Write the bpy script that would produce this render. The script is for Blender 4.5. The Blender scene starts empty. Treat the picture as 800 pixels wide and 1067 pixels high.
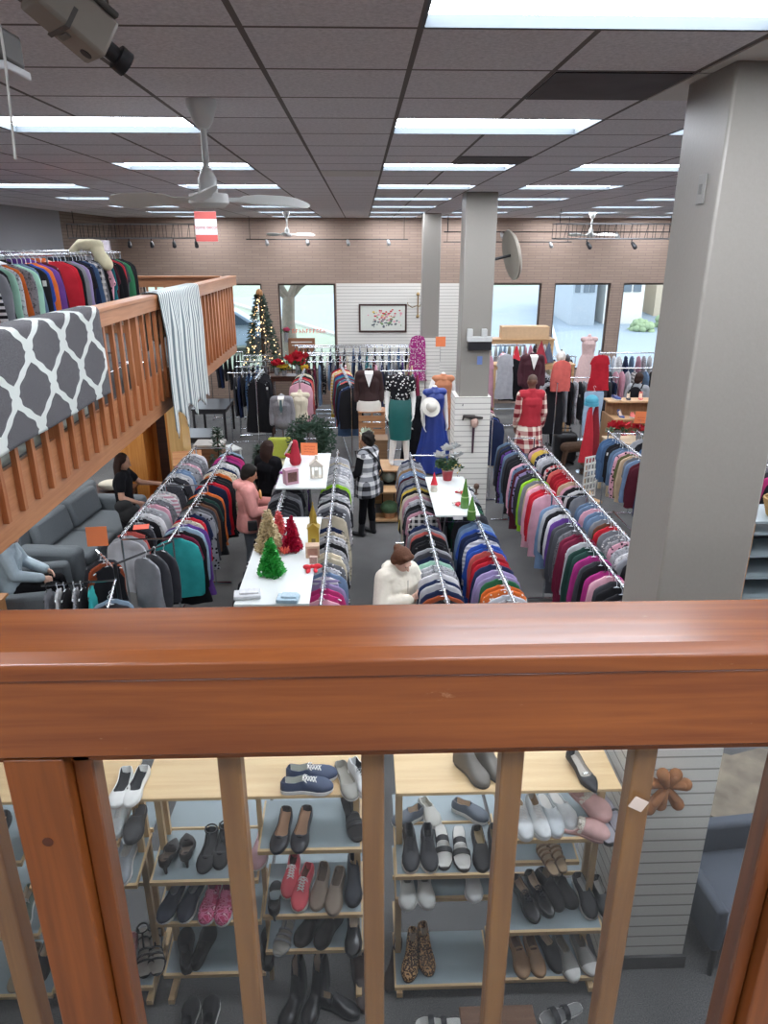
import bpy, bmesh, math, random
from mathutils import Vector, Matrix, Euler
PI = math.pi
RND = random.Random(11)
C = bpy.context.scene.collection
SC = bpy.context.scene

# ---------------------------------------------------------------- camera model (measured from the photograph, metres)
EYE = 4.27                                   # camera height above the shop floor
FPX = 743.0
PITCH = math.atan(277.5 / 743.0)
YAW = math.atan(24 * math.cos(PITCH) / 743.0)
_cp, _sp, _cy, _sy = math.cos(PITCH), math.sin(PITCH), math.cos(YAW), math.sin(YAW)
_fw = Vector((_sy * _cp, _cy * _cp, -_sp)); _rt = Vector((_cy, -_sy, 0)); _up = Vector((_sy * _sp, _cy * _sp, _cp))
def _ray(px, py): return _fw + _rt * ((px - 400) / FPX) + _up * ((533.5 - py) / FPX)
def at(px, py, z):
    r = _ray(px, py); t = (z - EYE) / r.z
    return Vector((r.x * t, r.y * t, z))
def aty(px, py, y):
    r = _ray(px, py); t = y / r.y
    return Vector((r.x * t, y, EYE + r.z * t))

# ---------------------------------------------------------------- colour and materials
def lin(h):
    h = h.lstrip('#')
    v = [int(h[i:i + 2], 16) / 255 for i in (0, 2, 4)]
    return tuple(((c / 12.92) if c <= .04045 else ((c + .055) / 1.055) ** 2.4) for c in v) + (1,)
MATS = {}
def _new(name):
    m = bpy.data.materials.new(name); m.use_nodes = True
    nt = m.node_tree
    return m, nt, nt.nodes['Principled BSDF']
def _n(nt, t, **kw):
    n = nt.nodes.new(t)
    for k, v in kw.items():
        if k in n.inputs: n.inputs[k].default_value = v
        else: setattr(n, k, v)
    return n
def mat(name, col, rough=.6, metal=0., var=.12, scale=14, bump=0., spec=.5, emit=None, estr=0.):
    if name in MATS: return MATS[name]
    m, nt, b = _new(name); L = nt.links
    c = lin(col)
    tc = _n(nt, 'ShaderNodeTexCoord'); nz = _n(nt, 'ShaderNodeTexNoise', Scale=scale, Detail=4)
    L.new(tc.outputs['Object'], nz.inputs['Vector'])
    mx = _n(nt, 'ShaderNodeMix', data_type='RGBA')
    mx.inputs[6].default_value = tuple(x * (1 - var) for x in c[:3]) + (1,)
    mx.inputs[7].default_value = tuple(min(1, x * (1 + var)) for x in c[:3]) + (1,)
    L.new(nz.outputs['Fac'], mx.inputs[0]); L.new(mx.outputs[2], b.inputs['Base Color'])
    b.inputs['Roughness'].default_value = rough; b.inputs['Metallic'].default_value = metal
    b.inputs['Specular IOR Level'].default_value = spec
    if bump:
        bp = _n(nt, 'ShaderNodeBump', Strength=bump, Distance=.01)
        L.new(nz.outputs['Fac'], bp.inputs['Height']); L.new(bp.outputs['Normal'], b.inputs['Normal'])
    if emit:
        b.inputs['Emission Color'].default_value = lin(emit); b.inputs['Emission Strength'].default_value = estr
    MATS[name] = m
    return m
def wood(name, c1, c2, axis='X', rough=.35, scale=1., coat=0., bump=.05, scratch=False):
    if name in MATS: return MATS[name]
    m, nt, b = _new(name); L = nt.links
    tc = _n(nt, 'ShaderNodeTexCoord'); mp = _n(nt, 'ShaderNodeMapping')
    s = [38 * scale] * 3; s['XYZ'.index(axis)] = 1.6 * scale
    mp.inputs['Scale'].default_value = s
    L.new(tc.outputs['Object'], mp.inputs['Vector'])
    nz = _n(nt, 'ShaderNodeTexNoise', Scale=1.0, Detail=6, Roughness=.6, Distortion=.6); L.new(mp.outputs[0], nz.inputs['Vector'])
    n2 = _n(nt, 'ShaderNodeTexNoise', Scale=2.2, Detail=3); L.new(tc.outputs['Object'], n2.inputs['Vector'])
    ad = _n(nt, 'ShaderNodeMath', operation='MULTIPLY_ADD'); ad.inputs[1].default_value = .35; ad.inputs[2].default_value = 0
    L.new(n2.outputs['Fac'], ad.inputs[0])
    su = _n(nt, 'ShaderNodeMath', operation='ADD'); L.new(nz.outputs['Fac'], su.inputs[0]); L.new(ad.outputs[0], su.inputs[1])
    cr = _n(nt, 'ShaderNodeValToRGB')
    cr.color_ramp.elements[0].position = .45; cr.color_ramp.elements[0].color = lin(c1)
    cr.color_ramp.elements[1].position = .9; cr.color_ramp.elements[1].color = lin(c2)
    L.new(su.outputs[0], cr.inputs[0])
    out = cr.outputs[0]
    if scratch:   # pale scuffs in the varnish
        mp2 = _n(nt, 'ShaderNodeMapping'); mp2.inputs['Scale'].default_value = (9, 26, 26); mp2.inputs['Rotation'].default_value = (.3, .5, .2)
        L.new(tc.outputs['Object'], mp2.inputs['Vector'])
        n3 = _n(nt, 'ShaderNodeTexNoise', Scale=1.5, Detail=8, Roughness=.75); L.new(mp2.outputs[0], n3.inputs['Vector'])
        r3 = _n(nt, 'ShaderNodeValToRGB'); r3.color_ramp.elements[0].position = .66; r3.color_ramp.elements[1].position = .74
        r3.color_ramp.elements[1].color = (.45, .45, .45, 1)
        L.new(n3.outputs['Fac'], r3.inputs[0])
        mx = _n(nt, 'ShaderNodeMix', data_type='RGBA'); mx.inputs[7].default_value = lin('c99a70')
        L.new(r3.outputs[0], mx.inputs[0]); L.new(out, mx.inputs[6]); out = mx.outputs[2]
    L.new(out, b.inputs['Base Color'])
    b.inputs['Roughness'].default_value = rough; b.inputs['Coat Weight'].default_value = coat; b.inputs['Coat Roughness'].default_value = .18
    bp = _n(nt, 'ShaderNodeBump', Strength=bump, Distance=.01); L.new(nz.outputs['Fac'], bp.inputs['Height']); L.new(bp.outputs['Normal'], b.inputs['Normal'])
    MATS[name] = m
    return m
def cloth(name, kind='plain', rough=.9):
    """fabric whose main colour is the object's own colour"""
    if name in MATS: return MATS[name]
    m, nt, b = _new(name); L = nt.links
    oi = _n(nt, 'ShaderNodeObjectInfo'); tc = _n(nt, 'ShaderNodeTexCoord')
    nz = _n(nt, 'ShaderNodeTexNoise', Scale=9, Detail=3); L.new(tc.outputs['Object'], nz.inputs['Vector'])
    mr = _n(nt, 'ShaderNodeMapRange'); mr.inputs['To Min'].default_value = .72; mr.inputs['To Max'].default_value = 1.22
    L.new(nz.outputs['Fac'], mr.inputs[0])
    vm = _n(nt, 'ShaderNodeVectorMath', operation='SCALE'); L.new(oi.outputs['Color'], vm.inputs[0]); L.new(mr.outputs[0], vm.inputs['Scale'])
    out = vm.outputs[0]
    def over(fac, colour):
        nonlocal out
        mx = _n(nt, 'ShaderNodeMix', data_type='RGBA')
        L.new(fac, mx.inputs[0]); L.new(out, mx.inputs[6])
        if isinstance(colour, str): mx.inputs[7].default_value = lin(colour)
        else: L.new(colour, mx.inputs[7])
        out = mx.outputs[2]
    def bands(axis, freq, lo):
        sx = _n(nt, 'ShaderNodeSeparateXYZ'); L.new(tc.outputs['Object'], sx.inputs[0])
        mu = _n(nt, 'ShaderNodeMath', operation='MULTIPLY'); mu.inputs[1].default_value = freq; L.new(sx.outputs[axis], mu.inputs[0])
        si = _n(nt, 'ShaderNodeMath', operation='SINE'); L.new(mu.outputs[0], si.inputs[0])
        gt = _n(nt, 'ShaderNodeMath', operation='GREATER_THAN'); gt.inputs[1].default_value = lo; L.new(si.outputs[0], gt.inputs[0])
        return gt.outputs[0]
    if kind == 'stripe': over(bands(2, 120, .1), 'd6d6d8')
    if kind == 'plaid':
        for a, fq in ((0, 90), (2, 90)):
            mu = _n(nt, 'ShaderNodeMath', operation='MULTIPLY'); mu.inputs[1].default_value = .55
            L.new(bands(a, fq, .2), mu.inputs[0]); over(mu.outputs[0], 'dcd8d4')
    if kind in ('print', 'dark_print', 'motif'):
        vo = _n(nt, 'ShaderNodeTexVoronoi', Scale=30 if kind == 'print' else 24); L.new(tc.outputs['Object'], vo.inputs['Vector'])
        lt = _n(nt, 'ShaderNodeMath', operation='LESS_THAN'); lt.inputs[1].default_value = .30 if kind != 'dark_print' else .40; L.new(vo.outputs['Distance'], lt.inputs[0])
        over(lt.outputs[0], '15151a' if kind == 'dark_print' else 'e2dfdc')
    if kind == 'speckle':
        n2 = _n(nt, 'ShaderNodeTexNoise', Scale=42, Detail=3, Roughness=.7); L.new(tc.outputs['Object'], n2.inputs['Vector'])
        r2 = _n(nt, 'ShaderNodeMapRange'); r2.inputs[1].default_value = .52; r2.inputs[2].default_value = .60; r2.inputs['To Max'].default_value = .75; L.new(n2.outputs['Fac'], r2.inputs[0]); over(r2.outputs[0], '26262c')
    L.new(out, b.inputs['Base Color'])
    b.inputs['Roughness'].default_value = rough; b.inputs['Specular IOR Level'].default_value = .2
    bp = _n(nt, 'ShaderNodeBump', Strength=.25, Distance=.01); L.new(nz.outputs['Fac'], bp.inputs['Height']); L.new(bp.outputs['Normal'], b.inputs['Normal'])
    MATS[name] = m
    return m
def glass(name, tint='ffffff', refl=.08, haze=0.):
    if name in MATS: return MATS[name]
    m, nt, b = _new(name); L = nt.links
    nt.nodes.remove(b)
    out = nt.nodes['Material Output']
    tr = _n(nt, 'ShaderNodeBsdfTransparent'); tr.inputs[0].default_value = lin(tint)
    gl = _n(nt, 'ShaderNodeBsdfGlossy'); gl.inputs['Roughness'].default_value = .04
    lw = _n(nt, 'ShaderNodeLayerWeight'); lw.inputs['Blend'].default_value = .35
    mu = _n(nt, 'ShaderNodeMath', operation='MULTIPLY_ADD'); mu.inputs[1].default_value = .10; mu.inputs[2].default_value = refl
    L.new(lw.outputs['Fresnel'], mu.inputs[0])
    mx = _n(nt, 'ShaderNodeMixShader'); L.new(mu.outputs[0], mx.inputs[0]); L.new(tr.outputs[0], mx.inputs[1]); L.new(gl.outputs[0], mx.inputs[2])
    res = mx.outputs[0]
    if haze:
        df = _n(nt, 'ShaderNodeBsdfDiffuse'); df.inputs[0].default_value = (.75, .78, .8, 1)
        m2 = _n(nt, 'ShaderNodeMixShader'); m2.inputs[0].default_value = haze
        L.new(res, m2.inputs[1]); L.new(df.outputs[0], m2.inputs[2]); res = m2.outputs[0]
    L.new(res, out.inputs['Surface'])
    MATS[name] = m
    return m

# ---------------------------------------------------------------- mesh builder
class MB:
    def __init__(s): s.v = []; s.f = []; s.m = []
    def add(s, vs, fs, mi=0):
        b = len(s.v); s.v += [tuple(x) for x in vs]
        for f in fs: s.f.append(tuple(b + i for i in f)); s.m.append(mi)
        return s
    def box(s, c, d, mi=0, rot=None):
        x, y, z = d[0] / 2, d[1] / 2, d[2] / 2
        vs = [Vector((a * x, b * y, e * z)) for e in (-1, 1) for b in (-1, 1) for a in (-1, 1)]
        if rot is not None:
            M = Euler(rot).to_matrix() if not isinstance(rot, Matrix) else rot
            vs = [M @ v for v in vs]
        vs = [v + Vector(c) for v in vs]
        return s.add(vs, [(0, 2, 3, 1), (4, 5, 7, 6), (0, 1, 5, 4), (2, 6, 7, 3), (0, 4, 6, 2), (1, 3, 7, 5)], mi)
    def bx(s, x0, x1, y0, y1, z0, z1, mi=0):
        return s.box(((x0 + x1) / 2, (y0 + y1) / 2, (z0 + z1) / 2), (x1 - x0, y1 - y0, z1 - z0), mi)
    def loft(s, rings, mi=0, cap=True, closed=False, mf=None):
        n = len(rings[0]); b = len(s.v)
        for r in rings: s.v += [tuple(p) for p in r]
        k = len(rings)
        for i in range(k if closed else k - 1):
            for j in range(n):
                a = b + i * n + j; c = b + i * n + (j + 1) % n
                a2 = b + ((i + 1) % k) * n + j; c2 = b + ((i + 1) % k) * n + (j + 1) % n
                s.f.append((a, c, c2, a2)); s.m.append(mf(i, j) if mf else mi)
        if cap and not closed:
            s.f.append(tuple(b + j for j in reversed(range(n)))); s.m.append(mi)
            s.f.append(tuple(b + (k - 1) * n + j for j in range(n))); s.m.append(mi)
        return s
    def tube(s, pts, r, seg=8, mi=0, closed=False, cap=True):
        pts = [Vector(p) for p in pts]; rings = []; N = len(pts)
        rr = r if isinstance(r, (list, tuple)) else [r] * N
        prev = None
        for i, p in enumerate(pts):
            if closed: d = pts[(i + 1) % N] - pts[i - 1]
            else: d = pts[min(i + 1, N - 1)] - pts[max(i - 1, 0)]
            d.normalize()
            if prev is None:
                u = d.orthogonal().normalized()
            else:
                u = prev - d * prev.dot(d)
                u = u.normalized() if u.length > 1e-6 else d.orthogonal().normalized()
            prev = u; w = d.cross(u)
            rings.append([p + u * (rr[i] * math.cos(2 * PI * k / seg)) + w * (rr[i] * math.sin(2 * PI * k / seg)) for k in range(seg)])
        return s.loft(rings, mi, cap, closed)
    def lathe(s, prof, c=(0, 0, 0), seg=24, mi=0, sx=1, sy=1, mf=None):
        c = Vector(c)
        rings = [[c + Vector((max(r, 1e-4) * sx * math.cos(2 * PI * k / seg), max(r, 1e-4) * sy * math.sin(2 * PI * k / seg), z)) for k in range(seg)] for r, z in prof]
        return s.loft(rings, mi, True, False, mf)
    def ell(s, c, r, seg=12, rings=8, mi=0, rot=None):
        c = Vector(c); M = Euler(rot).to_matrix() if rot is not None else Matrix.Identity(3)
        R_ = []
        for i in range(rings + 1):
            a = PI * i / rings; z = -math.cos(a); q = max(math.sin(a), 1e-3)
            R_.append([c + M @ Vector((r[0] * q * math.cos(2 * PI * k / seg), r[1] * q * math.sin(2 * PI * k / seg), r[2] * z)) for k in range(seg)])
        return s.loft(R_, mi)
    def cap(s, p0, p1, r0, r1=None, seg=10, mi=0, flat=1.0):
        """tapered capsule"""
        r1 = r0 if r1 is None else r1
        p0, p1 = Vector(p0), Vector(p1); d = p1 - p0
        d = d.normalized() if d.length > 1e-6 else Vector((0, 0, 1))
        u = d.orthogonal().normalized(); w = d.cross(u); R_ = []
        for p, r, angs in ((p0, r0, (-88, -60, -30, 0)), (p1, r1, (0, 30, 60, 88))):
            for a in angs:
                a = math.radians(a); q = r * math.cos(a); o = p + d * (r * math.sin(a))
                R_.append([o + u * (q * math.cos(2 * PI * k / seg)) + w * (q * math.sin(2 * PI * k / seg)) for k in range(seg)])
        return s.loft(R_, mi)
    def prism(s, poly, z0, z1, mi=0, M=None):
        n = len(poly)
        vs = [Vector((x, y, z0)) for x, y in poly] + [Vector((x, y, z1)) for x, y in poly]
        if M is not None: vs = [M @ v for v in vs]
        fs = [tuple(reversed(range(n))), tuple(range(n, 2 * n))] + [(i, (i + 1) % n, n + (i + 1) % n, n + i) for i in range(n)]
        return s.add(vs, fs, mi)
    def mesh(s, name, mats, smooth=None):
        me = bpy.data.meshes.new(name); me.from_pydata(s.v, [], s.f)
        for m in mats if isinstance(mats, (list, tuple)) else [mats]: me.materials.append(m)
        me.polygons.foreach_set('material_index', s.m)
        bm = bmesh.new(); bm.from_mesh(me); bmesh.ops.recalc_face_normals(bm, faces=bm.faces); bm.to_mesh(me); bm.free()
        if smooth is not None:
            me.polygons.foreach_set('use_smooth', [True] * len(me.polygons))
            if smooth < 179: me.set_sharp_from_angle(angle=math.radians(smooth))
        me.update()
        return me
    def build(s, name, mats, parent=None, smooth=None, bevel=0., seg=2, loc=None, rot=None, sub=0):
        o = bpy.data.objects.new(name, s.mesh(name, mats, 180 if sub else smooth)); C.objects.link(o)
        if parent is not None: o.parent = parent
        if loc is not None: o.location = loc
        if rot is not None: o.rotation_euler = rot
        if bevel:
            b = o.modifiers.new('edge', 'BEVEL'); b.width = bevel; b.segments = seg; b.limit_method = 'ANGLE'; b.angle_limit = math.radians(40)
            o.data.polygons.foreach_set('use_smooth', [True] * len(o.data.polygons)); o.data.set_sharp_from_angle(angle=math.radians(35))
        if sub:
            q = o.modifiers.new('smooth', 'SUBSURF'); q.levels = sub; q.render_levels = sub
        return o
def fuse(name, mb, m, parent=None, voxel=.012, smooth=4, loc=None, rot=None, keep=True):
    """one continuous surface from overlapping closed shapes"""
    o = mb.build(name, m, None)
    r = o.modifiers.new('r', 'REMESH'); r.mode = 'VOXEL'; r.voxel_size = voxel; r.use_smooth_shade = True
    if smooth:
        q = o.modifiers.new('s', 'SMOOTH'); q.iterations = smooth; q.factor = .5
    dg = bpy.context.evaluated_depsgraph_get(); dg.update()
    me = bpy.data.meshes.new_from_object(o.evaluated_get(dg))
    me.name = name
    o.modifiers.clear(); old = o.data; o.data = me; bpy.data.meshes.remove(old)
    me.polygons.foreach_set('use_smooth', [True] * len(me.polygons))
    if not me.materials: me.materials.append(m)
    if parent is not None: o.parent = parent
    if loc is not None: o.location = loc
    if rot is not None: o.rotation_euler = rot
    return o
def tag(o, label=None, cat=None, group=None, kind=None):
    if label: o['label'] = label
    if cat: o['category'] = cat
    if group: o['group'] = group
    if kind: o['kind'] = kind
    return o
def thing(name, loc, label, cat, group=None, rz=0., rot=None):
    o = bpy.data.objects.new(name, None); C.objects.link(o); o.empty_display_size = .1
    o.location = loc; o.rotation_euler = rot if rot is not None else (0, 0, rz)
    return tag(o, label, cat, group)
def struct(o): o['kind'] = 'structure'; return o
def kids(o): return [c for c in ALLKIDS.get(o, [])] if False else list(o.children)
def dup(o, loc=None, rz=None, label=None, group=None, rot=None):
    c = o.copy(); C.objects.link(c)
    if loc is not None: c.location = loc
    if rz is not None: c.rotation_euler = (0, 0, rz)
    if rot is not None: c.rotation_euler = rot
    if label: c['label'] = label
    if group: c['group'] = group
    for ch in list(o.children):
        k = ch.copy(); C.objects.link(k); k.parent = c
        for g in list(ch.children):
            q = g.copy(); C.objects.link(q); q.parent = k
    return c
def text_part(name, body, size, m, parent, loc, rot, align='CENTER', extrude=.001, sx=1.):
    cu = bpy.data.curves.new(name, 'FONT'); cu.body = body; cu.size = size; cu.align_x = align; cu.align_y = 'CENTER'; cu.extrude = extrude
    t = bpy.data.objects.new(name, cu); C.objects.link(t)
    dg = bpy.context.evaluated_depsgraph_get(); dg.update()
    me = bpy.data.meshes.new_from_object(t.evaluated_get(dg)); me.materials.clear(); me.materials.append(m)
    bpy.data.objects.remove(t); bpy.data.curves.remove(cu)
    o = bpy.data.objects.new(name, me); C.objects.link(o); o.parent = parent; o.location = loc; o.rotation_euler = rot; o.scale = (sx, 1, 1)
    return o
# ---------------------------------------------------------------- camera, world, lights
cam = bpy.data.cameras.new('camera'); co = bpy.data.objects.new('camera', cam); C.objects.link(co)
cam.sensor_fit = 'VERTICAL'; cam.sensor_height = 36; cam.lens = FPX / 1067 * 36; cam.clip_end = 400; cam.clip_start = .05
co.location = (0, 0, EYE)
co.rotation_euler = Matrix((_rt, _up, -_fw)).transposed().to_euler()
SC.camera = co
w = bpy.data.worlds.new('sky'); SC.world = w; w.use_nodes = True
bg = w.node_tree.nodes['Background']; bg.inputs[0].default_value = (.92, .96, 1.0, 1); bg.inputs[1].default_value = 2.9
sun = bpy.data.lights.new('sun', 'SUN'); sun.energy = 2.2; sun.angle = .02; sun.color = (1, .86, .7)
so = bpy.data.objects.new('sun', sun); C.objects.link(so); so.rotation_euler = Vector((-.75, -.35, -.5)).to_track_quat('-Z', 'Y').to_euler()
SC.view_settings.view_transform = 'Standard'; SC.view_settings.look = 'None'; SC.view_settings.exposure = 0.2; SC.view_settings.gamma = 1.06
SC.cycles.use_denoising = True
SC.cycles.max_bounces = 6; SC.cycles.diffuse_bounces = 4; SC.cycles.transparent_max_bounces = 12
SC.cycles.caustics_reflective = False; SC.cycles.caustics_refractive = False; SC.cycles.sample_clamp_indirect = 4

# ---------------------------------------------------------------- setting materials
CEIL = 4.96; XL, XR, YB, YF = -6.4, 11.0, 20.3, -4.4
GX, GY, GS = .21, 4.66, .61
def carpet():
    m, nt, b = _new('carpet'); L = nt.links
    tc = _n(nt, 'ShaderNodeTexCoord')
    n1 = _n(nt, 'ShaderNodeTexNoise', Scale=150, Detail=2); n2 = _n(nt, 'ShaderNodeTexNoise', Scale=1.3, Detail=4)
    for q in (n1, n2): L.new(tc.outputs['Object'], q.inputs['Vector'])
    ad = _n(nt, 'ShaderNodeMath', operation='MULTIPLY_ADD'); ad.inputs[1].default_value = .45; L.new(n2.outputs['Fac'], ad.inputs[0]); L.new(n1.outputs['Fac'], ad.inputs[2])
    cr = _n(nt, 'ShaderNodeValToRGB'); e = cr.color_ramp.elements
    e[0].position = .45; e[0].color = lin('3c3d3f'); e[1].position = 1.0; e[1].color = lin('7a7978')
    L.new(ad.outputs[0], cr.inputs[0]); L.new(cr.outputs[0], b.inputs['Base Color']); b.inputs['Roughness'].default_value = .95
    b.inputs['Specular IOR Level'].default_value = .1
    return m
def ceiling_mat():
    m, nt, b = _new('ceiling_tile'); L = nt.links
    tc = _n(nt, 'ShaderNodeTexCoord'); sx = _n(nt, 'ShaderNodeSeparateXYZ'); L.new(tc.outputs['Object'], sx.inputs[0])
    fac = None
    for ax, off in ((0, GX), (1, GY)):
        a = _n(nt, 'ShaderNodeMath', operation='ADD'); a.inputs[1].default_value = -off + 100 * GS; L.new(sx.outputs[ax], a.inputs[0])
        d = _n(nt, 'ShaderNodeMath', operation='DIVIDE'); d.inputs[1].default_value = GS; L.new(a.outputs[0], d.inputs[0])
        f = _n(nt, 'ShaderNodeMath', operation='FRACT'); L.new(d.outputs[0], f.inputs[0])
        p = _n(nt, 'ShaderNodeMath', operation='PINGPONG'); p.inputs[1].default_value = .5; L.new(f.outputs[0], p.inputs[0])
        l = _n(nt, 'ShaderNodeMath', operation='LESS_THAN'); l.inputs[1].default_value = .019; L.new(p.outputs[0], l.inputs[0])
        if fac is None: fac = l
        else:
            mx = _n(nt, 'ShaderNodeMath', operation='MAXIMUM'); L.new(fac.outputs[0], mx.inputs[0]); L.new(l.outputs[0], mx.inputs[1]); fac = mx
    nz = _n(nt, 'ShaderNodeTexNoise', Scale=55, Detail=5, Roughness=.8); L.new(tc.outputs['Object'], nz.inputs['Vector'])
    cr = _n(nt, 'ShaderNodeValToRGB'); e = cr.color_ramp.elements
    e[0].position = .35; e[0].color = lin('c6c3c7'); e[1].position = .62; e[1].color = lin('e4e1e5')
    L.new(nz.outputs['Fac'], cr.inputs[0])
    mc = _n(nt, 'ShaderNodeMix', data_type='RGBA'); L.new(fac.outputs[0], mc.inputs[0]); L.new(cr.outputs[0], mc.inputs[6]); mc.inputs[7].default_value = lin('6e6866')
    L.new(mc.outputs[2], b.inputs['Base Color']); b.inputs['Roughness'].default_value = .95; b.inputs['Specular IOR Level'].default_value = .1
    bp = _n(nt, 'ShaderNodeBump', Strength=.3, Distance=.01); L.new(nz.outputs['Fac'], bp.inputs['Height']); L.new(bp.outputs['Normal'], b.inputs['Normal'])
    return m
def brick_mat(name, c1, c2, mortar):
    m, nt, b = _new(name); L = nt.links
    tc = _n(nt, 'ShaderNodeTexCoord'); mp = _n(nt, 'ShaderNodeMapping'); mp.inputs['Rotation'].default_value = (PI / 2, 0, 0)
    sx = _n(nt, 'ShaderNodeSeparateXYZ'); L.new(tc.outputs['Object'], sx.inputs[0])
    ad = _n(nt, 'ShaderNodeMath', operation='ADD'); L.new(sx.outputs[0], ad.inputs[0]); L.new(sx.outputs[1], ad.inputs[1])
    cb = _n(nt, 'ShaderNodeCombineXYZ'); L.new(ad.outputs[0], cb.inputs[0]); L.new(sx.outputs[2], cb.inputs[1])
    br = _n(nt, 'ShaderNodeTexBrick', Scale=1.0); L.new(cb.outputs[0], br.inputs['Vector'])
    br.inputs['Color1'].default_value = lin(c1); br.inputs['Color2'].default_value = lin(c2); br.inputs['Mortar'].default_value = lin(mortar)
    br.inputs['Brick Width'].default_value = .40; br.inputs['Row Height'].default_value = .068; br.inputs['Mortar Size'].default_value = .008
    L.new(br.outputs['Color'], b.inputs['Base Color']); b.inputs['Roughness'].default_value = .9
    return m
def slat_mat(name, c, groove, pitch):
    m, nt, b = _new(name); L = nt.links
    tc = _n(nt, 'ShaderNodeTexCoord'); sx = _n(nt, 'ShaderNodeSeparateXYZ'); L.new(tc.outputs['Object'], sx.inputs[0])
    d = _n(nt, 'ShaderNodeMath', operation='DIVIDE'); d.inputs[1].default_value = pitch; L.new(sx.outputs[2], d.inputs[0])
    f = _n(nt, 'ShaderNodeMath', operation='FRACT'); L.new(d.outputs[0], f.inputs[0])
    l = _n(nt, 'ShaderNodeMath', operation='LESS_THAN'); l.inputs[1].default_value = .13; L.new(f.outputs[0], l.inputs[0])
    mx = _n(nt, 'ShaderNodeMix', data_type='RGBA'); L.new(l.outputs[0], mx.inputs[0]); mx.inputs[6].default_value = lin(c); mx.inputs[7].default_value = lin(groove)
    L.new(mx.outputs[2], b.inputs['Base Color']); b.inputs['Roughness'].default_value = .5
    return m
M_CARPET = carpet(); M_CEIL = ceiling_mat()
M_BRICK = brick_mat('brick', '9c8779', '937f71', '87756a'); M_SLAT = slat_mat('slatwall', 'dcdad2', '98958d', .085)
M_GRAYWALL = mat('gray_wall_paint', '8d8f94', .8, var=.03)
M_PILLAR = mat('pillar_paint', '8b8780', .38, var=.05, scale=60, bump=.08)
M_RAIL = wood('rail_wood', '693418', '8f4f24', 'X', .24, 1., .45, .04, True)
M_RAILZ = wood('post_wood', '653414', '8a4a1e', 'Z', .35, 1., .2, .04, True)
M_BAL = wood('baluster_wood', '7c5030', 'a2703f', 'Z', .4, 1., .1, .04)
M_WINGX = wood('wing_rail_wood', '9e6540', 'bb835c', 'Y', .35, 1., .2, .03)
M_WINGZ = wood('wing_baluster_wood', '94542e', 'b8774c', 'Z', .4, 1., .1, .03)
M_FRAME = mat('window_frame_metal', '4a3f38', .5); M_WHITE = mat('white_enamel', 'e4e4e2', .4, var=.03)
M_PANE = glass('window_pane', 'f4faff', .03)

# ---------------------------------------------------------------- shell
struct(MB().bx(XL - .3, XR + .3, YF - .3, YB + .6, -.12, 0).build('floor', M_CARPET))
# ceiling with openings for the troffers
cols = (-4.67, -2.23, .21, 2.04, 4.48, 6.92, 9.36)
rows = (-2.66, -.22, 2.22, 4.66, 7.10, 9.54, 11.98, 14.42, 16.86, 19.30)
lights = [(x, y) for y in rows for x in cols if not (y == 2.22 and x < 0) and not (y == -.22 and x > 3)]
holes = set()
for x, y in lights:
    i = round((x - GX) / GS); j = round((y - GY) / GS)
    holes |= {(i, j), (i + 1, j)}
i0, i1 = math.floor((XL - GX) / GS) - 1, math.ceil((XR - GX) / GS) + 1
j0, j1 = math.floor((YF - GY) / GS) - 1, math.ceil((YB - GY) / GS) + 1
mb = MB()
for i in range(i0, i1):
    for j in range(j0, j1):
        if (i, j) in holes: continue
        x, y = GX + i * GS, GY + j * GS
        mb.add([(x, y, CEIL), (x + GS, y, CEIL), (x + GS, y + GS, CEIL), (x, y + GS, CEIL)], [(0, 3, 2, 1)])
bmx = bmesh.new(); o = mb.build('ceiling', M_CEIL); bmx.from_mesh(o.data); bmesh.ops.remove_doubles(bmx, verts=bmx.verts, dist=.001); bmx.to_mesh(o.data); bmx.free(); struct(o)
# light fittings
M_TUBE = mat('lit_diffuser', 'ffffff', .5, emit='f2f6ff', estr=18.); M_TROF = mat('troffer_side', '454e54', .7)
def troffer(label):
    t = thing('ceiling_light', (0, 0, 0), label, 'ceiling light', 'fluorescent troffers set in the ceiling')
    f = MB(); a, b, h = 1.22, .61, .042
    for x0, x1, y0, y1 in ((0, a, 0, .012), (0, a, b - .012, b), (0, .012, .012, b - .012), (a - .012, a, .012, b - .012)): f.bx(x0, x1, y0, y1, 0, h)
    f.build('frame', M_TROF, t)
    MB().bx(.012, a - .012, .012, b - .012, h - .004, h).build('diffuser', M_TUBE, t)
    return t
t0 = troffer('')
colname = {-4.67: 'far left', -2.23: 'left', .21: 'middle', 2.04: 'right', 4.48: 'second right', 6.92: 'third right', 9.36: 'far right'}
rowname = ['over the balcony behind the camera', 'straight above the camera', 'nearest the camera', 'second row from the camera', 'third row from the camera', 'fourth row from the camera', 'fifth row from the camera', 'sixth row from the camera', 'second row from the brick wall', 'last row before the brick wall']
for k, (x, y) in enumerate(lights):
    lab = 'lit fluorescent ceiling panel, %s column, %s' % (colname[x], rowname[rows.index(y)])
    (t0 if k == 0 else dup(t0)).location = (x, y, CEIL)
    if k == 0: t0['label'] = lab; last = t0
    else:
        pass
for o in list(C.objects):
    if o.name.startswith('ceiling_light'):
        x, y = round(o.location.x, 2), round(o.location.y, 2)
        o['label'] = 'lit fluorescent ceiling panel, %s column, %s' % (colname[x], rowname[rows.index(y)])
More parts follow.
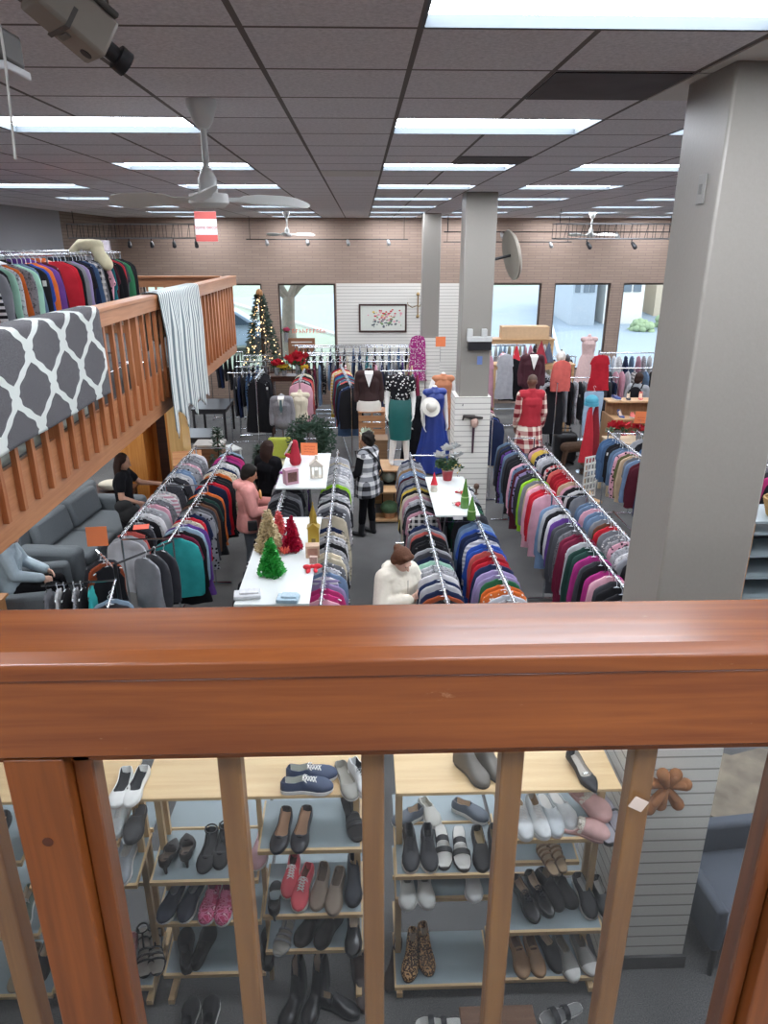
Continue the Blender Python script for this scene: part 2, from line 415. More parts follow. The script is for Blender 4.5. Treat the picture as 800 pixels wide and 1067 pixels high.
# odd ceiling panels
def ceil_panel(name, i, j, m, label, cat='ceiling panel'):
    x, y = GX + i * GS, GY + j * GS
    tag(MB().bx(x + .012, x + GS - .012, y + .012, y + GS - .012, CEIL - .006, CEIL - .001).build(name, m), label, cat)
ceil_panel('ceiling_panel', 1, -2, mat('stained_tile', '4c4648', .9, var=.4, scale=6), 'dark stained ceiling tile left of the big gray pillar')
ceil_panel('ceiling_panel', 1, 3, mat('stained_tile', '4c4648'), 'dark ceiling tile farther back over the shop floor')
ceil_panel('ceiling_panel', 2, -2, mat('pale_tile', 'c9c5c0', .8, var=.05), 'pale blank ceiling tile touching the big gray pillar')
ceil_panel('ceiling_panel', 2, -3, mat('pale_tile', 'c9c5c0'), 'pale blank ceiling tile in front of the big gray pillar')
ceil_panel('ceiling_panel', -1, 5, mat('pale_tile', 'c9c5c0'), 'pale ceiling tile beside the near ceiling fan blade')
# walls
def wallbox(name, *a, m=M_GRAYWALL):
    return struct(MB().bx(*a).build(name, m))
wallbox('wall_left', XL - .2, XL, YF, 16.6, 0, CEIL)
wallbox('wall_left_brick', XL - .2, XL, 16.6, YB, 0, CEIL, m=brick_mat('dark_brick', '7c6c60', '71625a', '62554c'))
wallbox('wall_right', XR, XR + .2, YF, YB, 0, CEIL)
wallbox('wall_rear', XL, XR, YF - .2, YF, 0, CEIL)
WT = 3.31; WS = .95
wins = [(-5.9, -4.5), (-4.2, -2.70), (-2.27, -.71), (3.4, 4.94), (5.29, 6.85), (7.19, 8.75), (9.1, 10.6)]
mb = MB(); mb.bx(XL, XR, YB, YB + .3, WT, CEIL); mb.bx(XL, XR, YB, YB + .3, 0, WS)
xs = XL
for a, b in wins + [(XR, XR)]:
    if a > xs: mb.bx(xs, a, YB, YB + .3, WS, WT)
    xs = b
struct(mb.build('wall_back', M_BRICK))
for k, (a, b) in enumerate(wins):
    t = bpy.data.objects.new('window_%d' % (k + 1), None); C.objects.link(t); struct(t); t.location = (a, YB, WS)
    f = MB(); W, Hh = b - a, WT - WS
    for q in ((0, W, .08, .14, 0, .05), (0, W, .08, .14, Hh - .05, Hh), (0, .05, .08, .14, .05, Hh - .05), (W - .05, W, .08, .14, .05, Hh - .05)): f.bx(*q)
    f.build('window_frame', M_FRAME, t)
    MB().bx(.05, W - .05, .105, .112, .05, Hh - .05).build('pane', M_PANE, t)
struct(MB().bx(-.68, 3.0, YB - .03, YB, .0, WT).build('wall_back_slat_panel', M_SLAT))
# pillars
def pillar(n, x0, x1, y0, y1, ztop):
    struct(MB().bx(x0, x1, y0, y1, 0, CEIL).build('pillar_%s' % n, M_PILLAR, None, bevel=.012))
    b = MB()
    b.bx(x0 - .06, x1 + .04, y0 - .04, y0, .1, ztop); b.bx(x0 - .06, x0, y0, y1 + .03, .1, ztop)
    b.bx(x1, x1 + .04, y0, y1 + .03, .1, ztop); b.bx(x0, x1, y1, y1 + .03, .1, ztop)
    struct(b.build('pillar_%s_slatwall' % n, M_SLAT))
    struct(MB().bx(x0 - .09, x1 + .06, y0 - .06, y0 - .04, 0, .1).build('trim_%s' % n, mat('dark_base', '4b4a4a', .6)))
pillar('near', 1.49, 1.93, 3.21, 3.66, 1.80)
pillar('middle', 1.45, 1.89, 10.62, 11.06, 2.14)
pillar('far', 1.42, 1.83, 17.4, 17.8, 2.2)
# mezzanine
M_SLAB = mat('mezzanine_underside', '77716c', .8)
struct(MB().bx(XL, XR, YF, .98, 2.36, 2.655).bx(XL, -2.54, .98, 14.55, 2.36, 2.655).build('floor_mezzanine', M_SLAB))
struct(MB().bx(XL, XR, YF, .96, 2.655, 2.66).bx(XL, -2.6, .96, 14.5, 2.655, 2.66).build('floor_mezzanine_carpet', M_CARPET))
struct(MB().bx(-2.54, -2.5, 1.02, 14.6, 2.28, 2.80).build('trim_mezzanine', M_WINGX, bevel=.004))
struct(MB().bx(XL, -2.54, 14.56, 14.6, 2.28, 2.80).build('trim_mezzanine_end', wood('wing_end_wood', '9e6540', 'bb835c', 'X', .35, 1., .2, .03), bevel=.004))
struct(MB().bx(-2.5, XR, .985, 1.0, 2.30, 2.66).build('trim_balcony', M_RAIL))

# near railing
nr = thing('balcony_railing', (0, 0, 2.66), 'reddish brown wooden balcony railing with scuffed top in front of the camera', 'railing')
Z0 = 2.66
def L(z): return z - Z0
c = MB(); c.add([(-2.4, .868, L(3.70)), (-2.4, .868, L(3.722)), (-2.4, .885, L(3.735)), (-2.4, 1.013, L(3.735)), (-2.4, 1.02, L(3.72)), (-2.4, 1.02, L(3.695)), (-2.4, .868, L(3.695)),
       (2.6, .868, L(3.70)), (2.6, .868, L(3.722)), (2.6, .885, L(3.735)), (2.6, 1.013, L(3.735)), (2.6, 1.02, L(3.72)), (2.6, 1.02, L(3.695)), (2.6, .868, L(3.695))],
      [tuple(range(6, -1, -1)), tuple(range(7, 14))] + [(i, (i + 1) % 7, 7 + (i + 1) % 7, 7 + i) for i in range(7)])
c.build('top_rail', M_RAIL, nr, bevel=.003)
MB().bx(-2.4, 2.6, .872, .905, L(3.562), L(3.695)).build('rail_board', M_RAIL, nr, bevel=.003)
MB().bx(-2.4, 2.6, .945, .98, L(3.556), L(3.695)).build('rear_rail_board', M_RAIL, nr, bevel=.003)
MB().bx(-2.4, 2.6, .905, .945, L(3.53), L(3.557)).build('filler_strip', M_RAIL, nr)
def post(x0, x1, y0=.878, y1=.967, name='post', m=M_RAILZ, zt=3.555):
    MB().bx(x0, x1, y0, y1, 0, L(zt)).build(name, m, nr, bevel=.004)
post(-.541, -.452); q_ = nr.children[-1]; pg = aty(50, 877, .878); MB().lathe([(.0085, 0), (.0085, .0012), (.007, .0016), (.0, .0016)], seg=18).build('wood_plug', mat('plug_dark', '4a2412', .5), q_, 40, loc=(pg.x, .878, L(pg.z)), rot=(PI / 2, 0, 0)); post(.693, .785)
for sx in (-1.7, 1.75): post(sx, sx + .088)
for x in (-.452, .660): post(x, x + .031, .905, .945, 'baluster', M_RAILZ)
for x in (-.63, -.83, -1.03, -1.23, -1.43, -.232, -.008, .213, .425, .95, 1.15, 1.35, 1.55):
    post(x, x + .036, .908, .944, 'baluster', M_BAL, 3.535)
tag(MB().bx(-.419, .658, .897, .902, 2.70, 3.53).build('balcony_glazing', glass('balcony_glass', 'f6f8f8', .0, .003)), 'clear dusty glass panel behind the near railing balusters', 'glass panel')
for o in (MB().bx(-1.6, -.545, .897, .902, 2.70, 3.53).build('balcony_glazing', MATS['balcony_glass']),):
    tag(o, 'glass panel behind the railing left of the thick wooden post', 'glass panel')
mb = MB(); p = aty(665, 838, .8955); mb.box(p, (.026, .001, .022), rot=(0, .5, 0)); tag(mb.build('tape_scrap', mat('old_tape', 'cbb9ab', .6)), 'small scrap of old clear tape stuck on the balcony glass', 'tape')

# left wing railing
wr = thing('balcony_railing', (-2.5, 0, 2.66), 'long orange wooden railing of the left balcony wing', 'railing')
MB().bx(-.10, .085, 1.05, 14.62, L(3.69), L(3.73)).build('top_rail', M_WINGX, wr, bevel=.005)
MB().bx(.046, .075, 1.05, 14.6, L(3.555), L(3.69)).build('rail_board', M_WINGX, wr, bevel=.003)
MB().bx(-.05, -.02, 1.05, 14.6, L(3.555), L(3.69)).build('rear_rail_board', M_WINGX, wr, bevel=.003)
y = 1.3; k = 0
while y < 14.5:
    if k % 9 == 8: MB().bx(-.09, .044, y, y + .09, -.2, L(3.56)).build('post', M_WINGZ, wr, bevel=.003)
    else: MB().bx(-.002 if False else .001, .044, y, y + .052, -.2, L(3.585)).build('baluster', M_WINGZ, wr, bevel=.003)
    y += .26; k += 1
er = thing('balcony_railing', (-2.7, 14.55, 2.66), 'wooden railing closing the far end of the left balcony wing', 'railing')
MB().bx(-3.6, -.0, -.1, .05, L(3.69), L(3.73)).build('top_rail', MATS['wing_end_wood'], er, bevel=.005)
MB().bx(-3.6, -.0, .0, .035, L(3.52), L(3.69)).build('rail_board', MATS['wing_end_wood'], er, bevel=.003)
x = -3.5
while x < -.05:
    MB().bx(x, x + .038, .0, .035, 0.15, L(3.53)).build('baluster', M_WINGZ, er, bevel=.003); x += .17
MB().bx(-3.6, 0, 0, .035, 0.02, .15).build('bottom_rail', MATS['wing_end_wood'], er, bevel=.003)

# ---------------------------------------------------------------- outdoors
M_GRASS = mat('winter_grass', '8f9a88', .95, var=.2, scale=3); M_ROAD = mat('wet_road', '8b99a5', .6, var=.1, scale=.6); M_KERB = mat('kerb', 'c9c8c2', .9)
o = MB().add([(-60, YB + .3, .55), (70, YB + .3, .55), (70, 30, .9), (-60, 30, .9), (-60, 62, 3.0), (70, 62, 3.0), (70, 130, 5), (-60, 130, 5)], [(0, 1, 2, 3), (3, 2, 5, 4), (4, 5, 6, 7)]).build('ground', M_GRASS); struct(o)
def gz(y): return .55 + (y - 20.6) * .0372 if y < 30 else .9 + (y - 30) * .0656
mb = MB(); q = []
for i in range(70):
    y = 21.5 + i * .42
    q.append(((-3.02 - (y - 32.7) / 1.6) if y < 40.4 else -7.8 + (y - 40.4) * 3.4, y))
vs = []
for x, y in q: vs += [(x, y, gz(y) + .03), (60, y, gz(y) + .03)]
mb.add(vs, [(2 * i, 2 * i + 1, 2 * i + 3, 2 * i + 2) for i in range(len(q) - 1)])
struct(mb.build('road', M_ROAD))
mb = MB(); mb.tube([(x - .08, y, gz(y) + .05) for x, y in q if y < 40.6], .10, 6); mb.tube([(6.2, 22, gz(22) + .03), (9.3, 36.8, gz(36.8) + .06)], .06, 6); struct(mb.build('road_kerb', M_KERB))
def house(name, x, y, z, wx, wy, h, wallm, roofm, label):
    t = thing(name, (x, y, z), label, 'building')
    MB().bx(-wx / 2, wx / 2, -wy / 2, wy / 2, -1, h).build('wall', wallm, t)
    MB().add([(-wx / 2 - .1, -wy / 2 - .4, h), (wx / 2 + .1, -wy / 2 - .4, h), (wx / 2 + .1, wy / 2 + .4, h), (-wx / 2 - .1, wy / 2 + .4, h), (-wx / 2, 0, h + 2), (wx / 2, 0, h + 2)],
             [(0, 1, 5, 4), (2, 3, 4, 5), (0, 4, 3), (1, 2, 5), (3, 2, 1, 0)]).build('roof', roofm, t)
    for q in (-.3, 0.05, .3): MB().bx(q * wx - min(.5, .1 * wx), q * wx + min(.5, .1 * wx), -wy / 2 - .04, -wy / 2 + .01, h * .35, h * .75).build('window', mat('dark_glazing', '5b6872', .2), t)
house('brick_house', 9.52, 34.5, 1.0, 1.05, 6, 4, mat('pale_brick', 'a8b2ba', .9), mat('gray_roof', '8a9098', .9), 'pale brick building across the road beyond the middle right window')
house('white_house', 11.4, 34.9, 1.0, 1.7, 6, 4, mat('house_white', 'e6e2da', .9), mat('gray_roof', '8a9098'), 'white building across the road beyond the right windows')
house('tan_house', 15.4, 37, 1.2, 3.6, 6, 4, mat('house_tan', 'c4b49c', .9), mat('gray_roof', '8a9098'), 'tan building across the road at the far right window')
house('pink_house', -3, 84, 1.9, 14, 7, 3.4, mat('house_pink', 'd9c6bd', .9), mat('gray_roof', '8a9098'), 'pinkish house far up the hill beyond the left window')
def bare_tree(x, y, z, label, s=1., seed=1):
    r = random.Random(seed); b = MB()
    b.tube([(0, 0, -.3), (.02, 0, .2), (0, 0, 1.2), (.05, 0, 2.0)], [.36 * s, .27 * s, .22 * s, .2 * s], 10)
    def br(p, d, ln, rad, dep):
        q = p + d * ln
        b.tube([p, (p + q) / 2 + Vector((r.uniform(-.1, .1), r.uniform(-.1, .1), .04)) * ln, q], [rad, rad * .8, rad * .6], 6)
        if dep: 
            for _ in range(3): br(q, (d + Vector((r.uniform(-.8, .8), r.uniform(-.8, .8), r.uniform(-.1, .5)))).normalized(), ln * .7, rad * .58, dep - 1)
    for a in (-.9, -.3, .5, 1.0): br(Vector((.04, 0, 1.9)), Vector((a, r.uniform(-.4, .4), .8)).normalized(), 1.2 * s, .13 * s, 3)
    o = fuse('bare_tree', b, mat('bark', '7d766c', .95, var=.25, scale=8), None, .05, 1) if False else b.build('bare_tree', mat('bark', '7d766c', .95, var=.25, scale=8), None, 60)
    o.location = (x, y, z); tag(o, label, 'tree')
bare_tree(-2.45, 24.6, .7, 'bare winter tree with pale trunk outside the left window', 1.0, 3)
def bush(x, y, z, r_, label, m):
    rr = random.Random(int(x * 10)); b = MB()
    for _ in range(40):
        a, e, q = rr.uniform(0, 2 * PI), rr.uniform(0, 1.3), rr.uniform(.6, 1)
        b.ell((r_ * q * math.cos(a) * math.cos(e), r_ * q * math.sin(a) * math.cos(e), r_ * .8 * q * math.sin(e)), (r_ * .3, r_ * .3, r_ * .25), 6, 4)
    o = b.build('round_bush', m, None, 60); o.location = (x, y, z); tag(o, label, 'bush')
M_BUSH = mat('bush_leaf', '8fa27c', .9, var=.3, scale=9)
bush(11.75, 30.4, .9, .55, 'green bush by the white building across the road', M_BUSH); bush(13.1, 31.0, .95, .7, 'green bush right of the white building', M_BUSH); bush(12.2, 27.5, .8, .5, 'pale bush just outside the far right window', M_BUSH)
# parked car outside the far left window
ct = thing('parked_car', (-5.1, 26, .72), 'pale blue car parked outside the left end window', 'car', rz=.15)
prof = [(-2.1, .25), (-2.1, .75), (-1.5, .95), (-.9, 1.42), (.7, 1.45), (1.4, 1.0), (2.1, .85), (2.15, .3)]
b = MB(); b.loft([[Vector((x, yy * (1 if z < 1 else .86), z)) for x, z in prof] for yy in (-.85, .85)]); b.build('car_body', mat('car_paint', '9fb4c8', .25, .2), ct, bevel=.06, seg=3)
b = MB(); b.loft([[Vector((x, yy, z)) for x, z in ((-1.32, .98), (-.85, 1.36), (.64, 1.38), (1.18, 1.0))] for yy in (-.86, .86)]); b.build('window', mat('car_glass', '3f4d5c', .1), ct)
for sx in (-1.3, 1.3):
    for sy in (-.8, .8):
        MB().tube([(sx, sy - .1, .3), (sx, sy + .1, .3)], .31, 18).build('wheel', mat('tyre', '2a2a2c', .8), ct, 40)

for x, y in ((-4.4, 5.2), (-4.4, 8.2), (-4.4, 11.2), (-4.4, 14.0)):  # unseen fill lights, added to brighten the dark area under the balcony
    l = bpy.data.lights.new('under_balcony_fill', 'AREA'); l.shape = 'RECTANGLE'; l.size = 1.2; l.size_y = .5; l.energy = 34; l.color = (.96, .98, 1)
    o = bpy.data.objects.new('under_balcony_fill', l); C.objects.link(o); o.location = (x, y, 2.34)
# ---------------------------------------------------------------- ceiling fans
M_FAN = mat('fan_white', 'dfe2df', .45, var=.03)
def fan(loc, rz, label, drop=.43, r=.62, tilt=0.):
    t = thing('ceiling_fan', loc, label, 'ceiling fan', 'white three-blade ceiling fans', rz=rz)
    MB().lathe([(.075, 0), (.078, -.02), (.05, -.10), (.028, -.13)], seg=20).build('canopy', M_FAN, t, 50)
    MB().tube([(0, 0, -.12), (0, 0, -drop + .08)], .017, 10).build('down_rod', M_FAN, t, 40)
    MB().lathe([(.022, -drop + .12), (.048, -drop + .07), (.05, -drop + .0), (.1, -drop - .005), (.105, -drop - .05), (.08, -drop - .07), (.02, -drop - .075)], seg=24).build('motor', M_FAN, t, 40)
    for k in range(3):
        a = k * 2 * PI / 3; M = Matrix.Rotation(a, 4, 'Z') @ Matrix.Translation((0, 0, -drop - .03)) @ Matrix.Rotation(math.radians(24), 4, 'X')
        rings = []
        for s, w_, dz in ((.08, .022, 0), (.2, .03, 0), (.24, .055, 0.004), (.34, .07, .008), (.5, .078, .004), (.58, .07, 0), (r, .035, -.004), (r + .015, .012, -.006)):
            rings.append([M @ Vector((s, -w_, dz - .003)), M @ Vector((s, w_, dz - .003)), M @ Vector((s, w_, dz + .003)), M @ Vector((s, -w_, dz + .003))])
        MB().loft(rings).build('blade', M_FAN, t, 60)
    return t
f1 = fan((-.80, 4.13, CEIL), math.radians(158), 'white ceiling fan hanging nearest the camera, left of the view')
f2 = dup(f1, (-1.62, 16.9, CEIL), .35, 'small-looking white ceiling fan far back above the left windows')
f3 = dup(f1, (5.15, 17.0, CEIL), .1, 'white ceiling fan far back on the right near the black track')
# home decor sign
sg = thing('hanging_sign', (-2.10, 10.5, 4.32), 'small red and white hanging sign reading home decor', 'sign', rz=.12)
M_SIGNR = mat('sign_red', 'b8504a', .6, var=.04); M_SIGNW = mat('sign_white', 'c9ced0', .6, var=.04)
MB().bx(-.145, .145, 0, .02, 0, .385).build('board', M_SIGNW, sg)
MB().bx(-.145, .145, -.002, .0, .003, .09).build('red_band', M_SIGNR, sg); MB().bx(-.145, .145, -.002, .0, .29, .382).build('red_band', M_SIGNR, sg)
text_part('lettering', 'home decor', .074, M_SIGNR, sg, (0, -.003, .185), (PI / 2, 0, 0), sx=.86)
for s in (-.12, .12): MB().tube([(s, .01, .385), (s, .01, CEIL - 4.32)], .002, 5).build('wire', mat('steel_wire', '9a9a9a', .4, .8), sg)
# track truss of thin black wire hung below the ceiling
M_BLK = mat('black_metal', '202124', .45, .3)
M_STEEL = mat('dull_steel', '8b8d90', .4, .7)
def truss(x0, x1, y, z, label, h=.28, lamps=4, m=None, name='ceiling_light_track'):
    t = thing(name, (x0, y, z), label, 'light track')
    W = x1 - x0; b = MB()
    for yy in (0, .28):
        b.tube([(0, yy, 0), (W, yy, 0)], .014, 6); b.tube([(0, yy, h), (W, yy, h)], .012, 6)
    b.build('rails', m or M_STEEL, t, 40)
    b = MB(); n = max(4, int(W / .16))
    for k in range(n + 1):
        x = W * k / n; b.tube([(x, 0, 0), (x + .06 * (k % 2), 0, h)], .006, 5); b.tube([(x, .28, 0), (x, .28, h)], .006, 5)
    b.build('lattice', M_BLK, t, 40)
    b = MB()
    for x in (.1, W - .1): b.tube([(x, .14, h), (x, .14, CEIL - z)], .008, 6)
    b.build('hanger_rod', M_BLK, t, 40)
    for k in range(lamps):
        x = W * (k + .7) / (lamps + .4)
        MB().tube([(x, 0, -.01), (x, 0, -.07), (x + .02, -.05, -.11)], .012, 6).cap((x + .01, -.03, -.09), (x + .04, -.11, -.16), .035, .045).build('spotlight', M_BLK, t, 50)
truss(-6.2, -3.2, 16.4, 4.42, 'light track truss with black spotlights near the left brick wall', lamps=6)
truss(3.9, 7.0, 15.2, 4.40, 'long light track truss with dangling hooks at the right back', lamps=3)
def bar_track(x0, x1, y, z, label, n):
    t = thing('ceiling_spotlight_bar', (x0, y, z), label, 'light track'); W = x1 - x0
    MB().tube([(0, 0, 0), (W, 0, 0)], .013, 6).tube([(.1, 0, 0), (.1, 0, CEIL - z)], .007, 5).tube([(W - .1, 0, 0), (W - .1, 0, CEIL - z)], .007, 5).build('bar', M_BLK, t, 40)
    for k in range(n):
        x = W * (k + .5) / n
        MB().cap((x, 0, -.04), (x + .02, -.07, -.11), .04, .05).build('spotlight', mat('lamp_gray', '9fa0a0', .4), t, 50)
bar_track(-2.9, 1.2, 19.4, 4.42, 'thin black spotlight bar in front of the left brick wall', 4)
bar_track(2.1, 5.4, 19.4, 4.36, 'thin black spotlight bar in front of the right brick wall', 3)
bar_track(2.0, 7.6, 18.4, 4.58, 'upper thin black bar crossing near the right brick wall', 2)
# round disc on the middle pillar
dt = thing('round_mirror', (2.16, 10.85, 4.14), 'round beige convex disc mounted edge-on to the middle gray pillar', 'mirror', rot=(0, PI / 2, 0))
dt.rotation_euler = (math.radians(4), math.radians(78), math.radians(12))
MB().lathe([(.335, 0), (.34, .02), (.30, .05), (.15, .085), (.02, .095)], seg=40).build('dish', mat('dish_beige', 'a39a8c', .5), dt, 40)
MB().lathe([(.345, -.012), (.35, .008), (.335, .022)], seg=40).build('rim', mat('dish_rim', '8a8378', .5), dt, 40)
MB().lathe([(.05, .085), (.05, .11), (.01, .112)], seg=18).build('hub', M_BLK, dt, 40)
MB().tube([(0, 0, 0), (0.0, 0, -.27)], .02, 8).build('bracket', M_BLK, dt, 40)
# surveillance housing and smaller unit at the top left
cx = thing('security_camera', (-.87, 1.98, 4.60), 'beige security camera housing hanging from the ceiling at upper left', 'security camera')
M_BEI = mat('housing_beige', '8b8378', .5); M_BEID = mat('housing_dark', '4c4a46', .5)
A_ = at(36, -16, 4.74); B_ = at(108, 47, 4.66)
d_ = (B_ - A_); Ln = d_.length; qm = d_.to_track_quat('X', 'Z').to_matrix()
cx.location = A_; cx.rotation_euler = qm.to_euler()
MB().bx(0, Ln, -.045, .045, -.04, .04).build('housing', M_BEI, cx, bevel=.008)
MB().bx(-.05, Ln - .01, -.05, .05, .04, .052).build('sun_shield', M_BEID, cx, bevel=.004)
MB().bx(Ln * .42, Ln * .48, -.046, .046, -.042, -.0).build('band', M_BEID, cx)
MB().bx(Ln * .5, Ln * .58, -.02, .02, -.043, -.04).build('label_plate', mat('plate', '6a675f', .5), cx)
MB().lathe([(.012, -.0415), (.012, -.04), (.002, -.04)], (Ln * .85, 0, 0), 12).build('screw_cap', M_BLK, cx)
MB().tube([(Ln, 0, .0), (Ln + .03, 0, 0), (Ln + .031, 0, 0), (Ln + .055, 0, 0)], [.017, .017, .026, .026], 14).build('lens', M_BLK, cx, 40)
MB().tube([(Ln * .6, 0, .05), (Ln * .6, 0, .12), (Ln * .6 - .02, 0, .2)], .016, 8).build('mount_arm', M_BLK, cx, 40)
p = at(105, 5, 4.86)
b = MB(); b.tube([(0, 0, CEIL - 4.86), (0, 0, .02)], .01, 8); b.box((0, 0, .0), (.034, .034, .08)); b.ell((0, 0, -.05), (.014, .014, .02), 10, 6)
o = b.build('ceiling_bracket', M_BLK, None, bevel=.003); o.location = p; tag(o, 'small black bracket hanging from the ceiling by the security camera', 'bracket')
p = at(-4, 50, 4.60)
pj = thing('ceiling_spotlight', p, 'gray projector-like spotlight at the left edge below the ceiling', 'spotlight')
MB().box((-.03, 0, 0), (.12, .09, .055)).build('body', M_BEID, pj, bevel=.008); MB().box((.0, 0, -.035), (.07, .10, .014)).build('lip', mat('lip_white', 'c8cacc', .4), pj, bevel=.003)
MB().tube([(-.03, 0, .03), (-.03, 0, CEIL - 4.60)], .008, 8).build('stem', M_BLK, pj, 40)
p0 = at(5, 60, 4.55); p1 = aty(16, 166, p0.y)
tag(MB().tube([p0 + Vector((0, 0, CEIL - 4.55)), p0, p1], .0022, 5).build('pull_cord', mat('cord_white', 'b9b6b0', .7)), 'thin pale cord hanging from the ceiling at the left edge', 'cord')
# wall switch plates on the near pillar
def plate(x, y, z, face, label):
    t = thing('wall_switch', (x, y, z), label, 'wall plate')
    if face == 'x': MB().bx(-.008, 0, -.037, .037, -.06, .06).build('plate', mat('plate_gray', '8b8a86', .5), t, bevel=.003); MB().bx(-.012, -.008, -.012, .012, -.02, .02).build('rocker', mat('plate_in', '6d6c69', .5), t)
    else: MB().bx(-.037, .037, -.008, 0, -.06, .06).build('plate', mat('plate_gray', '8b8a86', .5), t, bevel=.003); MB().bx(-.012, .012, -.012, -.008, -.02, .02).build('rocker', mat('plate_in', '6d6c69', .5), t)
plate(1.49, 3.36, 4.50, 'x', 'gray switch plate on the shaded side of the near pillar')
plate(1.80, 3.21, 4.43, 'y', 'gray switch plate on the front of the near pillar')
# box and sticker on the middle pillar, ornament
t = thing('wall_mounted_box', (1.53, 10.62, 2.84), 'white two-post bracket with black box fixed to the middle gray pillar', 'wall box')
MB().bx(0, .36, -.10, 0, .12, .19).bx(0.0, .075, -.1, -.02, .19, .30).bx(.21, .285, -.1, -.02, .19, .30).build('bracket', mat('bracket_white', 'c4c7c4', .5), t, bevel=.005)
MB().bx(.02, .36, -.09, 0, 0, .12).build('box', mat('box_black', '17171b', .4), t, bevel=.004)
b = MB(); b.bx(0, .075, -.003, 0, 0, .12); o = b.build('sticker', mat('sticker_blue', '6f86c4', .6)); o.location = (1.70, 10.62, 2.62); tag(o, 'small blue sticker on the middle gray pillar below the black box', 'sticker')
t = thing('hanging_ornament', (1.66, 10.58, 1.86), 'carved wooden bird ornament on a dark stick hanging on pillar slatwall', 'ornament')
b = MB(); b.cap((-.13, -.03, .0), (.02, -.03, -.02), .022, .035).cap((.0, -.03, -.02), (.14, -.03, -.03), .03, .02).cap((-.13, -.03, 0), (-.15, -.03, -.06), .018, .012); b.build('wing', mat('dark_carved', '2a2320', .6), t, 60)
MB().ell((.03, -.04, -.1), (.06, .035, .08), 14, 10).build('body', mat('carved_pink', 'b99a8c', .6, var=.4, scale=30), t, 60)
MB().tube([(.02, -.03, -.15), (.02, -.03, -.58)], [.022, .014], 8).build('stick', mat('stick_dark', '3b2230', .5), t, 40)
b = MB().tube([(0, 0, 0), (0, -.05, 0), (0, -.06, .03)], .006, 6); o = b.build('wall_hook', M_BLK, None, 40); o.location = (1.5, 10.58, 2.02); tag(o, 'small black hook in the white slats of the middle pillar', 'hook')

# ---------------------------------------------------------------- rug and throw over the wing railing
def rug_mat():
    m, nt, b = _new('quatrefoil_rug'); Ln_ = nt.links
    uv = _n(nt, 'ShaderNodeUVMap'); sx = _n(nt, 'ShaderNodeSeparateXYZ'); Ln_.new(uv.outputs[0], sx.inputs[0])
    def M(op, a, bb=None):
        q = _n(nt, 'ShaderNodeMath', operation=op)
        for i, v in enumerate((a, bb)):
            if v is None: continue
            if isinstance(v, (int, float)): q.inputs[i].default_value = v
            else: Ln_.new(v, q.inputs[i])
        return q.outputs[0]
    # ogee lattice: wavy zig-zag lines  |frac(u +/- tri(v))|
    u = M('DIVIDE', sx.outputs[0], .62); v = M('DIVIDE', sx.outputs[1], .56)
    vt = M('PINGPONG', v, .5)                       # 0..0.5
    # ogee profile: smoothed triangle with kinks
    s1 = M('MULTIPLY', M('SINE', M('MULTIPLY', vt, 4 * PI)), .045)
    s2 = M('MULTIPLY', M('SINE', M('MULTIPLY', vt, 12 * PI)), .018)
    prof = M('ADD', M('SUBTRACT', vt, s1), s2)
    d1 = M('PINGPONG', M('ADD', M('ADD', u, prof), 10.0), .5)
    d2 = M('PINGPONG', M('ADD', M('SUBTRACT', u, prof), 10.0), .5)
    d = M('MINIMUM', d1, d2)
    fac = M('LESS_THAN', d, .085)
    nz = _n(nt, 'ShaderNodeTexNoise', Scale=260, Detail=2); tc = _n(nt, 'ShaderNodeTexCoord'); Ln_.new(tc.outputs['Object'], nz.inputs['Vector'])
    cr = _n(nt, 'ShaderNodeValToRGB'); e = cr.color_ramp.elements; e[0].position = .35; e[0].color = lin('3d3d40'); e[1].position = .7; e[1].color = lin('6d6c70'); Ln_.new(nz.outputs['Fac'], cr.inputs[0])
    mx = _n(nt, 'ShaderNodeMix', data_type='RGBA'); Ln_.new(fac, mx.inputs[0]); Ln_.new(cr.outputs[0], mx.inputs[6]); mx.inputs[7].default_value = lin('d5dbd6')
    Ln_.new(mx.outputs[2], b.inputs['Base Color']); b.inputs['Roughness'].default_value = .95
    bp = _n(nt, 'ShaderNodeBump', Strength=.5, Distance=.01); Ln_.new(nz.outputs['Fac'], bp.inputs['Height']); Ln_.new(bp.outputs['Normal'], b.inputs['Normal'])
    return m
def stripe_mat():
    m, nt, b = _new('striped_throw'); L_ = nt.links
    uv = _n(nt, 'ShaderNodeUVMap'); sx = _n(nt, 'ShaderNodeSeparateXYZ'); L_.new(uv.outputs[0], sx.inputs[0])
    mu = _n(nt, 'ShaderNodeMath', operation='MULTIPLY'); mu.inputs[1].default_value = 68; L_.new(sx.outputs[0], mu.inputs[0])
    si = _n(nt, 'ShaderNodeMath', operation='SINE'); L_.new(mu.outputs[0], si.inputs[0])
    mr = _n(nt, 'ShaderNodeMapRange'); mr.inputs[1].default_value = -.5; mr.inputs[2].default_value = .3; L_.new(si.outputs[0], mr.inputs[0])
    nz = _n(nt, 'ShaderNodeTexNoise', Scale=90); tc = _n(nt, 'ShaderNodeTexCoord'); L_.new(tc.outputs['Object'], nz.inputs['Vector'])
    mx = _n(nt, 'ShaderNodeMix', data_type='RGBA'); L_.new(mr.outputs[0], mx.inputs[0]); mx.inputs[6].default_value = lin('68777c'); mx.inputs[7].default_value = lin('d6dcd8')
    L_.new(mx.outputs[2], b.inputs['Base Color']); b.inputs['Roughness'].default_value = .95
    bp = _n(nt, 'ShaderNodeBump', Strength=.4, Distance=.01); L_.new(nz.outputs['Fac'], bp.inputs['Height']); L_.new(bp.outputs['Normal'], b.inputs['Normal'])
    return m
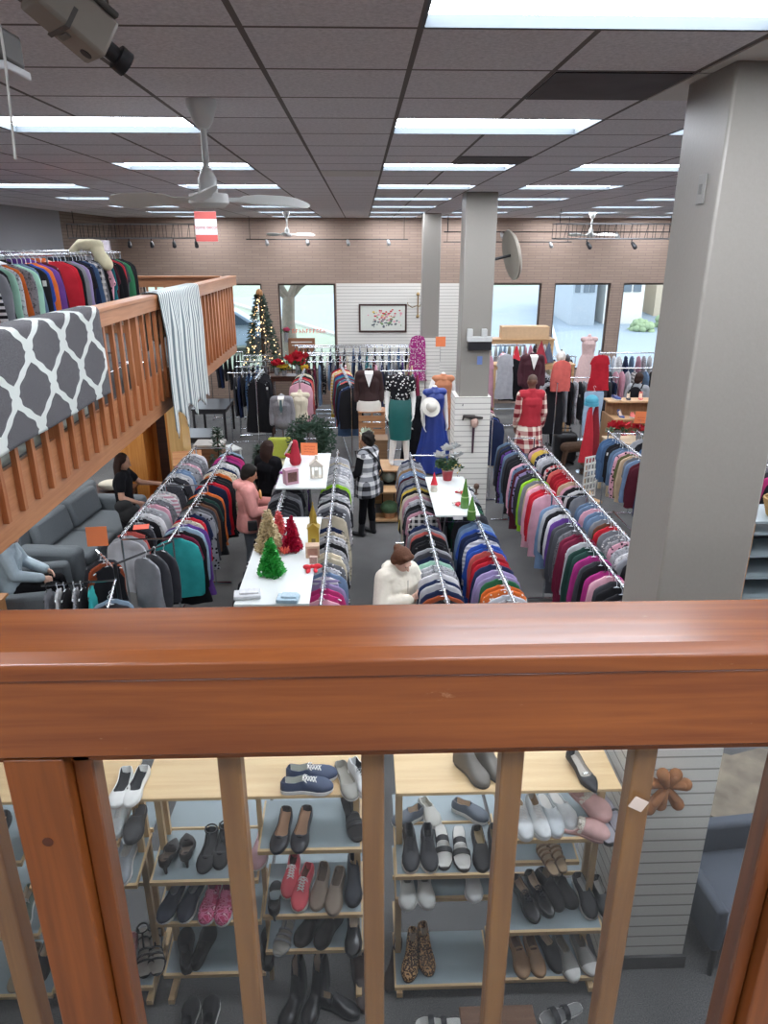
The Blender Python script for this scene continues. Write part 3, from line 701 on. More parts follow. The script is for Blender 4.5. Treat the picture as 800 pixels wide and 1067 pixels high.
def draped(name, y0, y1, out_len, in_len, m, label, cat, fold=.012, nf=3, jag=0., thick=.008, gap=.019, back=None):
    """cloth over the wing rail: path in the xz plane, extruded along y"""
    path = []
    zt = 3.73 + .016; xo, xi = -2.415 + gap, -2.60 - gap
    n1 = 16
    for k in range(n1 + 1): path.append((xi, zt - .03 - in_len * (1 - k / n1)))
    path += [(xi + .012, zt - .006), (xi + .05, zt + .004), ((xo + xi) / 2, zt + .006), (xo - .05, zt + .004), (xo - .012, zt - .006)]
    n2 = 34
    for k in range(n2 + 1): path.append((xo, zt - .03 - out_len * k / n2))
    ny = 44; vs = []; uvs = []; s = 0; acc = [0]
    for a, b in zip(path, path[1:]): acc.append(acc[-1] + math.hypot(b[0] - a[0], b[1] - a[1]))
    for j in range(ny + 1):
        y = y0 + (y1 - y0) * j / ny
        for i, (x, z) in enumerate(path):
            dz = max(0, zt - .05 - z)
            amp = min(1, dz * 2.2) * fold
            off = amp * (1 + math.sin(nf * 2 * PI * j / ny + .6) + .4 * math.sin(nf * 4.3 * PI * j / ny + 1))
            zz = z - (jag * (math.sin(nf * 2 * PI * j / ny) + .5 * math.sin(7 * PI * j / ny)) * min(1, dz))
            sgn = 1 if i > n1 + 2 else -1
            yy = y + (jag * .6 * min(1, dz) * math.sin(2 + i * .07))
            vs.append((x + sgn * off, yy, zz)); uvs.append((y, acc[i] - acc[n1 + 3]))
    np_ = len(path); fs = [(j * np_ + i, (j + 1) * np_ + i, (j + 1) * np_ + i + 1, j * np_ + i + 1) for j in range(ny) for i in range(np_ - 1)]
    me = bpy.data.meshes.new(name); me.from_pydata(vs, [], fs); me.materials.append(m)
    ul = me.uv_layers.new(name='UVMap')
    for l in me.loops: ul.data[l.index].uv = uvs[l.vertex_index]
    me.polygons.foreach_set('use_smooth', [True] * len(me.polygons))
    o = bpy.data.objects.new(name, me); C.objects.link(o)
    q = o.modifiers.new('t', 'SOLIDIFY'); q.thickness = thick; q.offset = 0
    if back: me.materials.clear(); me.materials.append(back); me.materials.append(m); q.material_offset = 1; q.material_offset_rim = 1
    return tag(o, label, cat)
draped('area_rug', 4.0, 6.80, .75, .95, rug_mat(), 'charcoal area rug with white quatrefoil lattice draped over the left railing', 'rug', .006, 2, 0., .012, back=mat('rug_backing', 'a9b0a6', .95, var=.1))
draped('hanging_blanket', 8.85, 11.05, 1.62, .6, stripe_mat(), 'gray and white striped throw hanging over the left railing', 'blanket', .03, 4, .10, .008)
# ---------------------------------------------------------------- garments and racks
PAL = {'black': '1b1b1f', 'charcoal': '3b3c42', 'dark gray': '55575d', 'gray': '85878d', 'light gray': 'b6b8bd', 'white': 'e2e2e4', 'cream': 'ddd2b8', 'beige': 'b9a184', 'tan': 'a98560',
       'brown': '5c3d2c', 'maroon': '4a1824', 'burgundy': '72203a', 'red': 'b8202e', 'coral': 'd8665e', 'pink': 'd8a0b0', 'hot pink': 'cc3a7c', 'magenta': '9c2c74', 'purple': '5d3a86', 'lilac': 'a090be',
       'navy': '1f2a4a', 'blue': '2d50a8', 'denim blue': '4a678c', 'steel blue': '7089a8', 'light blue': 'a0bcd4', 'teal': '1e6c76', 'turquoise': '2e9c9c', 'green': '2f6e4a', 'emerald': '149a78',
       'olive': '5d5d3c', 'neon green': 'a4e038', 'mint': 'a0d0ba', 'yellow': 'd8b84c', 'orange': 'd4692c', 'rust': '9a4a2c', 'dark green': '23403a'}
FAB = {k: cloth('fabric_' + k, k) for k in ('plain', 'stripe', 'print', 'dark_print', 'plaid', 'motif', 'speckle')}
M_CHROME = mat('chrome', 'c9ced4', .16, 1., var=.05); M_HANG = mat('clear_hanger', 'dfe6ea', .15, .0, var=.02, spec=.8); M_TAG = mat('price_tag', 'f0efe8', .6)
M_HANGB = mat('black_hanger', '1d1d20', .3)
def garment_mesh(name, W, sh, L_, T, sleeve, flare=1.0, dress=False, trousers=False, seed=0, n=22):
    """closed soft shape hanging in the xz plane; hook at the origin"""
    r = random.Random(seed); rings = []
    ph = [r.uniform(0, 6) for _ in range(6)]
    if trousers:
        secs = [(-.085, .17), (-.10, .19), (-.16, .195), (-.3, .19), (-.5, .185), (-.7, .18), (-L_ + .03, .175), (-L_, .17)]
    else:
        secs = [(-.075, .055), (-.088, .075), (-.098, .10), (-.118, .155), (-.142, sh * .9), (-.165, sh)]
        if sleeve:
            sl = -.165 - sleeve
            secs += [(-.22, sh + .014), (-.3, sh + .028), (-.3 + (sl + .3) * .5, sh + .036), (sl + .03, sh + .04), (sl, sh + .034), (sl - .012, W)]
            zs = sl - .03
        else:
            secs += [(-.2, sh - .01), (-.28, W)]; zs = -.32
        k = 5
        for i in range(k): 
            q = (i + 1) / k; secs.append((zs + (-L_ - zs) * q, W * (1 + (flare - 1) * q)))
        secs = [s for s in secs if s[0] >= -L_ - 1e-6]
    for z, hw in secs:
        ring = []
        d = min(1, max(0, (-z - .08) / .25))
        for k in range(n):
            a = 2 * PI * k / n; x = hw * math.cos(a); s = math.sin(a)
            core = abs(x) / max(hw, .01)
            t = T * (.35 + .65 * d) * (abs(s) ** .75)
            if sleeve and not trousers and -.165 - sleeve <= z < -.22:
                cr = abs(abs(x) - W * .97); t *= (1 - .45 * math.exp(-(cr / .03) ** 2))
            t *= 1 + .22 * d * math.sin(x * 34 + ph[0] + z * 3) + .16 * d * math.sin(x * 61 + ph[1] - z * 5)
            y = t if s > 0 else -t
            xx = x + .012 * d * math.sin(z * 9 + ph[2])
            y += .010 * d * math.sin(z * 7 + ph[3] + x * 4)
            ring.append(Vector((xx, y, z + .006 * d * math.sin(x * 20 + ph[4]))))
        rings.append(ring)
    # hollow collar
    if not trousers:
        c0 = [Vector((p.x * .7, p.y * .5, p.z - .03)) for p in rings[0]]
        rings.insert(0, c0)
    return MB().loft(rings).mesh(name, FAB['plain'], 75)
KINDS = {}
def kind(name, *variants): KINDS[name] = variants
kind('hanging_shirt', garment_mesh('shirt', .215, .20, .70, .036, .22, seed=1), garment_mesh('shirt', .21, .195, .66, .034, .50, seed=2), garment_mesh('shirt', .22, .20, .74, .038, .26, 1.05, seed=3))
kind('hanging_sweater', garment_mesh('sweater', .225, .205, .68, .044, .52, seed=4), garment_mesh('sweater', .23, .21, .72, .046, .54, seed=5))
kind('hanging_jacket', garment_mesh('jacket', .235, .215, .80, .050, .56, 1.04, seed=6), garment_mesh('jacket', .24, .22, .92, .054, .58, 1.08, seed=7))
kind('hanging_dress', garment_mesh('dress', .19, .175, 1.08, .040, 0, 1.35, seed=8), garment_mesh('dress', .18, .17, 1.15, .040, .2, 1.3, seed=9))
kind('hanging_trousers', garment_mesh('trousers', .19, 0, .95, .034, 0, trousers=True, seed=10), garment_mesh('trousers', .18, 0, .62, .040, 0, trousers=True, seed=12))
kind('hanging_blouse', garment_mesh('tank_top', .19, .15, .60, .034, 0, 1.1, seed=11), garment_mesh('tank_top', .18, .16, .56, .034, .14, 1.05, seed=13))
def hanger_shoulder(m):
    c = [(.023 * math.cos(q), 0, .023 * math.sin(q)) for q in (-.35, .3, 1.0, PI / 2, 2.2, 2.9, 3.5, 4.1)]
    b = MB().tube(c + [(-.004, 0, -.029), (0, 0, -.038), (0, 0, -.08)], .0028, 6)
    b.tube([(-.17, 0, -.145), (-.09, 0, -.103), (0, 0, -.078), (.09, 0, -.103), (.17, 0, -.145)], .006, 6)
    return b.mesh('hanger', m, 60)
HANGER = {'clear': hanger_shoulder(M_HANG), 'black': hanger_shoulder(M_HANGB)}
TAGMESH = MB().bx(-.018, .018, -.001, .001, -.05, 0).mesh('price_tag', M_TAG)
GARM = []          # (object, rack phrase, position along rack, colour, kind)
NOUN = {'hanging_shirt': 'shirt', 'hanging_sweater': 'sweater', 'hanging_jacket': 'jacket', 'hanging_dress': 'dress', 'hanging_trousers': 'trousers', 'hanging_blouse': 'sleeveless top'}
def garment(kd, loc, colour, rz, rack, group, pos, fab=None, tagp=.18, sc=1., hanger=True, r=RND, variant=None, sxw=1.):
    me = KINDS[kd][variant if variant is not None else r.randrange(len(KINDS[kd]))]
    o = bpy.data.objects.new(kd, me); C.objects.link(o)
    o.location = loc; o.rotation_euler = (0, 0, rz); o.scale = (sc * sxw, 1, sc)
    c = lin(PAL[colour]); j = r.uniform(.58, 1.02); o.color = (c[0] * j, c[1] * j, c[2] * j, 1)
    if fab is None and colour in ('gray', 'light gray', 'white', 'charcoal', 'cream') and r.random() < .42: fab = 'speckle'
    if fab is None: fab = r.choices(['plain', 'stripe', 'print', 'dark_print', 'plaid'], [85, 2, 5, 6, 2])[0]
    s = o.material_slots[0]; s.link = 'OBJECT'; s.material = FAB[fab]
    o['category'] = {'hanging_shirt': 'shirt', 'hanging_sweater': 'sweater', 'hanging_jacket': 'jacket', 'hanging_dress': 'dress', 'hanging_trousers': 'trousers', 'hanging_blouse': 'top'}[kd]
    o['group'] = group
    if hanger:
        h = bpy.data.objects.new('hanger', HANGER['black' if r.random() < .2 else 'clear']); C.objects.link(h); h.parent = o
    if r.random() < tagp:
        t = bpy.data.objects.new('price_tag', TAGMESH); C.objects.link(t); t.parent = o
        sg = r.choice((-1, 1)); t.location = (sg * r.uniform(.12, .2), -.05, -r.uniform(.2, .3)); t.rotation_euler = (0, 0, r.uniform(-.4, .4))
    pat = {'plain': '', 'stripe': 'striped ', 'print': 'white-spotted ', 'dark_print': 'dark-patterned ', 'plaid': 'plaid ', 'motif': 'white-flecked ', 'speckle': 'mottled '}[fab]
    GARM.append([o, rack, group, pos, pat + colour, NOUN[kd]])
    return o
UPR = []
def row(p0, p1, n, colours, rack, group, kinds, seed=1, sc=1., tagp=.18, dz=0., gaps=(), hanger=True, fab=None, sxw=1.):
    """n garments on a bar from p0 (near end) to p1; colours run near to far"""
    r = random.Random(seed); p0, p1 = Vector(p0), Vector(p1); d = p1 - p0
    rz = math.atan2(d.y, d.x) - PI / 2
    for mx, my, hw in UPR:
        v = Vector((mx, my, 0)) - Vector((p0.x, p0.y, 0)); dd = Vector((d.x, d.y, 0)).normalized(); s0 = v.dot(dd)
        if abs((v - dd * s0).length) < .09: gaps = tuple(gaps) + (s0,)
    for k in range(n):
        q = (k + .5 + r.uniform(-.16, .16)) / n
        col = colours[min(len(colours) - 1, int(q * len(colours)))]
        if k > 2 and r.random() < .16: col = r.choice(colours)
        if k > 2 and r.random() < .12: col = r.choice(('black', 'charcoal', 'black', 'navy'))
        p = p0 + d * q
        if any(abs((p - p0).length - g) < .08 for g in gaps): continue
        s_ = sc * r.uniform(.93, 1.05)
        garment(r.choice(kinds), p + Vector((0, 0, dz)), col, rz + r.uniform(-.03, .03), rack, group, k, r=r, sc=s_, tagp=tagp, hanger=hanger, fab=fab if k > 2 else 'plain', sxw=sxw)
def rack(p0, p1s, z, label, group=None, name='clothes_rack', m=None, foot=.5):
    """parallel bars of one rack. p0 list of (x0,y0,x1,y1)"""
    m = m or M_CHROME
    x0, y0, x1, y1 = p1s[0]
    t = thing(name, ((x0 + x1) / 2, (y0 + y1) / 2, 0), label, 'clothes rack', group)
    ox, oy = (x0 + x1) / 2, (y0 + y1) / 2
    for (a, b, c, d) in p1s:
        MB().tube([(a - ox, b - oy, z), (c - ox, d - oy, z)], .0142, 10).build('hanging_rail', m, t, 40)
    along = Vector((x1 - x0, y1 - y0, 0)); L_ = along.length; along.normalize(); ac = Vector((-along.y, along.x, 0))
    k = 2 if L_ < 3.3 else 3
    offs = [Vector(((a + c) / 2 - ox, (b + d) / 2 - oy, 0)).dot(ac) for a, b, c, d in p1s]
    lo, hi = min(offs), max(offs)
    for i in range(k):
        s = along * (-L_ / 2 + .02 + (L_ - .04) * i / (k - 1)); b = MB()
        for f in offs: UPR.append((ox + (s + ac * f).x, oy + (s + ac * f).y, 0))
        for f in offs: b.tube([s + ac * f + Vector((0, 0, .03)), s + ac * f + Vector((0, 0, z - .012))], .011, 8)
        b.tube([s + ac * (lo - foot / 2 if lo == hi else lo), s + ac * (hi + foot / 2 if lo == hi else hi)] if False else [s + ac * (lo - .2) + Vector((0, 0, .03)), s + ac * (hi + .2) + Vector((0, 0, .03))], .014, 8)
        if hi > lo: b.tube([s + ac * lo + Vector((0, 0, z - .03)), s + ac * hi + Vector((0, 0, z - .03))], .009, 8)
        b.build('upright_frame', m, t, 40)
    MB().tube([along * (-L_ / 2) + Vector((0, 0, .05)) + ac * ((lo + hi) / 2), along * (L_ / 2) + Vector((0, 0, .05)) + ac * ((lo + hi) / 2)], .012, 8).build('base_rail', m, t, 40)
    return t
SH, SW, JK, DR, TR, TP = 'hanging_shirt', 'hanging_sweater', 'hanging_jacket', 'hanging_dress', 'hanging_trousers', 'hanging_blouse'
BZ = 1.44
# left double rack (gray tops beside the woman in black; jackets on the aisle side)
rack(None, [(-2.52, 6.9, -2.52, 10.5), (-1.99, 6.75, -1.99, 10.6)], BZ, 'chrome double-bar clothes rack between the woman in black and the pink hoodie')
row((-2.52, 6.98, BZ), (-2.52, 10.45, BZ), 36, ['light gray', 'coral', 'gray', 'white', 'light gray', 'gray', 'pink', 'light gray', 'charcoal', 'white', 'light gray', 'steel blue', 'light gray', 'gray', 'light gray', 'white'],
    'left double rack, inner bar', 'tops on the left double rack, inner bar', [SH, TP, SH], 21, .95, fab=None)
row((-1.99, 6.82, BZ), (-1.99, 10.55, BZ), 38, ['turquoise', 'turquoise', 'burgundy', 'light blue', 'purple', 'cream', 'olive', 'gray', 'charcoal', 'brown', 'dark green', 'black', 'black', 'navy', 'red', 'white', 'black', 'orange', 'cream', 'navy', 'white', 'teal', 'magenta', 'hot pink', 'charcoal', 'pink'],
    'left double rack, aisle bar', 'garments on the left double rack, aisle bar', [JK, SW, JK, SH], 22, 1.0)
# four-way rack in front of it
def four_way():
    t = thing('four_way_rack', (-2.32, 6.12, 0), 'black four-arm clothes rack in front left behind the near railing', 'clothes rack')
    MB().tube([(0, 0, 0.02), (0, 0, 1.5)], .02, 10).build('post', M_BLK, t, 40)
    MB().tube([(-.4, 0, .02), (.4, 0, .02)], .018, 8).tube([(0, -.4, .02), (0, .4, .02)], .018, 8).build('base', M_BLK, t, 40)
    for a, b, z in (((-.02, 0, 1.33), (-.66, -.1, 1.33), 0), ((.02, 0, 1.50), (.40, .52, 1.50), 0), ((0, -.02, 1.36), (.12, -.62, 1.36), 0), ((0, .02, 1.42), (-.35, .5, 1.42), 0)):
        MB().tube([(0, 0, a[2]), a, b], .011, 8).build('arm', M_CHROME if a[2] < 1.5 else M_BLK, t, 40)
four_way()
row((-2.97, 6.02, 1.33), (-2.52, 6.09, 1.33), 6, ['gray', 'maroon', 'white', 'black', 'gray', 'light gray', 'black', 'coral', 'turquoise'], 'left arm of four-arm rack', 'tops on the four-arm rack, left arm', [TP], 31, .82, fab=None)
row((-2.21, 5.53, 1.36), (-2.28, 5.86, 1.36), 3, ['black', 'black', 'emerald', 'charcoal', 'blue', 'light blue', 'black'], 'front arm of four-arm rack', 'tops on the four-arm rack, front arm', [SH, SW], 32, .92)
row((-1.95, 6.6, 1.50), (-2.16, 6.32, 1.50), 3, ['charcoal', 'light gray', 'dark gray', 'gray', 'maroon'], 'right arm of four-arm rack', 'jackets on the four-arm rack, right arm', [SH, SW], 33, .85)
row((-2.64, 6.57, 1.42), (-2.45, 6.31, 1.42), 3, ['charcoal', 'rust', 'black'], 'back arm of four-arm rack', 'tops on the four-arm rack, back arm', [SH, TP], 34, .85)
# centre-left rack under the white boards
rack(None, [(-.98, 5.0, -.98, 9.95), (-.37, 5.0, -.37, 10.2)], BZ, 'chrome double-bar rack under the white boards with glitter trees')
row((-.98, 5.05, BZ), (-.98, 9.9, BZ), 40, ['gray', 'black', 'light gray', 'black', 'charcoal', 'black', 'gray', 'black', 'light gray', 'black', 'charcoal', 'black', 'gray', 'charcoal', 'light gray', 'purple', 'gray', 'light gray'],
    'bar under left of white boards', 'garments under the white boards, left bar', [SH, JK, SW], 41, .96)
row((-.37, 5.05, BZ), (-.37, 10.1, BZ), 44, ['light blue', 'teal', 'pink', 'hot pink', 'lilac', 'steel blue', 'gray', 'cream', 'black', 'light gray', 'gray', 'pink', 'cream', 'charcoal', 'gray', 'white', 'light gray', 'charcoal', 'neon green', 'light gray', 'white', 'light gray', 'light gray', 'white', 'light gray'],
    'bar right of white boards', 'garments beside the white boards, right bar', [SH, TP, SH, SW], 42, .92)
# centre-right rack
rack(None, [(.70, 5.0, .68, 10.0), (1.27, 5.0, 1.24, 8.9)], BZ, 'chrome double-bar rack behind the person in the cream hoodie')
row((.70, 5.05, BZ), (.68, 9.95, BZ), 46, ['tan', 'coral', 'black', 'charcoal', 'light gray', 'white', 'light gray', 'mint', 'emerald', 'light gray', 'black', 'black', 'gray', 'rust', 'cream', 'pink', 'coral', 'light gray', 'pink', 'cream', 'yellow', 'navy', 'gray', 'maroon', 'steel blue', 'light gray', 'gray', 'light gray'],
    'centre rack, left bar', 'tops on the centre rack, left bar', [SH, TP, SH, SW], 51, .94)
row((1.27, 5.05, BZ), (1.24, 8.85, BZ), 36, ['charcoal', 'gray', 'white', 'light gray', 'orange', 'purple', 'lilac', 'pink', 'red', 'coral', 'blue', 'light gray', 'navy', 'blue', 'steel blue', 'black', 'charcoal', 'green', 'dark green', 'black', 'gray', 'light gray', 'white', 'gray'],
    'centre rack, right bar', 'tops on the centre rack, right bar', [SH, SH, SW], 52, .96)
# right double rack
rack(None, [(2.29, 5.3, 2.29, 10.95), (2.72, 5.6, 2.72, 10.7)], BZ, 'chrome double-bar clothes rack left of the big near pillar')
row((2.29, 5.35, BZ), (2.29, 10.9, BZ), 48, ['charcoal', 'black', 'white', 'black', 'pink', 'magenta', 'charcoal', 'magenta', 'dark green', 'dark green', 'light gray', 'burgundy', 'gray', 'dark gray', 'black', 'charcoal', 'white', 'light gray', 'gray', 'charcoal', 'light gray', 'charcoal', 'red', 'beige', 'beige', 'gray', 'neon green', 'charcoal', 'lilac', 'maroon', 'navy', 'pink', 'black', 'black', 'teal', 'steel blue', 'purple', 'navy', 'lilac', 'steel blue'],
    'right rack, left bar', 'jackets on the right rack, left bar', [JK, SW, JK, JK], 61, 1.0, sxw=.86)
row((2.72, 5.7, BZ), (2.72, 10.65, BZ), 44, ['red', 'white', 'light gray', 'black', 'white', 'white', 'light gray', 'pink', 'light gray', 'gray', 'tan', 'brown', 'gray', 'steel blue', 'pink', 'light blue', 'steel blue', 'gray', 'mint', 'white', 'pink', 'beige', 'red', 'red', 'red', 'coral', 'white', 'black', 'black', 'light gray', 'white', 'orange', 'yellow', 'pink', 'maroon'],
    'right rack, right bar', 'tops on the right rack, right bar', [SH, SW, SH], 62, .94, sxw=.88)
# far right rack, partly behind the pillar
rack(None, [(3.98, 7.6, 3.98, 11.2), (4.46, 7.6, 4.46, 11.2)], BZ, 'chrome double-bar clothes rack right of centre, partly behind the near pillar')
row((3.98, 7.68, BZ), (3.98, 11.1, BZ), 30, ['magenta', 'dark green', 'gray', 'dark green', 'beige', 'olive', 'beige', 'light gray', 'light gray', 'navy', 'blue', 'brown', 'maroon', 'steel blue', 'gray', 'coral', 'pink', 'steel blue', 'black', 'black', 'denim blue', 'denim blue'],
    'rack behind near pillar, left bar', 'jackets on the rack behind the pillar, left bar', [JK, SH, SW], 71, 1.0, sxw=.88)
row((4.46, 8.0, BZ), (4.46, 11.1, BZ), 16, ['gray', 'black', 'denim blue', 'charcoal', 'light gray'], 'rack behind near pillar, right bar', 'jackets on the rack behind the pillar, right bar', [JK, SH], 72, 1.0, sxw=.85)
# ---------------------------------------------------------------- people and dress-shop figures
M_SKIN = mat('skin_warm', 'b98a72', .6, var=.06); M_SKIN2 = mat('skin_tan', 'a8785c', .6, var=.06); M_SKIN3 = mat('skin_fair', 'd2a894', .6, var=.05)
M_MANN = mat('mannequin_white', 'e6e3de', .35, var=.02)
M_EYE = mat('eye_dark', '1c1512', .3)
def V(*a): return Vector(a)
def fingers(mb, wrist, hand_dir, palm_n, s=1., curl=.5, side=1):
    """palm, five separate fingers and a thumb; hand_dir points from wrist to knuckles"""
    d = Vector(hand_dir).normalized(); n = Vector(palm_n); n = (n - d * n.dot(d)).normalized(); w_ = d.cross(n) * side
    k = wrist + d * .085 * s
    mb.cap(wrist, wrist + d * .03 * s, .026 * s, .030 * s)
    for q in (-.026, -.009, .009, .026): mb.cap(wrist + d * .02 * s + w_ * q * .6 * s, k + w_ * q * s, .016 * s, .0125 * s)
    for q, ln in ((-.027, .060), (-.009, .076), (.009, .080), (.027, .070)):
        a = k + w_ * q * s; c1 = (d * math.cos(curl) + n * math.sin(curl)); c2 = (d * math.cos(curl * 2.1) + n * math.sin(curl * 2.1))
        m = a + c1 * ln * .5 * s; mb.cap(a, m, .0105 * s, .0098 * s); mb.cap(m, m + c2 * ln * .5 * s, .0098 * s, .008 * s)
    a = wrist + d * .03 * s + w_ * .026 * s; m = a + (d * .6 + w_ * .7 + n * .3).normalized() * .036 * s
    mb.cap(a, m, .013 * s, .0115 * s); mb.cap(m, m + (d * .85 + w_ * .25 + n * .4).normalized() * .032 * s, .0115 * s, .009 * s)
class Fig:
    """a standing figure facing +y; every joint can be overridden"""
    def __init__(s, h=1.65, **j):
        k = h / 1.70; s.k = k
        J = dict(pelvis=(0, 0, .93), waist=(0, 0, 1.06), chest=(0, .0, 1.25), neck=(0, -.005, 1.43), head=(0, .02, 1.585),
                 shl=(-.165, 0, 1.385), shr=(.165, 0, 1.385), ell=(-.21, -.02, 1.11), elr=(.21, -.02, 1.11), wrl=(-.21, .06, .88), wrr=(.21, .06, .88),
                 hil=(-.085, 0, .90), hir=(.085, 0, .90), knl=(-.095, .015, .49), knr=(.095, .015, .49), anl=(-.10, -.02, .08), anr=(.10, -.02, .08), toel=(-.125, .15, .03), toer=(.125, .15, .03), look=(0, 1, 0))
        J.update(j)
        s.J = {a: Vector(b) * k if a != 'look' else Vector(b).normalized() for a, b in J.items()}
    def torso(s, mb, g=0., wide=1.):
        J, k = s.J, s.k
        mb.ell(J['pelvis'], (.165 * k * wide + g, .115 * k * wide + g, .13 * k + g), 16, 10)
        mb.cap(J['pelvis'] + V(-.05 * k, 0, .03 * k), J['waist'] + V(-.045 * k, 0, 0), .105 * k * wide + g, .095 * k * wide + g); mb.cap(J['pelvis'] + V(.05 * k, 0, .03 * k), J['waist'] + V(.045 * k, 0, 0), .105 * k * wide + g, .095 * k * wide + g)
        mb.cap(J['waist'] + V(-.045 * k, 0, 0), J['chest'] + V(-.06 * k, 0, 0), .095 * k * wide + g, .105 * k * wide + g); mb.cap(J['waist'] + V(.045 * k, 0, 0), J['chest'] + V(.06 * k, 0, 0), .095 * k * wide + g, .105 * k * wide + g)
        mb.cap(J['chest'] + V(-.05 * k, 0, .02 * k), J['chest'] + V(.05 * k, .0, .02 * k), .115 * k * wide + g)
        mb.cap(J['shl'] + V(.02, 0, 0) * k, J['shr'] - V(.02, 0, 0) * k, .062 * k + g); mb.cap(J['chest'], (J['shl'] + J['shr']) / 2, .11 * k + g, .075 * k + g)
        mb.cap((J['shl'] + J['shr']) / 2 + V(0, 0, .0), J['neck'] + V(0, 0, -.0), .085 * k + g, .055 * k + g)
    def arm(s, mb, side, g=0., cut=1., wf=1.):
        J, k = s.J, s.k; a, b, c = J['sh' + side], J['el' + side], J['wr' + side]
        mb.cap(a, b, .052 * k * wf + g, .042 * k * wf + g)
        mb.cap(b, b + (c - b) * cut, .042 * k * wf + g, (.042 + (.029 - .042) * cut) * k * wf + g)
    def leg(s, mb, side, g=0., cut=1., wf=1.):
        J, k = s.J, s.k; a, b, c = J['hi' + side], J['kn' + side], J['an' + side]
        mb.cap(a, b, .088 * k * wf + g, .058 * k * wf + g); mb.cap(b, b + (c - b) * .35, .056 * k * wf + g, .058 * k * wf + g); mb.cap(b + (c - b) * .35, b + (c - b) * cut, .058 * k * wf + g, (.04 if cut > .9 else .05) * k * wf + g)
    def foot(s, mb, side, g=0.):
        J, k = s.J, s.k; c, t = J['an' + side], J['toe' + side]; d = (t - c); d.z = 0; d.normalize()
        mb.cap(V(c.x, c.y, .035 * k) - d * .03 * k, t + V(0, 0, .008 * k), .036 * k + g, .03 * k + g); mb.cap(c, V(c.x, c.y, .045 * k), .042 * k + g, .042 * k + g)
    def headshape(s, mb, face=True):
        J, k = s.J, s.k; f = J['look']; u = V(0, 0, 1); u = (u - f * u.dot(f)).normalized(); r = f.cross(u); h = J['head']
        M = Matrix((r, f, u)).transposed(); e = M.to_euler()
        mb.cap(J['neck'] - V(0, 0, .04 * k), h - u * .06 * k - f * .02 * k, .052 * k, .05 * k)
        mb.ell(h + u * .025 * k - f * .012 * k, (.074 * k, .092 * k, .092 * k), 18, 12, rot=e)
        mb.ell(h - u * .03 * k + f * .018 * k, (.062 * k, .075 * k, .088 * k), 16, 10, rot=e)
        mb.ell(h - u * .085 * k + f * .052 * k, (.032 * k, .028 * k, .026 * k), 12, 8, rot=e)
        if face:
            mb.cap(h + u * .012 * k + f * .085 * k, h - u * .028 * k + f * .108 * k, .009 * k, .014 * k)       # nose
            mb.cap(h + u * .022 * k + f * .078 * k - r * .035 * k, h + u * .022 * k + f * .078 * k + r * .035 * k, .012 * k)  # brow
            mb.cap(h - u * .056 * k + f * .082 * k - r * .018 * k, h - u * .056 * k + f * .082 * k + r * .018 * k, .009 * k)  # lips
            for q in (-1, 1): mb.ell(h - u * .005 * k + r * q * .074 * k - f * .012 * k, (.012 * k, .02 * k, .032 * k), 10, 6, rot=e)
        s.hf = (h, f, u, r, e)
    def body(s, t, m, name='body', hands=True, curl=.5, voxel=.011, head=True, palm=None, vox=None):
        mb = MB(); s.torso(mb)
        for q in 'lr':
            s.arm(mb, q); s.leg(mb, q); s.foot(mb, q)
            if hands:
                d = s.J['wr' + q] - s.J['el' + q]; n = (palm or {}).get(q, V(.6 if q == 'l' else -.6, .2, -.5))
                fingers(mb, s.J['wr' + q], (palm or {}).get(q + 'd', d), n, s.k * 1.02, curl, 1 if q == 'l' else -1)
        if head: s.headshape(mb)
        o = fuse(name, mb, m, t, voxel, 3)
        if head:
            h, f, u, r, e = s.hf; k = s.k
            for q in (-1, 1):
                b = MB(); b.ell(h + u * .003 * k + f * .083 * k + r * q * .03 * k, (.009 * k, .006 * k, .005 * k), 8, 6, rot=e); b.build('eye', M_EYE, o, 60)
        return o
    def wear(s, t, name, m, legs=None, torso=True, arms=1., g=.02, hem=None, voxel=.012, hood=False, extra=None, wide=1.02):
        mb = MB()
        if torso: s.torso(mb, g, wide)
        if arms:
            for q in 'lr': s.arm(mb, q, g * .9, arms)
        if hem:
            J = s.J; z, w_ = hem
            mb.loft([[V(J['pelvis'].x + w_ * f * math.cos(2 * PI * i / 20), J['pelvis'].y + w_ * .72 * f * math.sin(2 * PI * i / 20), zz) for i in range(20)] for zz, f in ((J['waist'].z, .82), (J['pelvis'].z, .95), (z + .01, 1), (z, .96))])
        if hood:
            n = s.J['neck']; f = s.J['look']; fl = V(f.x, f.y, 0).normalized()
            for a in range(7):
                an = (a / 6 - .5) * 3.6; mb.cap(n + V(0, 0, .02) - fl * .03 + V(-fl.y, fl.x, 0) * .098 * math.sin(an) - fl * .10 * math.cos(an), n + V(0, 0, .0) - fl * .03 + V(-fl.y, fl.x, 0) * .098 * math.sin(an + .3) - fl * .10 * math.cos(an + .3), .046)
        if extra: extra(mb)
        return fuse(name, mb, m, t, voxel, 3)
    def trousers(s, t, m, g=.012, cut=.97, wf=1., name='trousers'):
        mb = MB(); J, k = s.J, s.k
        mb.ell(J['pelvis'], (.165 * k + g, .115 * k + g, .12 * k + g), 16, 10)
        for q in 'lr': s.leg(mb, q, g, cut, wf)
        return fuse(name, mb, m, t, .012, 3)
    def shoes(s, t, m, name='shoe', boot=0.):
        for q in 'lr':
            mb = MB(); s.foot(mb, q, .008)
            if boot: c = s.J['an' + q]; b = s.J['kn' + q]; mb.cap(c, c + (b - c).normalized() * boot, .052, .056)
            fuse(name, mb, m, t, .010, 2)
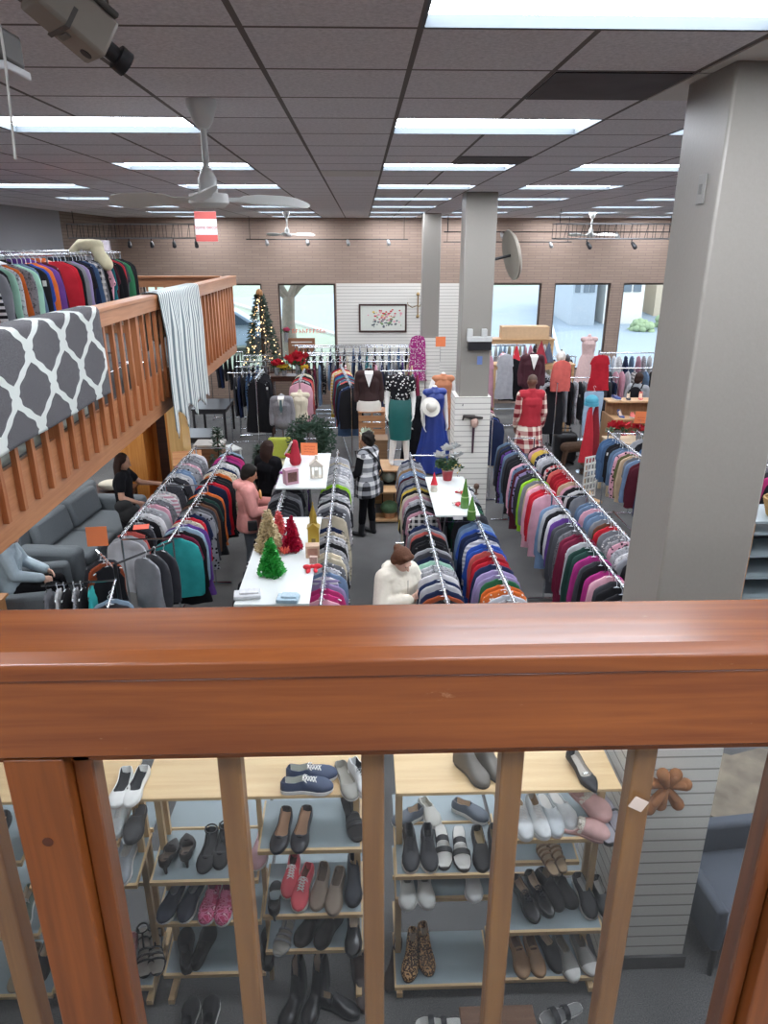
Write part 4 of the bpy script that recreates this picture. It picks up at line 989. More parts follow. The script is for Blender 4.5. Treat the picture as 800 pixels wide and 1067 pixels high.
    def hair(s, t, m, long=0., bun=False, curly=False, seed=1, name='hair', cover=.0, vol=0.):
        h, f, u, r, e = s.hf; k = s.k; mb = MB(); rr = random.Random(seed)
        mb.ell(h + u * .035 * k - f * .026 * k, (.084 * k + vol, .092 * k + vol, .092 * k + vol), 18, 12, rot=e)
        mb.ell(h - u * .02 * k - f * .055 * k, (.078 * k + vol, .058 * k + vol, .085 * k + vol), 14, 10, rot=e)
        for q in (-1, 1): mb.cap(h + u * .05 * k + r * q * .06 * k + f * .01, h - u * .03 * k + r * q * .074 * k - f * .03 * k, .026 * k)
        if cover: mb.cap(h + u * .085 * k + f * .04 * k - r * .04 * k, h + u * .085 * k + f * .04 * k + r * .04 * k, .03 * k)
        if bun: mb.ell(h + u * .06 * k - f * .115 * k, (.045 * k, .042 * k, .042 * k), 12, 8)
        if curly:
            for _ in range(60):
                d = V(rr.gauss(0, 1), rr.gauss(0, 1), rr.gauss(0, 1)).normalized()
                if d.dot(f) > .35 and d.dot(u) < .6: continue
                mb.ell(h + u * .03 * k - f * .03 * k + d * (.09 + vol) * k, (.024, .024, .024), 7, 5)
        if long:
            for i in range(9):
                a = (i / 8 - .5) * 2.7; p = h - f * (.05 + .035 * math.cos(a)) * k + r * .085 * math.sin(a) * k + f * max(0, .05 * (abs(a) - .9)) * k
                tip = p - V(0, 0, long * (1 - .08 * abs(a))) - f * .02 + r * .02 * math.sin(a) + V(rr.uniform(-.01, .01), rr.uniform(-.01, .01), rr.uniform(-.03, .03))
                mb.cap(p + u * .03 * k, p - u * .08 * k, .036 * k, .034 * k); mb.cap(p - u * .08 * k, tip, .034 * k, .018 * k)
        return fuse(name, mb, m, t, .011, 2)
M_BLKHAIR = mat('hair_black', '17130f', .7, var=.4, scale=60, bump=.4, spec=.2); M_DKHAIR = mat('hair_dark', '2a1a14', .7, var=.4, scale=60, bump=.4, spec=.2); M_BRHAIR = mat('hair_brown', '553626', .7, var=.35, scale=60, bump=.4, spec=.2)
M_BCLOTH = mat('black_cloth', '141417', .95, var=.3, scale=20, bump=.3, spec=.12); M_GJEAN = mat('gray_jeans', '5d646c', .9, var=.2, scale=25, bump=.3)
M_PINKH = mat('pink_fleece', 'd9938c', .95, var=.12, scale=22, bump=.5); M_CREAMH = mat('cream_fleece', 'd8d2c2', .95, var=.10, scale=20, bump=.5)
M_LDENIM = mat('light_denim', '9fb0ba', .9, var=.2, scale=14, bump=.4)
def person(loc, rz, label): return thing('person', loc, label, 'person', rz=rz)
E1 = 0
# woman in black at the left rack, facing right (+x)
t = person((-3.28, 9.35, 0), -PI / 2 + .15, 'woman in black short-sleeved top with long dark hair reaching to the left rack')
F = Fig(1.66, shl=(-.165, .03, 1.385), wrl=(-.17, .46, 1.18), ell=(-.21, .20, 1.20), elr=(.22, .0, 1.12), wrr=(.16, .20, 1.02), head=(0, .04, 1.575), look=(0, 1, -.30))
F.body(t, M_SKIN, curl=.5); F.wear(t, 'black_top', M_BCLOTH, arms=0, g=.018, extra=lambda m: [m.cap(F.J['sh' + q], F.J['sh' + q] * .45 + F.J['el' + q] * .55, .07, .062) for q in 'lr'])
F.trousers(t, M_BCLOTH); F.shoes(t, M_BLK); F.hair(t, M_DKHAIR, .34)
b = MB(); b.ell((.25, .10, .86), (.07, .16, .14), 14, 10).ell((.24, .02, .98), (.06, .13, .1), 12, 8).ell((.25, .16, .74), (.06, .1, .14), 12, 8)
o = fuse('bundled_jacket', b, mat('black_jacket', '141416', .8, var=.4, scale=16, bump=.5), None, .014, 2); o.parent = None
o.matrix_world = Matrix.Translation((-3.28, 9.35, 0)) @ Matrix.Rotation(-PI / 2 + .15, 4, 'Z'); tag(o, 'black jacket carried over the arm of the woman at the left rack', 'jacket')
# pink hoodie, facing right
t = person((-1.50, 8.75, 0), -PI / 2 + .2, 'person in pink hoodie and gray jeans standing by the white board with the boxed ornament')
F = Fig(1.66, ell=(-.2, .10, 1.12), wrl=(-.10, .33, 1.13), elr=(.21, .06, 1.10), wrr=(.12, .30, 1.10), head=(0, .05, 1.575), look=(0, 1, -.42))
F.body(t, M_SKIN2, curl=.7); F.wear(t, 'pink_hoodie', M_PINKH, g=.036, arms=.97, hem=(.80, .235), hood=True)
F.trousers(t, M_GJEAN, .016); F.shoes(t, M_BLK); F.hair(t, M_BLKHAIR, 0, vol=.008, cover=1)
MB().ell((0, .165, 1.25), (.09, .02, .06), 12, 8).build('chest_print', mat('gold_print', 'd9a35c', .7), t, 60)
b = MB(); b.box((.27, .03, .93), (.05, .12, .13)); o = b.build('belt_pouch', mat('pouch_black', '1a1a1d', .7), None, bevel=.012)
o.matrix_world = Matrix.Translation((-1.50, 8.75, 0)) @ Matrix.Rotation(-PI / 2 + .2, 4, 'Z'); tag(o, 'small black pouch on the hip of the pink hoodie', 'pouch')
# dark long hair, black top, behind
t = person((-1.40, 10.15, 0), -.5, 'person in black with long dark hair seen from behind beyond the pink hoodie')
F = Fig(1.60, look=(.15, 1, -.25), head=(.0, .03, 1.58)); F.body(t, M_SKIN); F.wear(t, 'black_sweater', M_BCLOTH, g=.03, hem=(.82, .21)); F.trousers(t, M_BCLOTH); F.shoes(t, M_BLK); F.hair(t, M_DKHAIR, .40, vol=.006)
# plaid coat, facing left
M_PLAID = None
def plaid_mat():
    m, nt, b = _new('plaid_flannel'); L_ = nt.links; tc = _n(nt, 'ShaderNodeTexCoord'); sx = _n(nt, 'ShaderNodeSeparateXYZ'); L_.new(tc.outputs['Object'], sx.inputs[0])
    ad = _n(nt, 'ShaderNodeMath', operation='ADD'); L_.new(sx.outputs[0], ad.inputs[0]); L_.new(sx.outputs[1], ad.inputs[1])
    fs = []
    for src, f in ((ad.outputs[0], 48), (sx.outputs[2], 44)):
        mu = _n(nt, 'ShaderNodeMath', operation='MULTIPLY'); mu.inputs[1].default_value = f; L_.new(src, mu.inputs[0])
        si = _n(nt, 'ShaderNodeMath', operation='SINE'); L_.new(mu.outputs[0], si.inputs[0]); g = _n(nt, 'ShaderNodeMath', operation='GREATER_THAN'); g.inputs[1].default_value = .05; L_.new(si.outputs[0], g.inputs[0]); fs.append(g)
    s = _n(nt, 'ShaderNodeMath', operation='ADD'); L_.new(fs[0].outputs[0], s.inputs[0]); L_.new(fs[1].outputs[0], s.inputs[1])
    dv = _n(nt, 'ShaderNodeMath', operation='MULTIPLY'); dv.inputs[1].default_value = .5; L_.new(s.outputs[0], dv.inputs[0])
    cr = _n(nt, 'ShaderNodeValToRGB'); cr.color_ramp.interpolation = 'CONSTANT'; e = cr.color_ramp.elements; e[0].color = lin('1e1f24'); e[1].position = .4; e[1].color = lin('85878c'); q = cr.color_ramp.elements.new(.8); q.color = lin('dfdfdf')
    L_.new(dv.outputs[0], cr.inputs[0]); L_.new(cr.outputs[0], b.inputs['Base Color']); b.inputs['Roughness'].default_value = .95
    return m
M_PLAID = plaid_mat()
t = person((.07, 10.42, 0), .95, 'woman in black and white plaid coat with dark curly hair in the aisle')
F = Fig(1.64, ell=(-.22, .04, 1.10), wrl=(-.20, .24, .98), elr=(.215, -.03, 1.10), wrr=(.215, .05, .88), look=(-.35, 1, -.15), knl=(-.10, .03, .49), anl=(-.13, .05, .08), toel=(-.16, .22, .03))
F.body(t, M_SKIN2, curl=.8); F.wear(t, 'plaid_coat', M_PLAID, g=.038, arms=0, hem=(.66, .235)); 
mb = MB()
for q in 'lr': F.arm(mb, q, .02, .95)
fuse('sleeves', mb, M_BCLOTH, t, .012, 2)
F.trousers(t, M_BCLOTH, .008); F.shoes(t, M_BLK, 'boot', .16); F.hair(t, M_BLKHAIR, 0, curly=True, vol=.012)
b = MB(); b.tube([(-.10, .16, 1.36), (-.02, .185, 1.22), (.12, .17, 1.02), (.24, .08, .82), (.245, .0, .80), (.16, -.16, 1.02), (.02, -.17, 1.24), (-.10, -.08, 1.42)], .012, 8, closed=True)
sb = thing('shoulder_bag', (.07, 10.42, 0), 'black crossbody bag with long strap on the woman in plaid', 'bag', rz=.95)
b.build('strap', M_BLK, sb, 60); MB().box((.285, .02, .72), (.07, .2, .2)).build('pouch', mat('pouch_black', '1a1a1d'), sb, bevel=.02)
# black basket held by her
def basket(loc, label, m, rz=0, w_=.38, d_=.26, h_=.2):
    t = thing('shopping_basket', loc, label, 'basket', rz=rz); b = MB()
    for i in range(6):
        z = h_ * i / 5; e = .85 + .15 * i / 5
        b.tube([(-w_ / 2 * e, -d_ / 2 * e, z), (w_ / 2 * e, -d_ / 2 * e, z), (w_ / 2 * e, d_ / 2 * e, z), (-w_ / 2 * e, d_ / 2 * e, z)], .009, 5, closed=True)
    for i in range(9):
        x = w_ * (i / 8 - .5)
        for s in (-1, 1): b.tube([(x * .85, s * d_ / 2 * .85, 0), (x, s * d_ / 2, h_)], .007, 5)
    for i in range(6):
        y = d_ * (i / 5 - .5)
        for s in (-1, 1): b.tube([(s * w_ / 2 * .85, y * .85, 0), (s * w_ / 2, y, h_)], .007, 5)
    b.bx(-w_ * .42, w_ * .42, -d_ * .42, d_ * .42, 0, .008); b.build('basket_body', m, t, 40)
    MB().tube([(-w_ / 2, 0, h_), (-w_ / 2 * .8, 0, h_ + .11), (w_ / 2 * .8, 0, h_ + .11), (w_ / 2, 0, h_)], .009, 6).build('handle', m, t, 40)
basket(F_p := (at(364, 508, .75) + V(0, 0, -.12)), 'black wire shopping basket held by the woman in plaid', M_BLK, .3, .3, .24, .22)
# cream hoodie, near centre, facing camera-right and looking down
t = person((.31, 6.12, 0), PI + .62, 'person in cream hoodie with brown hair tied back, looking down in the centre aisle')
F = Fig(1.66, ell=(-.25, .10, 1.12), wrl=(-.13, .26, .93), elr=(.26, .08, 1.14), wrr=(.05, .25, 1.22), head=(0, .08, 1.56), neck=(0, .02, 1.43), look=(-.12, .85, -.55))
F.body(t, M_SKIN3, curl=.45, voxel=.008, palm={'r': V(0, -1, -.1), 'rd': V(-1, .1, .3), 'l': V(.5, -.2, -.5)}); F.wear(t, 'cream_hoodie', M_CREAMH, g=.042, arms=.93, hood=True, hem=(.82, .24), wide=1.08)
F.trousers(t, mat('dark_trousers', '2b2d33', .9)); F.shoes(t, M_BLK); F.hair(t, M_BRHAIR, 0, bun=True, vol=.006, cover=1)
b = MB(); b.tube([(.012, .178, 1.36), (.015, .185, 1.2), (.015, .19, 1.0)], .004, 5); b.build('zip', mat('zip_gray', 'a6a196', .4), t, 40)
# person on the sofa at the left edge
# built with the furniture below (needs the seat height)
# far shopper with backpack
t = person((5.95, 15.2, 0), -.55, 'far shopper in gray top and cream trousers wearing a black backpack near the right pillar')
F = Fig(1.70, look=(.4, 1, -.2)); F.body(t, M_SKIN, hands=True); F.wear(t, 'gray_top', mat('gray_knit', '8f9296', .9, var=.15), g=.03); F.trousers(t, mat('cream_trouser', 'dcd5c4', .9), .03); F.shoes(t, M_BLK); F.hair(t, M_DKHAIR, 0, vol=.008)
bp = thing('backpack', (5.95, 15.2, 0), 'black backpack worn by the far shopper in gray', 'backpack', rz=-.55)
MB().ell((0, -.26, 1.22), (.17, .11, .24), 14, 10).build('pack', M_BCLOTH, bp, 60)
b = MB()
for q in (-.1, .1): b.tube([(q, -.2, 1.42), (q, -.02, 1.48), (q, .14, 1.38), (q, .16, 1.2), (q * 1.5, -.1, 1.02)], .014, 6)
b.build('strap', M_BCLOTH, bp, 60)
# far shopper in pink
t = person((4.35, 15.6, 0), .3, 'far shopper with dark hair in a pink top among the racks before the right windows')
F = Fig(1.62, look=(.6, .8, -.2)); F.body(t, M_SKIN); F.wear(t, 'pink_top', mat('pink_knit', 'd98f98', .9, var=.15), g=.028); F.trousers(t, M_BCLOTH); F.shoes(t, M_BLK); F.hair(t, M_DKHAIR, .06, vol=.008)

# ---------------------------------------------------------------- mannequins
def skirt(prof, seg=28, fold=.0, n=9, sy=.72, c=(0, 0), ph=0.):
    rings = []
    for z, r in prof:
        a = fold * max(0, (prof[0][0] - z))
        rings.append([V(c[0] + (r + a * math.cos(n * 2 * PI * k / seg + ph)) * math.cos(2 * PI * k / seg), c[1] + (r * sy + a * math.cos(n * 2 * PI * k / seg + ph)) * math.sin(2 * PI * k / seg), z) for k in range(seg)])
    return MB().loft(rings)
def mannequin(loc, rz, label, h=1.75, headless=True, m=M_MANN, legs=True, name='mannequin', arms=True, **j):
    t = thing(name, loc, label, 'mannequin', rz=rz); F = Fig(h, **j); mb = MB(); F.torso(mb)
    for q in 'lr':
        if arms: F.arm(mb, q); fingers(mb, F.J['wr' + q], F.J['wr' + q] - F.J['el' + q], V(.6 if q == 'l' else -.6, .2, 0), F.k, .25, 1 if q == 'l' else -1)
        if legs: F.leg(mb, q); F.foot(mb, q)
    if headless: mb.cap(F.J['neck'] - V(0, 0, .05), F.J['neck'] + V(0, 0, .035), .052 * F.k, .045 * F.k)
    else: F.headshape(mb)
    fuse('body', mb, m, t, .012, 3)
    if legs: MB().lathe([(.17, 0), (.17, .008), (.02, .012)], (0, -.03, -.004), 24).build('stand_base', mat('stand_glass', 'a8adb0', .2), t, 40)
    return t, F
M_TEAL = mat('teal_leather', '1d5b58', .35, var=.15, scale=8, bump=.15); M_BPRINT = mat('black_print', '1d1b20', .8, var=.9, scale=38); M_ROYAL = mat('royal_satin', '15307f', .4, var=.25, scale=5, bump=.2)
M_RUST = mat('rust_knit', 'b0714f', .9, var=.12, scale=18); M_CHOC = mat('chocolate_knit', '2c1514', .9, var=.25); M_OFFW = mat('off_white', 'dcd8ce', .8, var=.06)
M_REDV = mat('red_vest', 'a81d2c', .85, var=.12); M_REDP = None
def redplaid():
    m = M_PLAID.copy(); m.name = 'red_plaid'
    e = [n for n in m.node_tree.nodes if n.type == 'VALTORGB'][0].color_ramp.elements
    e[0].color = lin('7d1c26'); e[1].color = lin('b98a82'); e[2].color = lin('e6dccb')
    return m
M_REDP = redplaid()
M_PLINTH = mat('plinth_gray', '7c7d80', .6); M_PALEWOOD = wood('pale_wood', 'b08a5c', 'cda77a', 'X', .5, .7, 0, .03)
def plinth(loc, dims, label, m=None):
    o = MB().bx(-dims[0] / 2, dims[0] / 2, -dims[1] / 2, dims[1] / 2, 0, dims[2]).build('display_platform', m or M_PLINTH, None, bevel=.008); o.location = loc
    return tag(o, label, 'platform')
# teal skirt figure
t, F = mannequin((.62, 11.62, .805), PI - .1, 'white headless mannequin in black printed top and teal leather skirt', 1.74, anl=(-.11, -.02, .08), anr=(.14, .05, .08))
mb = MB(); F.torso(mb, .014)
for q in 'lr': mb.cap(F.J['sh' + q], F.J['sh' + q] * .55 + F.J['el' + q] * .45, .075, .07)
o = fuse('printed_top', mb, FAB['motif'], t, .012, 2); o.color = lin('17161a')
k = F.k; skirt([(1.08 * k, .165 * k), (1.0 * k, .188 * k), (.9 * k, .208 * k), (.75 * k, .20 * k), (.55 * k, .18 * k), (.42 * k, .172 * k)]).build('skirt', M_TEAL, t, 60)
# royal blue gown figure
plinth((1.24, 12.15, 0), (.62, .5, .5), 'gray display platform under the royal blue gown')
t, F = mannequin((1.24, 12.15, .512), PI + .25, 'white mannequin in long royal blue gown behind the centre rack', 1.72, legs=False)
mb = MB(); F.torso(mb, .012); fuse('bodice', mb, M_ROYAL, t, .012, 2)
skirt([(1.1, .13), (1.0, .165), (.9, .19), (.6, .24), (.3, .31), (.02, .38)], 54, .03, 9).build('gown_skirt', M_ROYAL, t, 60)
h = thing('sun_hat', aty(449, 424, 11.86), 'white wide-brimmed hat propped on the shoulder of the blue gown', 'hat', rot=(math.radians(62), 0, .35))
MB().lathe([(.0, .10), (.06, .10), (.085, .07), (.09, .0), (.17, -.01), (.17, -.016), (.088, -.008), (.08, .06), (.0, .09)], seg=30).build('brim_and_crown', M_OFFW, h, 60)
MB().lathe([(.0915, .0), (.0905, .025), (.088, .025), (.088, 0)], seg=30).build('band', mat('hat_band', 'c9c4b8', .7), h, 60)
# rust dress figure
plinth((1.56, 13.75, 0), (.5, .5, .42), 'gray display platform under the rust dress')
t, F = mannequin((1.56, 13.75, .43), PI, 'white mannequin in sleeveless rust dress beside the far gray pillar', 1.76, elr=(.26, .05, 1.12), wrr=(.2, .2, .95))
mb = MB(); F.torso(mb, .012); fuse('dress_top', mb, M_RUST, t, .012, 2)
skirt([(1.1, .13), (1.0, .16), (.9, .185), (.7, .18), (.45, .175)], 40, .01).build('dress_skirt', M_RUST, t, 60)
# black dress figure
t, F = mannequin((.92, 12.85, .25), PI + .3, 'white mannequin in long black dress between the teal skirt and blue gown', 1.70, legs=False, elr=(.27, .02, 1.14), wrr=(.18, .16, 1.0))
plinth((.92, 12.85, 0), (.5, .5, .24), 'gray display platform under the black dress')
mb = MB(); F.torso(mb, .012); fuse('bodice', mb, M_BCLOTH, t, .012, 2)
skirt([(1.08, .13), (.95, .175), (.6, .2), (.3, .23), (.02, .27)], 40, .015).build('dress_skirt', M_BCLOTH, t, 60)
# brown top with white shorts on the wooden slat crate
t, F = mannequin((.12, 13.32, .475), PI, 'white half mannequin in dark brown top and white shorts above the slatted crate', 1.90, legs=False, arms=False)
k = F.k; mb = MB(); F.torso(mb, .02); mb.loft([[V(r_ * math.cos(i * PI / 10), r_ * .74 * math.sin(i * PI / 10), z) for i in range(20)] for z, r_ in ((1.12 * k, .17), (1.0 * k, .218), (.97 * k, .222))])
for q in 'lr': F.arm(mb, q, .012, .6)
fuse('brown_top', mb, M_CHOC, t, .012, 2)
k = F.k; skirt([(.99 * k, .16 * k), (.96 * k, .19 * k), (.9 * k, .203 * k), (.79 * k, .21 * k)]).build('white_shorts', M_OFFW, t, 60)
MB().add([(-.07 * k, .135 * k, 1.42 * k), (.07 * k, .135 * k, 1.42 * k), (0, .152 * k, 1.2 * k), (-.07 * k, .05 * k, 1.46 * k), (.07 * k, .05 * k, 1.46 * k)], [(0, 2, 1), (0, 1, 4, 3)]).build('neckline', M_MANN, t)
# maroon V-neck torso
t, F = mannequin((3.16, 13.3, .92), PI, 'white half mannequin in dark maroon V-neck sweater behind the red vest', 1.70, legs=False, arms=False)
MB().tube([(0, 0, -.9), (0, 0, .9)], .018, 8).lathe([(.18, -.92), (.18, -.9), (.02, -.89)], seg=24).build('stand', M_CHROME, t, 40)
mb = MB(); F.torso(mb, .022)
for q in 'lr': F.arm(mb, q, .014, .8)
fuse('maroon_sweater', mb, mat('maroon_knit', '3a0f1c', .9, var=.2), t, .012, 2)
MB().add([(-.07, .152, 1.44), (.07, .152, 1.44), (0, .16, 1.20), (-.07, .06, 1.47), (.07, .06, 1.47)], [(0, 2, 1), (0, 1, 4, 3)]).build('neckline', M_MANN, t)
# red vest, plaid sleeves and skirt, seen from behind
plinth((2.74, 11.42, 0), (.5, .4, .56), 'gray display platform under the red vest mannequin at the far end of the right rack')
t, F = mannequin((2.74, 11.42, .572), .05, 'brown-headed mannequin in red vest with plaid sleeves and plaid skirt', 1.76, headless=False, m=mat('mannequin_brown', '6f4a3a', .5))
mb = MB(); F.torso(mb, .024); fuse('red_vest', mb, M_REDV, t, .012, 2)
mb = MB()
for q in 'lr': F.arm(mb, q, .02, .95)
fuse('plaid_sleeves', mb, M_REDP, t, .012, 2)
skirt([(1.04, .15), (.98, .18), (.88, .205), (.7, .225), (.5, .25)], 48, .02, 12).build('plaid_skirt', M_REDP, t, 60)
h, f, u, r, e = F.hf; b = MB(); b.ell(h + V(0, -.012, .035), (.078, .094, .088), 16, 10); fuse('cropped_hair', b, mat('cropped_hair', '4d372c', .7), t, .012, 1)
# cream dress form and gray suit at the left back
t, F = mannequin((-1.25, 14.2, .12), PI, 'cream dress form torso on a stand by the wreath', 1.66, legs=False, arms=False, m=mat('form_cream', 'd6cbb2', .8, var=.06), name='dress_form')
MB().tube([(0, 0, -.1), (0, 0, .85)], .02, 8).lathe([(.2, -.12), (.2, -.1), (.02, -.08)], seg=24).build('stand', M_CHROME, t, 40)
t, F = mannequin((-1.58, 13.85, .10), PI, 'half mannequin wearing gray suit jacket behind the green cushion', 1.66, legs=False, arms=False, name='suit_form')
MB().tube([(0, 0, -.1), (0, 0, .85)], .02, 8).lathe([(.2, -.1), (.2, -.08), (.02, -.07)], seg=24).build('stand', M_CHROME, t, 40)
mb = MB(); F.torso(mb, .022)
for q in 'lr': F.arm(mb, q, .016, .85)
fuse('suit_jacket', mb, mat('suit_gray', '77757a', .9, var=.3, scale=40), t, .012, 2)
MB().add([(-.06, .15, 1.40), (.06, .15, 1.40), (0, .165, 1.10), (-.06, .06, 1.44), (.06, .06, 1.44)], [(0, 2, 1), (0, 1, 4, 3)]).build('shirt_front', M_OFFW, t)
MB().add([(-.02, .165, 1.38), (.02, .165, 1.38), (.03, .172, 1.2), (0, .172, 1.12), (-.03, .172, 1.2)], [(0, 4, 3, 2, 1)]).build('tie', mat('tie_teal', '3c565a', .6), t)
# ---------------------------------------------------------------- displays on the white boards
M_BOARD = mat('white_board', 'cdd4d2', .35, var=.02); M_BOARDE = mat('board_edge', '8a6a48', .7)
def board(x0, x1, y0, y1, z, label):
    t = thing('display_board', ((x0 + x1) / 2, (y0 + y1) / 2, z), label, 'board'); w_, d_ = (x1 - x0) / 2, (y1 - y0) / 2
    MB().bx(-w_, w_, -d_, d_, .004, .024).build('top_panel', M_BOARD, t, bevel=.002)
    b = MB(); n = int(w_ * 2 / .06)
    for i in range(n + 1): b.tube([(-w_ + .01 + (2 * w_ - .02) * i / n, -d_ - .006, .012), (-w_ + .01 + (2 * w_ - .02) * i / n, -d_ - .006, -.05)], .002, 4)
    b.tube([(-w_, -d_ - .006, -.05), (w_, -d_ - .006, -.05)], .0025, 4); b.build('wire_edge', M_CHROME, t, 40)
BT = BZ + .030; BS = BT + .0245
board(-1.08, -.46, 5.28, 7.30, BT, 'long white board on the centre-left rack holding the glitter trees')
board(-1.08, -.46, 8.30, 9.85, BT, 'white board farther back holding the boxed ornament and lantern house')
board(.79, 1.28, 7.30, 8.70, BT, 'white board on the centre rack holding poinsettia and bottle trees')
def tuft_tree(name, loc, h, r, m, label, n=420, seed=1, blob=.014, base=True):
    t = thing(name, loc, label, 'christmas tree'); rr = random.Random(seed); b = MB()
    b.lathe([(r * .80, .01), (r * .5, h * .4), (r * .12, h * .93), (.002, h * .95)], seg=16)
    for i in range(n):
        q = 1 - math.sqrt(rr.random()); z = .01 + h * .97 * q; a = rr.uniform(0, 2 * PI); rad = r * (1 - q) * rr.uniform(.82, 1.05) + .004
        o = V(rad * math.cos(a), rad * math.sin(a), z); s = blob * rr.uniform(.7, 1.3)
        d = V(math.cos(a), math.sin(a), rr.uniform(-.3, .6)).normalized(); u_ = d.orthogonal().normalized(); w_ = d.cross(u_)
        b.add([o + u_ * s, o - u_ * s, o + d * s * 1.6 + w_ * s * .4, o + w_ * s], [(0, 1, 2), (0, 2, 3), (1, 3, 2)])
    b.build('tinsel', m, t)
    if base: MB().lathe([(r * .5, 0), (r * .5, .012), (.01, .014)], seg=16).build('base', M_BOARDE, t, 40)
    return t
M_GRN = mat('green_glitter', '2f9a3c', .25, .5, var=.6, scale=60); M_REDG = mat('red_glitter', 'b01638', .25, .5, var=.5, scale=60); M_GLD = mat('gold_glitter', 'c2ad84', .3, .4, var=.4, scale=60)
p = at(283, 598, BS); tuft_tree('tinsel_tree', p, .37, .115, M_GRN, 'green glitter tree at the front of the long white board', 520, 1)
p = at(281, 573, BS); tuft_tree('tinsel_tree', p + V(0, .0, 0), .42, .125, M_GLD, 'pale gold bushy glitter tree behind the green one', 600, 2, .02)
p = at(304, 573, BS); tuft_tree('tinsel_tree', p, .37, .10, M_REDG, 'red glitter tree on the long white board', 520, 3)
p = at(291, 556, BS) + V(0, .02, 0); tuft_tree('tinsel_tree', p, .24, .06, mat('coral_glitter', 'd0484a', .3, .3, var=.5, scale=60), 'small coral red tree half hidden behind the red glitter tree', 240, 4)
p = at(296, 579, BS) + V(0, .0, 0); b = MB(); rr = random.Random(5)
for _ in range(14): b.cap((0, 0, .03), (rr.uniform(-.05, .05), rr.uniform(-.04, .04), rr.uniform(.03, .09)), .012, .006)
o = b.build('red_bow', mat('bow_red', 'b8402e', .7), None, 60); o.location = p; tag(o, 'small rusty red bow at the foot of the gold glitter tree', 'bow')
# gold steeple house and cardboard boxes
gp = at(327, 565, BS)
t = thing('gold_steeple_house', gp, 'gold church-shaped ornament with tall spire on the long white board', 'ornament')
MG = mat('brass_gold', 'b99a3c', .3, .6, var=.2)
MB().bx(-.055, .055, -.05, .05, 0, .17).build('house', MG, t, bevel=.002)
MB().add([(-.065, -.06, .165), (.065, -.06, .165), (.065, .06, .165), (-.065, .06, .165), (0, -.06, .22), (0, .06, .22)], [(0, 1, 4), (2, 3, 5), (1, 2, 5, 4), (3, 0, 4, 5), (0, 3, 2, 1)]).build('roof', MG, t)
MB().lathe([(.035, .19), (.035, .27), (.04, .27), (.004, .40)], seg=4).build('spire', MG, t); MB().tube([(0, 0, .39), (0, 0, .43)], .003, 5).tube([(-.012, 0, .415), (.012, 0, .415)], .003, 5).build('cross', MG, t)
MB().bx(-.02, .02, -.052, -.049, .0, .06).build('door', mat('gold_dark', '6a5420', .4), t)
def carton(loc, d, label, m, rz=0, face=None, name='gift_box'):
    t = thing(name, loc, label, 'box', rz=rz); MB().bx(-d[0] / 2, d[0] / 2, -d[1] / 2, d[1] / 2, 0, d[2]).build('carton', m, t, bevel=.002)
    if face: MB().bx(-d[0] * .36, d[0] * .36, -d[1] / 2 - .0015, -d[1] / 2, d[2] * .18, d[2] * .82).build('picture_panel', face, t)
    return t
M_KRAFT = mat('kraft_print', 'b79a80', .7, var=.35, scale=40)
p = at(326, 578, BS) + V(0, -.03, 0); carton(p, (.13, .10, .12), 'brown printed carton standing in front of the gold steeple house', M_KRAFT, .05, mat('kraft_panel', '9d6e5c', .6, var=.5, scale=30))
p = at(327, 585, BS) + V(.0, -.04, 0); carton(p, (.07, .04, .07), 'small patterned box in front of the brown carton', mat('pattern_box', 'a88f84', .7, var=.5, scale=60), -.1)
# red felt bird/bow flat on the board
b = MB(); 
for x, y, z, rx, ry, rz_ in ((-.045, .01, .026, .042, .028, .024), (.045, .02, .028, .042, .026, .026), (0, .01, .034, .02, .018, .018), (-.03, -.045, .012, .022, .045, .012), (.035, -.04, .012, .02, .042, .012), (.07, .035, .018, .03, .018, .016)): b.ell((x, y, z), (rx, ry, rz_), 12, 8, rot=(0, 0, x * 6))
o = fuse('red_bow', b, mat('felt_red', 'c2202c', .85, var=.15), None, .006, 1); o.location = at(325, 594, BS) + V(0, 0, .0); tag(o, 'crumpled bright red bow lying on the long white board', 'bow')
# white poinsettia-print fabric packets at the near corner
for i, (px, py, w_, lab) in enumerate(((258, 622, .15, 'clear packet of folded white fabric at the near corner of the long white board'), (300, 626, .12, 'pale blue folded packet at the near edge of the long white board'))):
    o = MB().box((0, 0, .022), (w_ * 1.5, .13, .036)).box((w_ * .1, .01, .048), (w_ * 1.1, .09, .016)).build('fabric_packet', mat('packet_%d' % i, ('c4c7ca', '9ab4c2')[i], .3, var=.3, scale=26, bump=.6), None, bevel=.012, seg=3, rot=(0, 0, .12 - .2 * i)); o.location = at(px, py, BS); tag(o, lab, 'packet')
# second board
p = at(308, 484, BS); t = thing('red_figurine', p, 'tall red cloaked figure with pale hair trim on the farther white board', 'figurine')
b = MB(); b.cap((0, 0, .06), (0, 0, .22), .085, .055).cap((0, 0, .22), (0, .0, .30), .05, .045).cap((.0, 0, .1), (-.11, -.02, .14), .04, .03); fuse('cloak', b, mat('velvet_red', 'a01028', .8, var=.25), t, .010, 2)
b = MB(); b.tube([(-.035, -.03, .32), (-.05, -.0, .30), (-.09, .02, .22), (-.14, 0, .14)], .014, 8); b.build('white_trim', M_OFFW, t, 60)
p = at(305, 503, BS) + V(0, .0, 0); t = carton(p + V(-.02, -.02, 0), (.17, .11, .19), 'pink boxed ornament with a window on the farther white board', mat('box_pink', 'b58a98', .6, var=.15), .5, mat('box_window', '5c3a34', .4, var=.8, scale=30))
p = at(330, 497, BS); t = thing('lantern_house', p, 'whitewashed lantern house with gabled roof on the farther white board', 'lantern')
MW = mat('whitewash', 'cfc8bb', .8, var=.2, scale=30); b = MB()
